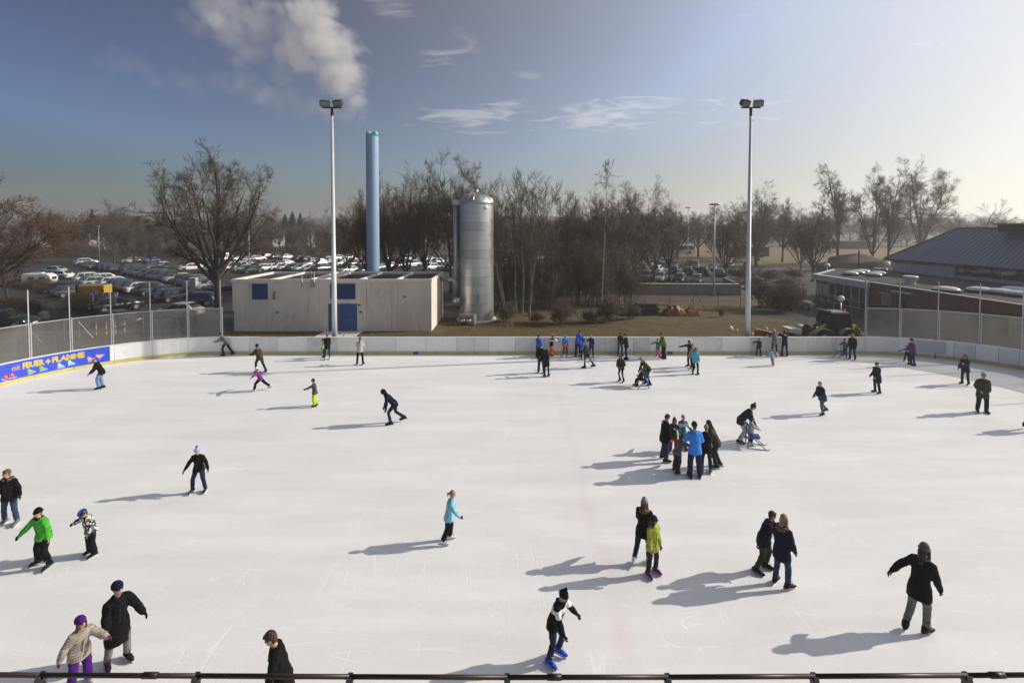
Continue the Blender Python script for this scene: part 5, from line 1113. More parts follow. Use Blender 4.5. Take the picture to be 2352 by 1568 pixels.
cb_ = thing('ticket_cabinet', 'grey metal cabinet in the car park left of the oak', 'cabinet', G(445, 668)); o = MB().box(-.45, .45, -.3, .3, .0, 1.75).build('body', mat('cabinet_grey', (.45, .45, .44), .5), cb_); MB().box(-.36, .36, -.306, -.301, .15, 1.6).build('door', mat('cabinet_door', (.4, .4, .4), .5), cb_); MB().box(-.5, .5, -.35, .35, 1.751, 1.82).build('lid', m_wfr, cb_)
for i, (x, y) in enumerate(((449.5, 670), (455.5, 671), (461, 672))): blob('stone_block', 'upright stone, %s from the cabinet beside it' % ordinal(i), 'stone', x, y, .22, .5, mat('stone_grey', (.25, .23, .2), .9), x, parts=0)
m_boll = mat('bollard_red', (.4, .05, .04), .5)
for i, (x, y) in enumerate(((221.6, 776), (244.7, 775), (265, 773), (286.6, 768))):
    t = thing('striped_bollard', 'red and white bollard, %s from the left behind the screen' % ordinal(i), 'bollard', G(x, y), group='bollards behind the left screen')
    for k in range(5): MB().tube([(0,0,k*.24), (0,0,k*.24 + .238)], .05, 10, ).build('band', (m_boll, m_wfr)[k % 2], t)
lf = thing('mesh_fence', 'low mesh fence with braces behind the left screen', 'fence'); fp = [G(x, y) for x, y in ((-30, 800), (60, 790), (148, 783), (182, 780), (262, 772), (330, 768))]
for p in fp: MB().tube([p, p + Vector((0,0,1.5))], .03, 6).build('post', m_galv, lf)
for a, b in zip(fp[:-1], fp[1:]):
    for z in (.1, .8, 1.45): MB().tube([a + Vector((0,0,z)), b + Vector((0,0,z))], .01, 4).build('wire', m_rust, lf)
for a, b in ((1, 2), (3, 4)): MB().tube([fp[a] + Vector((0,0,1.4)), fp[a]*.6 + fp[b]*.4], .025, 6).build('brace', m_galv, lf)
stp = thing('timber_terrace', 'weathered timber steps behind the left screen above the banner', 'steps'); m_tim = mat('grey_timber', (.2, .175, .14), .9, var=.3, scale=2, aniso=(1, 1, 1))
for k in range(4):
    a, b = s_px(-60), s_px(168 - 22*k); strip(a, b, .75 + .5*k, 1.1 + .5*k, .0, .5 + .16*k, .6).build('step', m_tim, stp)
rl = thing('handrail', 'green tube railing beside the timber steps at left', 'railing'); hp = [path(s_px(10) - .8 + 1.3*k, 3.4) for k in range(4)]
for p in hp: MB().tube([p, p + Vector((0,0,1.9))], .03, 6).build('post', m_gate, rl)
for z in (1.3, 1.88): MB().tube([p + Vector((0,0,z)) for p in hp], .028, 6).build('rail', m_gate, rl)
# buses, houses, pylon
def bus(x, y, col, label, hd):
    t = thing('coach', label, 'bus', G(x, y), R(hd)); m = mat('bus_' + label.split()[0], col, .35, var=.08); o = MB().box(-6, 6, -1.25, 1.25, .35, 3.2).build('body', m, t); bevel(o, .15, 2)
    for k in range(6): 
        for sy in (-1, 1): MB().box(-5.6 + k*1.85, -5.6 + k*1.85 + 1.7, min(sy*1.255, sy*1.27), max(sy*1.255, sy*1.27), 1.5, 2.6).build('window', m_pane, t)
    MB().box(6.005, 6.02, -1.1, 1.1, 1.3, 2.7).build('windscreen', m_pane, t)
    for xx in (-3.6, 3.9):
        for sy in (-1.1, 1.1): MB().tube([(xx,sy-.15,.5), (xx,sy+.15,.5)], .5, 16).build('wheel', m_tyre, t)
bus(1490, 590, (.65, .65, .63), 'white coach beyond the right car park', 8); bus(1555, 583, (.55, .55, .54), 'pale coach half hidden by the first rounded tree', 5); bus(1715, 591, (.16, .03, .03), 'dark red coach beyond the right car park', -4)
m_rooft = mat('roof_tile_brown', (.1, .05, .035), .9, var=.2); m_hw = mat('house_render', (.34, .32, .29), .8, var=.06)
for i, (x, y, Y, w_, h_, lab) in enumerate(((74, 535, 190, 11, 4.2, 'small white house behind the leafy tree at left'), (190, 537, 200, 12, 4, 'white bungalow left of the two pronged tree'), (238, 522, 260, 9, 5, 'house with reddish roof on the rise at left'), (612, 538, 230, 14, 4, 'long pale house seen right of the oak'), (702, 536, 220, 5, 4, 'tiny white hut left of the floodlight mast'))):
    p = D(x, y, Y); zb = max(0, p.z - h_*.5); t = thing('house', lab, 'house', (p.x, Y, 0), R(15*(i % 3 - 1)))
    MB().box(-w_/2, w_/2, -4, 4, 0, zb + h_).build('wall', m_hw, t)
    MB().loft([[(-w_/2-.4,-4.5,zb+h_), (-w_/2-.4,4.5,zb+h_), (-w_/2-.4,0,zb+h_+1.8)], [(w_/2+.4,-4.5,zb+h_), (w_/2+.4,4.5,zb+h_), (w_/2+.4,0,zb+h_+1.8)]]).build('roof', m_rooft if i % 2 == 0 else m_lk, t)
    for k in range(3): MB().box(-w_/2 + w_*(k + .3)/3, -w_/2 + w_*(k + .75)/3, -4.05, -4.01, zb + h_*.35, zb + h_*.75).build('window', m_pane, t)
pyl = thing('pylon', 'faint lattice power pylon on the right horizon', 'pylon', (D(1611, 500, 420).x, 420, 0)); Hp = D(1611, 488, 420).z
for sx in (-1, 1):
    for sy in (-1, 1): MB().bar((sx*3, sy*3, 0), (sx*.4, sy*.4, Hp), .3).build('leg', m_galv, pyl)
for z in (.62, .76, .9): MB().bar((-5.5 + 3*abs(z - .76), 0, Hp*z), (5.5 - 3*abs(z - .76), 0, Hp*z), .35).build('cross_arm', m_galv, pyl)
for k in range(6): MB().bar((-2.6 + k*.4, 0, Hp*k/7), (2.2 - k*.4, 0, Hp*(k + 1)/7), .2).build('brace', m_galv, pyl)
shd = thing('field_shed', 'low dark shed at the far edge of the dry meadow', 'shed', (D(1945, 560, 205).x, 205, 0)); MB().box(-9, 9, -3, 3, 0, 3).build('wall', m_lk, shd); MB().box(-9.4, 9.4, -3.4, 3.4, 3.01, 3.3).build('roof', m_broof, shd)
mound = blob('earth_mound', 'low dark earth mound behind the annexe roof', 'mound', 1975, 622, 8, 2.4, m_earth, 4, parts=0)
# ================================================================ foreground railing
m_rail = mat('railing_brown', (.035, .02, .016), .4, .3, var=.25, scale=6); m_rpost = mat('railing_grey', (.06, .062, .066), .45, .4, var=.15)
fr = thing('terrace_railing', 'dark brown tube railing across the bottom edge', 'railing'); RY = 4.6
rz = D(1176, 1553, RY).z; pxs = [-280, 93, 450, 803, 1165, 1534, 1871, 2221, 2580]
rp = [(D(x, yy, RY).x, RY, D(x, yy, RY).z) for x, yy in ((-700, 1544), (-280, 1546), (93, 1549.5), (450, 1551), (803, 1553), (1165, 1554.5), (1534, 1554), (1871, 1552), (2221, 1550), (2580, 1547), (3000, 1544))]
for a, b in zip(rp[:-1], rp[1:]): MB().tube([a, b], .022, 12).build('rail', m_rail, fr, True)
for x, y, z in rp[1:-1]:
    MB().box(x - .024, x + .024, RY - .035, RY - .024, z - 1.0, z + .012).build('post', m_rpost, fr); MB().box(x - .024, x + .024, RY + .024, RY + .035, z - 1.0, z + .012).build('post', m_rpost, fr)
    MB().box(x - .03, x + .03, RY - .036, RY + .036, z - .07, z - .026).build('saddle', m_rpost, fr)
for x, y in ((345, 1550), (1273, 1554), (2290, 1549.5)): p = D(x, y, RY); MB().tube([(p.x - .07, RY, p.z), (p.x + .07, RY, p.z)], .029, 12).build('sleeve', m_rail, fr, True)
zt = rz - 1.0; terr = MB().box(-14, 14, -1.2, RY + .12, zt - .25, zt).build('terrace', m_conc); tag(terr, kind='structure')
# ================================================================ people
def cloth(name, col, kind='plain', col2=None, rough=.85):
    k = 'cloth_' + name
    if k in MATS: return MATS[k]
    m = mat(k, col, rough, var=.3, scale=9, bump=.6, bscale=16, spec=.12)
    n_, l_, b_ = nodes_of(m); co = n_.new('ShaderNodeTexCoord'); sp = n_.new('ShaderNodeSeparateXYZ'); l_(co.outputs['Generated'], sp.inputs[0])
    def blend(fac, c2):
        mx = n_.new('ShaderNodeMix'); mx.data_type = 'RGBA'; l_(fac, mx.inputs[0])
        src = b_.inputs['Base Color'].links[0].from_socket; l_(src, mx.inputs[6]); mx.inputs[7].default_value = tuple(c2) + (1,); l_(mx.outputs[2], b_.inputs['Base Color'])
    def M2(*a): return mnode(n_, l_, *a)
    if kind == 'puffer':
        s = M2('SINE', M2('MULTIPLY', sp.outputs[2], 40)); s = M2('POWER', M2('ABSOLUTE', s), .4)
        bp = n_.new('ShaderNodeBump'); bp.inputs['Strength'].default_value = .6; bp.inputs['Distance'].default_value = .03; l_(s, bp.inputs['Height']); l_(bp.outputs[0], b_.inputs['Normal'])
    elif kind == 'two':      # upper part in another colour
        blend(M2('GREATER_THAN', sp.outputs[2], .36), col2)
    elif kind == 'yoke':     # lighter patch in the middle of the chest band
        blend(M2('MULTIPLY', M2('GREATER_THAN', sp.outputs[2], .58), M2('LESS_THAN', sp.outputs[2], .8)), col2)
    elif kind == 'plaid':
        a = M2('GREATER_THAN', M2('SINE', M2('MULTIPLY', sp.outputs[2], 50)), .35); c = M2('GREATER_THAN', M2('SINE', M2('MULTIPLY', M2('ADD', sp.outputs[0], sp.outputs[1]), 40)), .35); blend(M2('MULTIPLY', M2('ADD', a, c), .42), col2)
    elif kind == 'camo':
        for sc, thr, c in ((16, .5, col2), (22, .6, (.012, .012, .013))):
            nz_ = n_.new('ShaderNodeTexVoronoi'); nz_.inputs['Scale'].default_value = sc; l_(co.outputs['Object'], nz_.inputs[0]); s3 = n_.new('ShaderNodeSeparateColor'); l_(nz_.outputs['Color'], s3.inputs[0]); blend(M2('GREATER_THAN', s3.outputs[0], thr), c)
    elif kind == 'print':
        nz_ = n_.new('ShaderNodeTexNoise'); nz_.inputs['Scale'].default_value = 18; nz_.inputs['Detail'].default_value = 4; l_(co.outputs['Object'], nz_.inputs[0]); blend(M2('MULTIPLY', M2('GREATER_THAN', nz_.outputs[0], .6), .6), col2)
    elif kind == 'stripe':
        blend(M2('GREATER_THAN', M2('SINE', M2('MULTIPLY', sp.outputs[2], 38)), .1), col2)
    return m
COL = {'black': (.006, .006, .007), 'charcoal': (.03, .03, .032), 'navy': (.007, .010, .030), 'jeans': (.030, .052, .115), 'djeans': (.016, .024, .055), 'ljeans': (.17, .26, .40), 'grey': (.16, .16, .16), 'lgrey': (.46, .46, .46), 'white': (.7, .7, .69), 'brown': (.052, .036, .024), 'taupe': (.075, .06, .052), 'beige': (.33, .29, .25), 'green': (.07, .40, .035), 'lime': (.42, .66, .02), 'ygreen': (.36, .42, .06), 'olive': (.035, .04, .022), 'moss': (.09, .17, .02), 'blue': (.02, .10, .52), 'sky': (.05, .25, .75), 'aqua': (.10, .42, .56), 'laqua': (.22, .52, .66), 'teal': (.02, .22, .25), 'petrol': (.01, .075, .15), 'purple': (.16, .025, .18), 'violet': (.06, .012, .15), 'maroon': (.03, .008, .012), 'red': (.32, .02, .03), 'pink': (.55, .06, .2), 'orange': (.75, .13, .02), 'grape': (.08, .05, .07), 'steel': (.11, .12, .13), 'bboot': (.012, .06, .55), 'cream': (.62, .57, .48)}
m_skin = mat('skin', (.50, .29, .20), .55, var=.06, scale=6); m_eye = mat('eye_dark', (.015, .01, .008), .3, var=0); m_lip = mat('lips', (.32, .11, .09), .5, var=0)
m_fur = mat('fur_trim', (.17, .11, .065), .95, var=.4, scale=30, bump=1, bscale=60)
HAIR = {'brown': (.045, .024, .013), 'dark': (.012, .008, .006), 'blond': (.30, .19, .085), 'grey': (.26, .24, .22), 'ginger': (.13, .06, .025)}
def hairm(c): return mat('hair_' + c, HAIR[c], .6, var=.3, scale=14, aniso=(1, 1, .2), bump=.6, bscale=40)
m_blade = mat('skate_steel', (.55, .56, .58), .25, .9, var=.05); m_sole = mat('skate_holder', (.5, .5, .5), .5, var=.1); m_soled = mat('skate_holder_black', (.02, .02, .02), .5)
tex_fold = bpy.data.textures.new('folds', 'CLOUDS'); tex_fold.noise_scale = .11; tex_fold.noise_depth = 2
PEOPLE = []
def remesh(o, vox, fold=0, sm=2):
    r = o.modifiers.new('union', 'REMESH'); r.mode = 'VOXEL'; r.voxel_size = vox; r.use_smooth_shade = True; r.adaptivity = 0
    if fold: d = o.modifiers.new('folds', 'DISPLACE'); d.texture = tex_fold; d.strength = fold; d.mid_level = .5; d.texture_coords = 'LOCAL'
    s = o.modifiers.new('soft', 'SMOOTH'); s.iterations = sm; s.factor = .5
def person(label, at, h, hd, j='black', t='black', boots='black', hat=None, hair='brown', lean=6, sl=0, la=(8, 10, 15), ra=(8, 10, 15), ll=(6, 6, 14), rl=(4, 6, 10), head=(0, 8), style=0, hem=.13, g=.028, gt=.016, gl=None, fur=False, scarf=None, jk='plain', j2=None, hs='short', hood=None, z0=.0, seat=None, fine=None, name='person', blade=True, group=None):
    """at: picture point between the feet; hd: heading in degrees, 0 right, 90 away, 180 left, 270 to the camera"""
    s = h/1.80; base = G(*at) if not isinstance(at, Vector) else at; near = fine if fine is not None else base.y < 21
    vox = .019 if near else .027
    kid = min(1, max(0, (1.55 - h)/.55)); hk = s*.95*(1 + .26*kid)
    T = thing(name, label, 'person', (base.x, base.y, z0), R(hd - 90), group)
    X, Y, Z = Vector((1,0,0)), Vector((0,1,0)), Vector((0,0,1))
    ut = (Z*math.cos(R(lean)) + Y*math.sin(R(lean)) + X*math.sin(R(sl))).normalized(); ft = (Y - ut*Y.dot(ut)).normalized(); xt = ft.cross(ut)
    def dirv(a, o, sg): a, o = R(a), R(o); return Vector((sg*math.sin(o), math.sin(a)*math.cos(o), -math.cos(a)*math.cos(o)))
    P = Vector((0, 0, 0)); legs = {}; sole = {}
    for sg, (a, o, kb) in ((-1, ll), (1, rl)):
        hip = P + X*(sg*.088*s) - Z*.02*s; kn = hip + dirv(a, o, sg)*.43*s; an = kn + dirv(a - kb, o*.6, sg)*.41*s
        legs[sg] = (hip, kn, an); fp = (a - kb)*.6 if kb > 50 else max(-38, min(10, (a - kb)*.35)); sole[sg] = fp
    lowest = min(legs[q][2].z for q in legs); bt = .085*s + (.062 if blade else 0.0)
    up = -(lowest) + bt; sh = Vector((-(legs[-1][2].x + legs[1][2].x)/2, -(legs[-1][2].y + legs[1][2].y)/2, up))
    if seat is not None: sh = Vector((0, 0, seat))
    P = P + sh
    for q in legs: legs[q] = tuple(v + sh for v in legs[q])
    N_ = P + ut*.50*s; neck_d = (ut*.6 + Z*.5).normalized() if lean < 60 else ut
    arms = {}
    for sg, (a, o, eb) in ((-1, la), (1, ra)):
        shd = N_ - ut*.055*s + xt*(sg*.155*s); el = shd + dirv(a, o, sg)*.275*s
        fd = dirv(a + eb, o*.75 if eb < 60 else -o*.5 - 8, sg); wr = el + fd*.245*s; arms[sg] = (shd, el, wr, fd)
    yaw, pit = head; hr = Matrix.Rotation(R(-yaw), 3, 'Z') @ Matrix.Rotation(R(-pit), 3, 'X')
    hu, hf, hx = hr @ Z, hr @ Y, hr @ X
    if lean > 35: hu = (hu + ut*.5).normalized(); hx = hf.cross(hu).normalized(); hf = hu.cross(hx)
    HRm = Matrix((hx, hf, hu)).transposed(); hc = N_ + neck_d*.095*s + hu*.105*hk + hf*.02*hk
    # --- body: one continuous skin surface
    b = MB()
    def sec(k, rx, ry): return P + ut*(k*s), rx*s, ry*s
    def torso(mb, secs, gg, dn=None, n=14):
        pts, rad, fl = [], [], []
        for k, rx, ry in secs:
            c = P + ut*(k*s) if k >= 0 or dn is None else P + dn*(-k*s); pts.append(c); rad.append(1); fl.append((rx*s + gg, ry*s + gg))
        mb.tube(pts, rad, n, flat=fl, side=xt)
    TS = [(-.12, .10, .085), (-.02, .152, .11), (.12, .136, .10), (.25, .14, .105), (.37, .165, .11), (.45, .15, .09), (.50, .09, .065)]
    torso(b, TS, 0)
    b.tube([N_ - ut*.03*s, N_ + neck_d*.07*s, hc - hu*.04*hk], [.058*s, .052*s, .055*s], 10, ends=True)
    b.ball(hc + hu*.015*hk - hf*.012*hk, .1*hk, 14, 10, sx=.78, sy=.96, sz=1.12, rot=HRm)
    b.ball(hc - hu*.045*hk + hf*.022*hk, .072*hk, 12, 8, sx=.82, sy=.9, sz=1.12, rot=HRm)
    b.tube([hc + hu*.02*hk + hf*.078*hk, hc - hu*.02*hk + hf*.104*hk, hc - hu*.03*hk + hf*.088*hk], [.010*hk, .017*hk, .016*hk], 6, ends=True)
    for sg in (-1, 1): b.ball(hc + hx*(sg*.083*hk) - hf*.012*hk, .026*hk, 8, 6, sx=.5, sy=.8, sz=1.2, rot=HRm)
    for sg in (-1, 1):
        shd, el, wr, fd = arms[sg]; b.tube([shd - xt*(sg*.04*s), shd, (shd + el)/2, el, wr], [.055*s, .052*s, .045*s, .038*s, .027*s], 9, ends=True)
        b.tube([wr, wr + fd*.05*s, wr + fd*.10*s], [.027*s, .034*s, .03*s], 8, ends=True)
        hip, kn, an = legs[sg]; b.tube([hip + Z*.04*s, hip, (hip + kn)/2, kn, kn + (an - kn)*.35, an], [.085*s, .088*s, .075*s, .054*s, .055*s, .036*s], 10, ends=True)
    bo = b.build('body', m_skin, T); remesh(bo, vox, 0, 2)
    # --- face
    for sg in (-1, 1): MB().ball(hc + hu*.012*hk + hf*.083*hk + hx*(sg*.03*hk), .0105*hk, 8, 6, sx=1.35, sy=.7, rot=HRm).build('eye', m_eye, bo, True)
    MB().ball(hc - hu*.062*hk + hf*.088*hk, .02*hk, 8, 6, sx=1.1, sy=.5, sz=.32, rot=HRm).build('mouth', m_lip, bo, True)
    # --- trousers
    tm = cloth(t, COL[t]); q = MB(); torso(q, [(-.10, .125, .10), (-.02, .15, .11), (.06, .138, .10), (.11, .125, .092)], min(gt, .012))
    for sg in (-1, 1):
        hip, kn, an = legs[sg]; q.tube([hip + Z*.05*s, hip - Z*.02*s, (hip + kn)/2, kn, kn + (an - kn)*.4, an + (kn - an)*.10], [.06*s + gt, .084*s + gt, .076*s + gt, .058*s + gt, .056*s + gt, .046*s + gt*1.3], 11, ends=True)
    remesh(q.build('trousers', tm, T), vox, .024 if near else .008, 1)
    # --- jacket
    jm = cloth(j + jk + str(j2 or ''), COL[j], jk, COL[j2] if j2 else None); q = MB()
    dn = (-ut*.5 - Z*.8 + ((legs[-1][1] + legs[1][1])/2 - P).normalized()*.9).normalized(); fl_ = .022 + .05*max(0, hem - .13)
    wd_ = .166 + max(0, gt - g + .014); secs = [(-hem - .02, wd_ + fl_*.5, .125 + fl_*.8), (-hem*.6, wd_ + fl_*.4, .126 + fl_*.6), (-.01, wd_*.985, .122), (.12, .130, .104), (.25, .134, .108), (.37, .152, .108), (.45, .136, .088), (.505, .085, .07), (.55, .062, .06)]
    torso(q, secs, g, dn, 16)
    for sg in (-1, 1):
        shd, el, wr, fd = arms[sg]; q.tube([shd - xt*(sg*.05*s), shd + xt*(sg*.005), (shd + el)/2, el, (el + wr)/2, wr], [.055*s + g, .051*s + g, .044*s + g, .039*s + g, .035*s + g, .027*s + g*.75], 10, ends=True)
    if hood in (None, 'down') and not fur: q.tube([N_ + xt*.085*s - ft*.03*s, N_ - ft*.095*s - ut*.02*s, N_ - xt*.085*s - ft*.03*s], [.03*s, .055*s, .03*s], 8, ends=True)
    if hood == 'up': q.ball(hc + hu*.012*hk - hf*.03*hk, .128*hk, 14, 10, sx=.92, sy=.98, sz=1.1, rot=HRm)
    if hood == 'up': q.tube([hc - hu*.1*hk - hf*.05*hk, N_ - ft*.02*s], [.1*hk, .1*s], 10)
    jo = q.build('jacket', jm, T); remesh(jo, vox, .034 if near else .014, 1)
    if hood == 'up': MB().ball(hc - hu*.012*hk + hf*.045*hk, .085*hk, 12, 8, sx=.82, sy=.72, sz=1.05, rot=HRm).build('face', m_skin, bo, True)
    if near: MB().tube([P + ut*(k*s) + ft*((.118 if k < .3 else .122)*s + g + .004) for k in (.0, .12, .25, .37)], .006, 5).build('zip', m_soled, jo)
    if hood not in (None, 'up', 'down'): MB().tube([N_ + xt*.09*s + ft*.0*s, N_ - ft*.1*s - ut*.01*s, N_ - xt*.09*s + ft*.0*s], [.035*s, .06*s, .035*s], 10, ends=True).build('hood', cloth(hood, COL[hood]), jo, True)
    if fur: MB().tube([N_ + xt*.06*s + ft*.075*s + ut*.0*s, N_ + xt*.12*s - ft*.01*s + ut*.01*s, N_ + xt*.07*s - ft*.11*s - ut*.02*s, N_ - xt*.07*s - ft*.11*s - ut*.02*s, N_ - xt*.12*s - ft*.01*s + ut*.01*s, N_ - xt*.06*s + ft*.075*s], [.035*s, .05*s, .058*s, .058*s, .05*s, .035*s], 9, ends=True).build('fur_collar', m_fur, jo, True)
    if scarf: MB().tube([N_ + ut*.02*s + (xt*math.cos(a) + ft*math.sin(a))*.075*s for a in (R(-60 + 30*k) for k in range(13))], .038*s, 8).build('scarf', cloth(scarf, COL[scarf]), T, True)
    # --- hands
    gm = cloth('glove_' + gl, COL[gl]) if gl else m_skin; gi = .006 if gl else 0
    for sg in (-1, 1):
        shd, el, wr, fd = arms[sg]; pal = (X*(-sg)*.9 + Y*.1); pal = (pal - fd*pal.dot(fd)).normalized(); lat = fd.cross(pal)*sg; q = MB()
        lat = lat if lat.dot(Y) > 0 else -lat
        q.tube([wr - fd*.02*s, wr + fd*.015*s, wr + fd*.05*s, wr + fd*.088*s], [.026*s + gi, .03*s + gi, .038*s + gi, .036*s + gi], 10, flat=[(1, .8), (1.05, .7), (1.1, .55), (1.1, .5)], side=lat)
        for k, (off, ln) in enumerate(((.028, .068), (.0095, .078), (-.0095, .072), (-.027, .058))):
            a0 = wr + fd*.085*s + lat*off*s; d1 = (fd + pal*.35).normalized(); d2 = (fd + pal*1.1).normalized(); m1 = a0 + d1*ln*.5*s
            q.tube([a0 - fd*.01*s, m1, m1 + d2*ln*.5*s], [.0092*s + gi*.7, .0086*s + gi*.7, .007*s + gi*.7], 6, ends=True)
        a0 = wr + fd*.03*s + lat*.034*s; d1 = (fd*.75 + lat*.7 + pal*.25).normalized(); m1 = a0 + d1*.035*s
        q.tube([a0 - lat*.01*s, m1, m1 + (fd*.95 + lat*.15 + pal*.4).normalized()*.032*s], [.012*s + gi, .011*s + gi, .008*s + gi], 6, ends=True)
        ho = q.build('glove' if gl else 'hand', gm, T, True)
        if near: remesh(ho, .0075, 0, 1)
    # --- skates
    bm = cloth('boot_' + boots, COL[boots], rough=.5); hold = m_soled if boots in ('black', 'navy') and style % 2 == 0 else m_sole
    for sg in (-1, 1):
        hip, kn, an = legs[sg]; sd = (kn - an).normalized(); toe = Matrix.Rotation(R(-sg*(9 + style % 3*4)), 3, 'Z') @ (Matrix.Rotation(R(sole[sg]), 3, 'X') @ Y); tu = (Z - toe*Z.dot(toe)).normalized(); tx = toe.cross(tu)
        ft0 = an - tu*.045*s; q = MB(); s1 = s; s = s*1.24
        q.tube([an + sd*.13*s, an + sd*.05*s, an - toe*.01*s, ft0 - toe*.03*s], [.053*s, .05*s, .054*s, .05*s], 10, ends=True)
        q.tube([ft0 - toe*.065*s - tu*.012*s, ft0 - toe*.02*s, ft0 + toe*.06*s - tu*.004*s, ft0 + toe*.13*s - tu*.012*s, ft0 + toe*.17*s - tu*.018*s], [.036*s, .043*s, .045*s, .04*s, .026*s], 10, flat=[(.85, 1)]*2 + [(.98, .9), (1.05, .75), (1, .7)], side=tx, ends=True)
        fo = q.build('boot', bm, T, True)
        if near: MB().tube([an + sd*(.10 - .03*k)*s + toe*(.05 + .018*k)*s + tx*(.025*(-1)**k)*s for k in range(5)], .006*s, 4).build('laces', m_sole if boots in ('black', 'navy', 'bboot') else m_soled, fo)
        if blade:
            bz = ft0 - tu*.04*s; q = MB(); rot = Matrix((tx, toe, tu)).transposed().to_4x4(); Mx = Matrix.Translation(bz) @ rot
            q.add([Mx @ Vector(p) for p in ((-.022, -.10*s, 0), (.022, -.10*s, 0), (.022, .17*s, -.004), (-.022, .17*s, -.004), (-.006, -.09*s, -.032), (.006, -.09*s, -.032), (.006, .16*s, -.034), (-.006, .16*s, -.034))], [(0,1,2,3),(7,6,5,4),(0,4,5,1),(1,5,6,2),(2,6,7,3),(3,7,4,0)]); q.build('blade_holder', hold, fo)
            q = MB(); q.add([Mx @ Vector(p) for p in ((-.004, -.14*s, -.034), (.004, -.14*s, -.034), (.004, .18*s, -.034), (-.004, .18*s, -.034), (-.003, -.13*s, -.062), (.003, -.13*s, -.062), (.003, .165*s, -.064), (-.003, .165*s, -.064))], [(0,1,2,3),(7,6,5,4),(0,4,5,1),(1,5,6,2),(2,6,7,3),(3,7,4,0)]); q.build('blade', m_blade, fo)
        s = s1
    # --- hair and headgear
    hm = hairm(hair); q = MB(); cov = hat is not None
    if hood != 'up':
        if hs != 'bald': q.ball(hc + hu*.028*hk - hf*.022*hk, .107*hk, 14, 9, sx=.80, sy=.97, sz=1.08, rot=HRm, t0=0, t1=1.75)
        if hs != 'bald': q.ball(hc - hu*.01*hk - hf*.045*hk, .088*hk, 12, 8, sx=.86, sy=.8, sz=1.1, rot=HRm)
        if hs == 'bald': q.tube([hc + hx*.078*hk + hf*.0, hc + hx*.06*hk - hf*.07*hk, hc - hf*.1*hk, hc - hx*.06*hk - hf*.07*hk, hc - hx*.078*hk], [.02*hk, .03*hk, .035*hk, .03*hk, .02*hk], 8, ends=True)
        if hs == 'short' and not cov: q.ball(hc + hu*.08*hk + hf*.028*hk, .07*hk, 10, 7, sx=.95, sy=1, sz=.55, rot=HRm)
        if hs == 'long':
            q.tube([hc + hu*.02*hk - hf*.07*hk, hc - hu*.09*hk - hf*.09*hk, N_ - ft*.115*s - ut*.04*s, N_ - ft*.13*s - ut*.17*s], [.066*hk, .062*hk, .05*hk, .016*hk], 9, flat=[(1.05, .8), (1, .65), (.95, .45), (.9, .4)], side=hx, ends=True)
            for sg in (-1, 1): q.tube([hc + hx*(sg*.075*hk) + hu*.03*hk, hc + hx*(sg*.085*hk) - hu*.07*hk - hf*.01*hk, N_ + xt*(sg*.09*s) + ft*.05*s - ut*.08*s], [.03*hk, .035*hk, .018*hk], 7, ends=True)
        if hs == 'pony': q.tube([hc + hu*.04*hk - hf*.1*hk, hc + hu*.0*hk - hf*.17*hk, hc - hu*.1*hk - hf*.165*hk], [.03*hk, .04*hk, .012*hk], 8, ends=True)
        if hs == 'bun': q.ball(hc + hu*.05*hk - hf*.13*hk, .05*hk, 10, 7)
        ho = q.build('hair', hm, T, True)
    if hat:
        kind, col = hat[0], hat[1]; hatm = cloth('hat_%s_%s' % (col, hat[2] if len(hat) > 2 else ''), COL[col], 'stripe' if len(hat) > 2 and kind != 'helmet' else 'plain', COL[hat[2]] if len(hat) > 2 and kind != 'helmet' else None); q = MB()
        if kind in ('beanie', 'pom'):
            q.ball(hc + hu*.052*hk - hf*.02*hk, .112*hk, 16, 9, sx=.82, sy=.98, sz=1.06, rot=HRm, t0=0, t1=1.62); o = q.build('hat', hatm, T, True)
            MB().tube([hc + hu*.035*hk - hf*.02*hk + (hx*math.cos(a)*.097 + hf*math.sin(a)*.115)*hk for a in (2*math.pi*k/14 for k in range(15))], .017*hk, 6).build('cuff', hatm, o, True)
            if kind == 'pom': MB().ball(hc + hu*.195*hk - hf*.03*hk, .042*hk, 10, 7).build('pompom', cloth('pom_' + (hat[3] if len(hat) > 3 else col), COL[hat[3] if len(hat) > 3 else col]), o, True)
        elif kind == 'beret':
            q.ball(hc + hu*.06*hk - hf*.045*hk, .124*hk, 16, 9, sx=.86, sy=1.06, sz=.92, rot=HRm, t0=0, t1=1.9); q.build('hat', hatm, T, True)
        elif kind == 'cap':
            q.ball(hc + hu*.045*hk - hf*.02*hk, .116*hk, 14, 8, sx=.82, sy=.98, sz=.95, rot=HRm, t0=0, t1=1.6); o = q.build('cap', hatm, T, True); MB().ball(hc + hu*.045*hk + hf*.11*hk, .07*hk, 10, 5, sx=1, sy=.9, sz=.12, rot=HRm).build('peak', hatm, o, True)
        elif kind == 'helmet':
            q.ball(hc + hu*.045*hk - hf*.015*hk, .134*hk, 18, 10, sx=.86, sy=1.04, sz=.95, rot=HRm, t0=0, t1=1.62); o = q.build('helmet', mat('helmet_' + col, COL[col], .3, var=.1), T, True)
            for k in (-1, 0, 1): MB().tube([hc + hu*.045*hk - hf*.015*hk + (hf*math.cos(a)*1.05 + hu*math.sin(a)*.97 + hx*.32*k)*.142*hk*(.97 if k == 0 else .93) for a in (R(25 + 26*i) for i in range(6))], .012*hk, 5).build('vent_stripe', cloth('hs_' + (hat[2] if len(hat) > 2 else 'lgrey'), COL[hat[2] if len(hat) > 2 else 'lgrey']), o, True)
            MB().tube([hc + hx*.085*hk + hu*.0*hk, hc - hu*.125*hk + hf*.03*hk, hc - hx*.085*hk], .007*hk, 5).build('chin_strap', m_soled, o, True)
    PEOPLE.append(T); return T
ST = dict(ll=(28, 6, 40), rl=(-14, 8, 22))                 # striding on the left leg
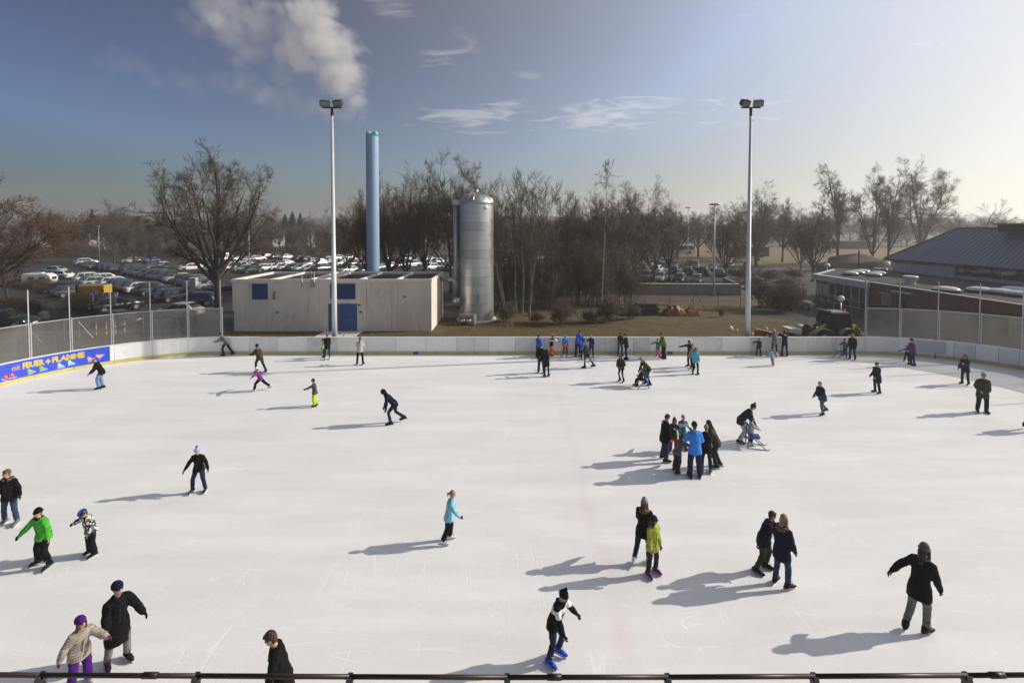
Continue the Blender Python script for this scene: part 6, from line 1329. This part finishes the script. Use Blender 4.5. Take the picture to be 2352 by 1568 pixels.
SR = dict(rl=(28, 6, 40), ll=(-14, 8, 22))
person('man with thinning hair in black jacket and pale jeans bending beside the blue banner', (232, 893), 1.78, 205, 'black', 'ljeans', hair='brown', hs='bald', lean=26, la=(24, 6, 12), ra=(20, 8, 12), ll=(22, 5, 34), rl=(10, 5, 20), head=(0, 28), hem=.17, gt=.03)
person('person in blue and white plaid shirt pushing off at the left end of the boards', (524, 816), 1.72, 180, 'navy', 'black', hair='dark', lean=40, jk='plaid', j2='lgrey', la=(35, 8, 45), ra=(25, 8, 60), head=(0, 15), **ST)
person('person in brown hooded jacket and black cap skating left, seen from behind', (600, 855), 1.75, 150, 'brown', 'charcoal', hat=('beanie', 'black'), lean=26, fur=True, la=(30, 12, 50), ra=(5, 16, 20), ll=(24, 8, 44), rl=(-8, 12, 20), g=.04, hem=.16)
person('girl in purple jacket and white hat with both arms spread wide', (602, 897), 1.32, 185, 'purple', 'black', 'white', hat=('beanie', 'white'), scarf='cream', lean=22, la=(40, 75, 6), ra=(-28, 70, 8), ll=(40, 6, 30), rl=(-34, 12, 18), gt=.03)
person('child in dark jacket and lime trousers with one arm reaching forward', (724, 933), 1.30, 185, 'grape', 'lime', hat=('beanie', 'grape'), lean=8, la=(60, 8, 10), ra=(2, 10, 15), gl='navy', gt=.032, hem=.16)
person('small child in neon vest and dark helmet close to the boards', (745, 821), 1.22, 200, 'lime', 'navy', hat=('helmet', 'navy'), jk='two', j2='ygreen', gl='black')
person('man in long black jacket, grey hat and pale jeans beside the child in neon', (752, 826), 1.7, 110, 'black', 'jeans', 'lgrey', hat=('beanie', 'grey'), hem=.2, lean=4, la=(15, 4, 30), ra=(15, 4, 30))
person('young man in light grey sweatshirt standing with his back to us', (827, 838), 1.75, 92, 'lgrey', 'black', hair='brown', lean=3, la=(22, 16, 75), ra=(22, 16, 75), hood='charcoal', ll=(2, 9, 4), rl=(2, 9, 4))
person('skater in navy hoodie with hood up bending low to the left', (912, 972), 1.80, 188, 'navy', 'djeans', lean=46, hood='up', la=(-2, 4, 10), ra=(10, 4, 8), head=(0, 35), ll=(34, 4, 46), rl=(-6, 8, 48), hair='dark', gl='navy')
person('boy in black puffer jacket and blue bobble hat gliding towards us', (457, 1130), 1.5, 278, 'black', 'djeans', 'charcoal', hat=('pom', 'blue', 'white', 'blue'), lean=8, jk='puffer', la=(12, 34, 14), ra=(12, 34, 14), gl='charcoal', ll=(10, 11, 20), rl=(14, 13, 24), head=(0, 14))
person('woman in short black jacket with fur hood and blue jeans at the left edge', (25, 1203), 1.64, 285, 'black', 'jeans', 'grey', hair='ginger', fur=True, la=(-6, 22, 20), ra=(4, 16, 12), ll=(10, 10, 14), rl=(-2, 9, 8), head=(45, 0), gl='black', hem=.17)
person('boy in bright green jacket and black hat gliding wide legged', (100, 1299), 1.56, 262, 'green', 'black', hat=('beanie', 'black'), hair='dark', lean=12, la=(10, 34, 12), ra=(16, 42, 14), gl='black', ll=(22, 13, 34), rl=(4, 17, 14), scarf='black', head=(8, 6), g=.04, gt=.026, hem=.15)
person('child in white camouflage jacket with blue helmet looking down', (212, 1274), 1.27, 240, 'white', 'black', hat=('helmet', 'navy', 'blue'), lean=14, jk='camo', j2='steel', la=(4, 8, 10), ra=(32, 58, 12), gl='black', gt=.04, head=(-10, 38), g=.04)
person('woman in long black quilted coat with blue hat and blue scarf', (270, 1524), 1.68, 325, 'black', 'grey', 'maroon', hat=('beret', 'navy'), scarf='navy', lean=10, jk='puffer', hem=.46, la=(16, 30, 16), ra=(4, 10, 16), gl='black', g=.042, head=(-18, 4), ll=(12, 6, 24), rl=(2, 6, 14))
person('girl in beige puffer jacket and purple trousers holding on to the coat', (184, 1577), 1.36, 330, 'beige', 'violet', 'lgrey', hat=('beret', 'violet'), hair='brown', hs='long', lean=16, jk='puffer', la=(50, 30, 24), ra=(-12, 30, 8), gl='purple', hem=.22, gt=.03, g=.04, head=(-15, 0))
person('man in dark overcoat cut off by the bottom edge', (655, 1680), 1.82, 195, 'black', 'charcoal', hair='brown', lean=14, la=(10, 5, 12), ra=(10, 5, 12), hem=.42, head=(6, 26))
person('blond girl in turquoise jacket and black trousers skating right', (1025, 1246), 1.42, 5, 'laqua', 'black', 'white', hair='blond', hs='pony', lean=10, la=(10, 6, 12), ra=(22, 8, 26), gl='black', hem=.19, ll=(8, 5, 16), rl=(-8, 6, 14), gt=.026)
person('boy in black and white jacket, bobble hat and bright blue skates', (1272, 1517), 1.56, 325, 'black', 'djeans', 'bboot', hat=('pom', 'black'), lean=20, jk='yoke', j2='white', la=(18, 34, 14), ra=(16, 6, 14), gl='black', ll=(18, 8, 36), rl=(6, 6, 18), head=(0, 24), hem=.16)
person('woman in black jacket with fur hood and striped hat behind the girl in yellow green', (1473, 1296), 1.62, 55, 'black', 'djeans', 'white', hat=('beanie', 'steel', 'lgrey'), hair='ginger', hs='long', fur=True, lean=10, la=(20, 10, 30), ra=(20, 8, 40), hem=.2, g=.04, ll=(-14, 6, 12), rl=(12, 5, 18), head=(-30, 10))
person('girl in yellow green patterned jacket with purple skates', (1497, 1320), 1.48, 300, 'ygreen', 'charcoal', 'purple', hat=('beanie', 'charcoal'), hair='brown', hs='long', lean=4, jk='print', j2='olive', la=(6, 6, 8), ra=(8, 8, 10), gl='pink', hem=.2, head=(-40, 4))
person('boy in dark quilted jacket with one arm swung back beside the blond woman', (1748, 1310), 1.62, 320, 'navy', 'olive', hair='brown', lean=18, jk='puffer', la=(20, 6, 20), ra=(-26, 30, 10), gl='black', ll=(16, 6, 30), rl=(0, 10, 18), g=.045, head=(-25, 10), hem=.17)
person('blond woman in dark parka with fur hood and blue jeans, seen from behind', (1795, 1347), 1.74, 25, 'navy', 'jeans', hair='blond', hs='long', fur=True, lean=4, la=(8, 8, 10), ra=(14, 8, 8), hem=.26, ll=(2, 4, 8), rl=(10, 5, 14), g=.036, style=1)
person('woman with grey hat and long brown hair, one arm stretched out, grey trousers', (2103, 1455), 1.86, 28, 'black', 'grey', hat=('beanie', 'steel'), hair='brown', hs='long', lean=14, la=(-52, 30, 5), ra=(14, 10, 8), gl='black', hem=.25, ll=(-8, 2, 26), rl=(10, 2, 16), scarf='steel', g=.036, style=1)
person('man in black jacket with white hood and jeans facing the group', (1525, 1058), 1.74, 8, 'black', 'jeans', hair='dark', lean=6, la=(34, 8, 34), ra=(6, 6, 10), hood='white', hem=.22, g=.045, gt=.03, head=(0, 22), style=1)
person('girl in teal and white jacket with grey hat facing us in the group', (1567, 1033), 1.36, 272, 'teal', 'charcoal', hat=('beanie', 'lgrey'), jk='yoke', j2='white', scarf='pink', la=(36, 24, 20), ra=(20, 16, 20), hair='blond')
person('child in purple bobble hat and red trousers bending into the group', (1546, 1040), 1.28, 60, 'olive', 'red', hat=('pom', 'violet', 'pink', 'white'), hair='blond', hs='long', lean=26, la=(46, 16, 30), ra=(40, 10, 30), gl='purple', gt=.032)
person('child in dark grey snowsuit leaning into the man in blue', (1552, 1085), 1.34, 30, 'steel', 'charcoal', lean=36, la=(60, 10, 20), ra=(64, 16, 14), hair='dark', gl='maroon', gt=.035, ll=(10, 8, 20), rl=(-10, 10, 14), head=(0, 20))
person('tall man in bright blue jacket and black hat with his back to us', (1596, 1096), 1.88, 88, 'sky', 'djeans', hat=('beanie', 'black'), lean=6, la=(30, 10, 40), ra=(12, 20, 50), hem=.17, g=.045, gt=.036, hood='down', head=(0, 14))
person('woman in black jacket with short blond hair, back turned, right of the man in blue', (1622, 1086), 1.68, 82, 'black', 'djeans', 'steel', hair='blond', lean=5, la=(30, 8, 40), ra=(20, 8, 30), hem=.2, g=.036, style=1)
person('woman in brown quilted jacket leaning left into the group', (1648, 1073), 1.74, 160, 'taupe', 'charcoal', hair='dark', hs='long', lean=26, jk='puffer', la=(24, 8, 20), ra=(24, 8, 20), ll=(16, 6, 30), rl=(4, 6, 24), gt=.02, head=(0, 14), style=1)
person('man in dark jacket and bobble hat bending over the child on the right', (1703, 1014), 1.78, 348, 'charcoal', 'lgrey', hat=('pom', 'olive'), lean=44, la=(10, 8, 12), ra=(16, 6, 10), gl='black', ll=(44, 7, 66), rl=(16, 8, 46), hem=.17, gt=.034, head=(0, 24), g=.036, style=1)
person('toddler in pale grey quilted jacket holding the blue sled', (1724, 1022), 1.04, 350, 'lgrey', 'navy', 'white', hair='brown', jk='puffer', lean=4, la=(46, 6, 20), ra=(46, 6, 20), hem=.18, g=.036)
person('person in petrol blue jacket and grey trousers skating left', (1893, 951), 1.58, 190, 'petrol', 'steel', hair='grey', jk='two', j2='navy', lean=16, la=(20, 8, 60), ra=(6, 10, 30), ll=(24, 5, 34), rl=(-12, 8, 32), hem=.2, g=.045)
person('woman in long dark coat with hair in a bun, gliding left', (2015, 903), 1.62, 186, 'navy', 'black', 'charcoal', hair='brown', hs='bun', lean=5, hem=.34, la=(14, 6, 30), ra=(10, 6, 30), g=.04)
person('man in dark green parka and beige hat standing at the right', (2255, 947), 1.86, 248, 'olive', 'black', hat=('beanie', 'beige'), lean=3, hem=.28, la=(-12, 16, 64), ra=(-12, 16, 64), g=.055, gt=.03)
person('woman in dark jacket with long brown hair near the right bend', (2217, 883), 1.66, 200, 'navy', 'djeans', hair='brown', hs='long', lean=5, la=(40, 10, 70), ra=(4, 14, 16), hem=.2, g=.036)
person('woman in magenta purple jacket and dark red hat by the right boards', (2096, 839), 1.68, 175, 'purple', 'djeans', hat=('beanie', 'maroon'), lean=8, hem=.18, la=(24, 8, 30), ra=(10, 8, 20), g=.036)
person('child in black and yellow jacket with helmet pulling away to the left', (2082, 832), 1.06, 215, 'black', 'navy', hat=('helmet', 'charcoal'), jk='yoke', j2='ygreen', lean=14, la=(10, 12, 10), ra=(30, 60, 8), gl='black', ll=(20, 10, 14), rl=(-8, 16, 10))
person('blond woman in black jacket and blue jeans beside the blue walking frame', (1958, 826), 1.7, 215, 'black', 'jeans', hair='blond', hs='long', lean=3, hem=.24, g=.045, gl='black', gt=.024)
person('toddler in grey green jacket holding the blue walking frame at the boards', (1941, 819), 1.16, 195, 'moss', 'olive', 'lgrey', hat=('cap', 'steel'), lean=8, la=(60, 8, 10), ra=(60, 8, 10), gt=.03)
person('small child in pale blue jacket, pink trousers and grey bobble hat', (1776, 840), 1.0, 190, 'laqua', 'pink', 'white', hat=('pom', 'grey'), scarf='white', lean=12, la=(14, 20, 20), ra=(30, 12, 10), gt=.036, g=.04, ll=(4, 8, 10), rl=(-14, 8, 14), gl='charcoal')
person('child in dark jacket stretching one arm towards the plough', (1742, 817), 1.2, 268, 'charcoal', 'black', 'navy', hair='ginger', la=(4, 8, 10), ra=(30, 78, 6), ll=(4, 9, 8), rl=(4, 10, 8))
person('woman in grey sweater and grey bobble hat leaning on the boards', (1779, 819), 1.78, 82, 'grey', 'navy', 'white', hat=('pom', 'lgrey'), lean=12, la=(60, 14, 30), ra=(60, 14, 30), gt=.004)
person('man in navy jacket with white collar holding his head at the boards', (1802, 818), 1.72, 80, 'navy', 'djeans', hair='dark', hood='white', la=(80, 30, 110), ra=(80, 30, 110), lean=4)
person('woman with black hair in maroon jacket pointing to the left', (1585, 843), 1.68, 205, 'maroon', 'djeans', hair='dark', hs='long', la=(10, 8, 10), ra=(70, 40, 4), lean=8)
person('person in beige bobble hat between the pointing woman and the girl in pale blue', (1592, 850), 1.58, 200, 'beige', 'navy', 'white', hat=('pom', 'beige'), lean=4)
person('girl in pale blue jacket with long brown hair in front of the pointing woman', (1597, 859), 1.58, 262, 'aqua', 'black', hair='ginger', hs='long', lean=3, hem=.22, la=(10, 6, 20), ra=(10, 6, 20))
person('man in moss green jacket bending towards the child in teal', (1525, 824), 1.74, 190, 'moss', 'black', hair='dark', lean=14, la=(24, 6, 8), ra=(10, 8, 20), head=(0, 30), g=.036, gt=.026)
person('child in teal jacket and pink trousers with one arm held out', (1511, 821), 1.24, 225, 'teal', 'pink', 'red', hair='ginger', la=(4, 8, 10), ra=(36, 66, 6))
person('woman with long dark hair at the boards beside the man in black', (1424, 817), 1.62, 275, 'olive', 'jeans', hair='dark', hs='long', lean=10, la=(20, 8, 60), ra=(20, 8, 40))
person('man in black jacket and dark jeans facing the dark haired woman at the boards', (1439, 826), 1.72, 165, 'black', 'djeans', hair='dark', lean=6, la=(24, 8, 30), ra=(20, 8, 30), head=(0, 14))
person('girl with long brown hair in dark hoodie with white print, hands in pockets', (1428, 877), 1.56, 225, 'brown', 'black', hair='brown', hs='long', lean=8, la=(-14, 24, 72), ra=(-14, 24, 72), g=.045, gt=.002, ll=(6, 4, 24), rl=(12, 4, 34))
person('blond woman in dark jacket bending over to push the sled chair', (1488, 884), 1.72, 190, 'olive', 'jeans', hair='blond', hs='long', lean=44, la=(8, 5, 6), ra=(14, 5, 6), ll=(10, 5, 26), rl=(24, 5, 40), gt=.002, head=(0, 20))
person('woman in brown parka with fur hood and grey trousers striding left', (1353, 845), 1.7, 165, 'brown', 'grey', hair='blond', fur=True, lean=16, la=(26, 8, 20), ra=(10, 10, 20), ll=(22, 5, 20), rl=(-20, 8, 14), hem=.24, gt=.004)
person('tall man in royal blue jacket leaning right at the boards', (1327, 818), 1.82, 285, 'blue', 'djeans', hair='brown', lean=16, sl=-8, la=(16, 8, 20), ra=(20, 8, 30), gl='black', head=(20, 20), g=.045, gt=.03)
person('child in navy and blue jacket leaning on the boards', (1358, 819), 1.46, 250, 'blue', 'navy', hair='blond', jk='two', j2='navy', la=(10, 12, 10), ra=(40, 40, 20), gl='black')
person('child in light blue jacket with dark trousers, back to us, crouching', (1339, 826), 1.4, 60, 'sky', 'black', hair='dark', lean=26, la=(40, 8, 10), ra=(10, 10, 10), ll=(30, 6, 50), rl=(20, 6, 40))
person('child in light blue and orange jacket with green bobble hat', (1298, 819), 1.42, 70, 'orange', 'djeans', 'lgrey', hat=('pom', 'green'), jk='two', j2='sky', lean=2, la=(6, 12, 10), ra=(6, 8, 10), gl='black', hem=.2, g=.04)
person('child in orange trousers and dark helmet reaching out to the right', (1266, 817), 1.4, 10, 'black', 'orange', hat=('helmet', 'charcoal'), jk='yoke', j2='white', lean=10, la=(76, 10, 6), ra=(66, 6, 10), gl='black', gt=.04)
person('boy in blue jacket and dark cap facing the boards', (1236, 821), 1.5, 50, 'blue', 'black', hat=('cap', 'charcoal'), lean=3, la=(14, 8, 20), ra=(14, 8, 20), g=.04, gt=.03)
person('man in black jacket and dark jeans behind the woman in long black coat', (1243, 856), 1.74, 262, 'black', 'djeans', hair='dark', lean=5, la=(10, 8, 20), ra=(10, 8, 20), head=(10, 20), gt=.026)
person('woman in black hooded coat and navy jeans, back to us, at left of centre line', (1256, 865), 1.56, 120, 'black', 'djeans', 'charcoal', hair='dark', lean=3, hood='up', hem=.3, la=(34, 10, 50), ra=(10, 8, 20), gt=.006)
person('skater mostly cut off by the right edge', (2374, 988), 1.7, 15, 'black', 'charcoal', hair='dark', ll=(-26, 10, 10), rl=(20, 6, 24), lean=12)
# walkers outside
person('walker in dark clothes behind the left screen, stooping', (410, 768), 1.75, 170, 'black', 'charcoal', hair='dark', lean=14, blade=False, ll=(22, 4, 16), rl=(-18, 4, 8), name='person')
person('walker in dark clothes behind the left screen, right of the stooping one', (436, 768), 1.72, 185, 'charcoal', 'charcoal', hair='dark', hat=('beanie', 'black'), blade=False, ll=(16, 4, 12), rl=(-12, 4, 8))
for x, y, hh, lb in ((2012, 785, 1.7, 'dim figure behind the first right screen panel'), (2150, 800, 1.2, 'small dim figure behind the third right screen panel'), (2165, 802, 1.75, 'dim standing figure beside the small one behind the right screen'), (2255, 815, 1.7, 'dim figure behind the fourth right screen panel')):
    if x > 2100: person(lb, (x, y), hh, 100, 'charcoal', 'charcoal', hair='dark', blade=False)
# ---- seated child and skating aids
m_aid = mat('aid_blue', (.015, .05, .2), .45, var=.1)
def aid(label, at, hd, seat=False):
    t = thing('skating_aid', label, 'skating aid', G(*at), R(hd), 'blue skating aids')
    for sx in (-1, 1):
        MB().tube([(sx*.24, -.42, .07), (sx*.24, -.36, .022), (sx*.24, .40, .02), (sx*.24, .5, .06)], .016, 6).build('runner', m_blade, t)
        MB().tube([(sx*.22, -.30, .03), (sx*.2, -.26, .86)], .02, 8).build('upright', m_aid, t)
        MB().tube([(sx*.22, .34, .03), (sx*.2, -.1, .42)], .02, 8).build('front_strut', m_aid, t)
        MB().tube([(sx*.21, -.27, .43), (sx*.2, .12, .42)], .018, 8).build('side_rail', m_aid, t)
    MB().tube([(-.24, -.26, .87), (.24, -.26, .87)], .022, 8).build('handle', m_aid, t)
    MB().tube([(-.21, -.28, .6), (.21, -.28, .6)], .016, 8).build('cross_bar', m_aid, t)
    MB().box(-.19, .19, -.24, .16, .432, .458).build('seat', m_aid, t)
    if seat: MB().box(-.17, .17, -.285, -.262, .5, .8).build('backrest', m_aid, t)
    return t
aid('blue sled frame held by the toddler in the grey quilted jacket', (1734, 1026), 255); aid('blue walking frame standing by the boards near the blond woman', (1929, 822), 100)
ch_ = aid('blue sled chair carrying a seated child', (1474, 890), 100, True)
p = G(1473, 890); person('child in maroon jacket sitting on the blue sled chair', Vector((p.x, p.y, 0)), 1.15, 190, 'maroon', 'black', hair='brown', lean=-4, la=(20, 10, 60), ra=(20, 10, 60), ll=(78, 8, 74), rl=(74, 8, 66), seat=.54, head=(0, 14))
# ================================================================ smoke plume from the chimney
gn = bpy.data.node_groups.new('plume_field', 'GeometryNodeTree'); gn.interface.new_socket('Geometry', in_out='INPUT', socket_type='NodeSocketGeometry'); gn.interface.new_socket('Geometry', in_out='OUTPUT', socket_type='NodeSocketGeometry')
g_ = gn.nodes; gl_ = gn.links.new; gi_ = g_.new('NodeGroupInput'); go_ = g_.new('NodeGroupOutput')
def gm(op, a, b=None):
    n = g_.new('ShaderNodeMath'); n.operation = op
    for i, v in enumerate((a, b)):
        if v is None: continue
        if isinstance(v, (int, float)): n.inputs[i].default_value = v
        else: gl_(v, n.inputs[i])
    return n.outputs[0]
puffs = []; rp_ = random.Random(3)
# core column, then thin trailing branches: (x, y, radius px, weight)
core = [(838, 284, 8, .35), (828, 268, 16, .5), (815, 245, 26, .6), (806, 218, 32, .8), (798, 186, 42, 1), (786, 150, 48, 1), (762, 118, 54, 1), (735, 88, 56, 1), (712, 58, 54, 1), (690, 40, 50, .95), (735, 30, 40, .9), (672, 92, 44, .75), (640, 120, 36, .55), (770, 170, 40, .9), (700, 128, 46, .8), (655, 30, 38, .45)]
thin = [(790, 265, 26, .3), (752, 248, 30, .34), (706, 238, 34, .34), (655, 226, 36, .34), (605, 212, 38, .36), (556, 196, 38, .34), (505, 195, 30, .26), (455, 190, 34, .22), (405, 185, 32, .2), (352, 170, 34, .2), (300, 150, 36, .2), (250, 140, 36, .18), (560, 120, 40, .42), (520, 80, 48, .52), (500, 40, 50, .52), (540, 20, 46, .5), (470, 15, 40, .42), (590, 90, 30, .4), (640, 160, 34, .42), (440, 55, 36, .3), (600, 45, 34, .4), (615, 70, 40, .45), (600, 130, 36, .4), (590, 20, 36, .4), (560, 60, 40, .45), (640, 70, 40, .5)]
for x, y, r, wg in core + thin:
    for k in range(4):
        a, b = rp_.uniform(-.55, .55), rp_.uniform(-.55, .55); q = D(x + a*r, y + b*r, CHY + rp_.uniform(-1, 1)*r*CHY/F*.8 + (857 - x)*.004); puffs.append((q, r*CHY/F*rp_.uniform(.7, 1.05), wg))
pm_ = bpy.data.meshes.new('puff_points'); pm_.from_pydata([tuple(q) for q, _, _ in puffs], [], [])
for nm, i in (('rad', 1), ('wt', 2)):
    at = pm_.attributes.new(nm, 'FLOAT', 'POINT'); at.data.foreach_set('value', [p[i] for p in puffs])
pl = bpy.data.objects.new('smoke_plume', pm_); C.objects.link(pl); tag(pl, 'white smoke plume drifting left from the blue chimney', 'smoke', kind='stuff')
vc = g_.new('GeometryNodeVolumeCube'); lo_ = Vector((min(p[0].x - p[1]*1.4 for p in puffs), min(p[0].y - p[1]*1.4 for p in puffs), min(p[0].z - p[1]*1.4 for p in puffs))); hi_ = Vector((max(p[0].x + p[1]*1.4 for p in puffs), max(p[0].y + p[1]*1.4 for p in puffs), max(p[0].z + p[1]*1.4 for p in puffs)))
vc.inputs['Min'].default_value = lo_; vc.inputs['Max'].default_value = hi_; st_ = .16
for k, ax in enumerate('XYZ'): vc.inputs['Resolution ' + ax].default_value = int((hi_[k] - lo_[k])/st_)
pos = g_.new('GeometryNodeInputPosition'); nzw = g_.new('ShaderNodeTexNoise'); nzw.inputs['Scale'].default_value = .35; nzw.inputs['Detail'].default_value = 3; gl_(pos.outputs[0], nzw.inputs['Vector'])
v1 = g_.new('ShaderNodeVectorMath'); v1.operation = 'SUBTRACT'; gl_(nzw.outputs['Color'], v1.inputs[0]); v1.inputs[1].default_value = (.5, .5, .5)
v2 = g_.new('ShaderNodeVectorMath'); v2.operation = 'MULTIPLY_ADD'; gl_(v1.outputs[0], v2.inputs[0]); v2.inputs[1].default_value = (2.2, 2.2, 2.2); gl_(pos.outputs[0], v2.inputs[2])
sn = g_.new('GeometryNodeSampleNearest'); gl_(gi_.outputs[0], sn.inputs['Geometry']); gl_(v2.outputs[0], sn.inputs['Sample Position'])
def samp(src, typ):
    n = g_.new('GeometryNodeSampleIndex'); n.data_type = typ; gl_(gi_.outputs[0], n.inputs['Geometry']); gl_(src, n.inputs['Value']); gl_(sn.outputs[0], n.inputs['Index']); return n.outputs[0]
def attr(nm): n = g_.new('GeometryNodeInputNamedAttribute'); n.data_type = 'FLOAT'; n.inputs['Name'].default_value = nm; return n.outputs[0]
pp = samp(pos.outputs[0], 'FLOAT_VECTOR'); rr_ = samp(attr('rad'), 'FLOAT'); ww_ = samp(attr('wt'), 'FLOAT')
dd = g_.new('ShaderNodeVectorMath'); dd.operation = 'DISTANCE'; gl_(v2.outputs[0], dd.inputs[0]); gl_(pp, dd.inputs[1])
nzb = g_.new('ShaderNodeTexNoise'); nzb.inputs['Scale'].default_value = 1.0; nzb.inputs['Detail'].default_value = 5; nzb.inputs['Roughness'].default_value = .62; gl_(pos.outputs[0], nzb.inputs['Vector'])
fld = gm('ADD', gm('SUBTRACT', .95, gm('DIVIDE', dd.outputs['Value'], rr_)), gm('MULTIPLY', gm('SUBTRACT', nzb.outputs[0], .52), 1.9))
den = gm('MULTIPLY', gm('MINIMUM', gm('MAXIMUM', fld, 0), 1.2), gm('MULTIPLY', gm('POWER', ww_, 1.4), .62))
gl_(den, vc.inputs['Density'])
sm_ = g_.new('GeometryNodeSetMaterial'); m_smoke = bpy.data.materials.new('white_smoke'); m_smoke.use_nodes = True; mt = m_smoke.node_tree; mt.nodes.clear(); mo = mt.nodes.new('ShaderNodeOutputMaterial'); pv = mt.nodes.new('ShaderNodeVolumePrincipled'); pv.inputs['Color'].default_value = (.97, .96, .95, 1); pv.inputs['Density'].default_value = 1.0; pv.inputs['Anisotropy'].default_value = .1; mt.links.new(pv.outputs[0], mo.inputs['Volume'])
sm_.inputs['Material'].default_value = m_smoke; gl_(vc.outputs[0], sm_.inputs[0]); gl_(sm_.outputs[0], go_.inputs[0])
md = pl.modifiers.new('plume', 'NODES'); md.node_group = gn
# ================================================================ haze
mb = MB(); mb.box(-1600, 1600, -450, 1800, -2, 62); hz = mb.build('haze', None); tag(hz, 'thin winter haze over the whole place', 'haze', kind='stuff')
m = bpy.data.materials.new('haze'); m.use_nodes = True; m.node_tree.nodes.clear(); o = m.node_tree.nodes.new('ShaderNodeOutputMaterial'); v = m.node_tree.nodes.new('ShaderNodeVolumePrincipled')
v.inputs['Density'].default_value = .0007; v.inputs['Color'].default_value = (.93, .92, .91, 1); v.inputs['Anisotropy'].default_value = .45
m.node_tree.links.new(v.outputs[0], o.inputs['Volume']); hz.data.materials.clear(); hz.data.materials.append(m)
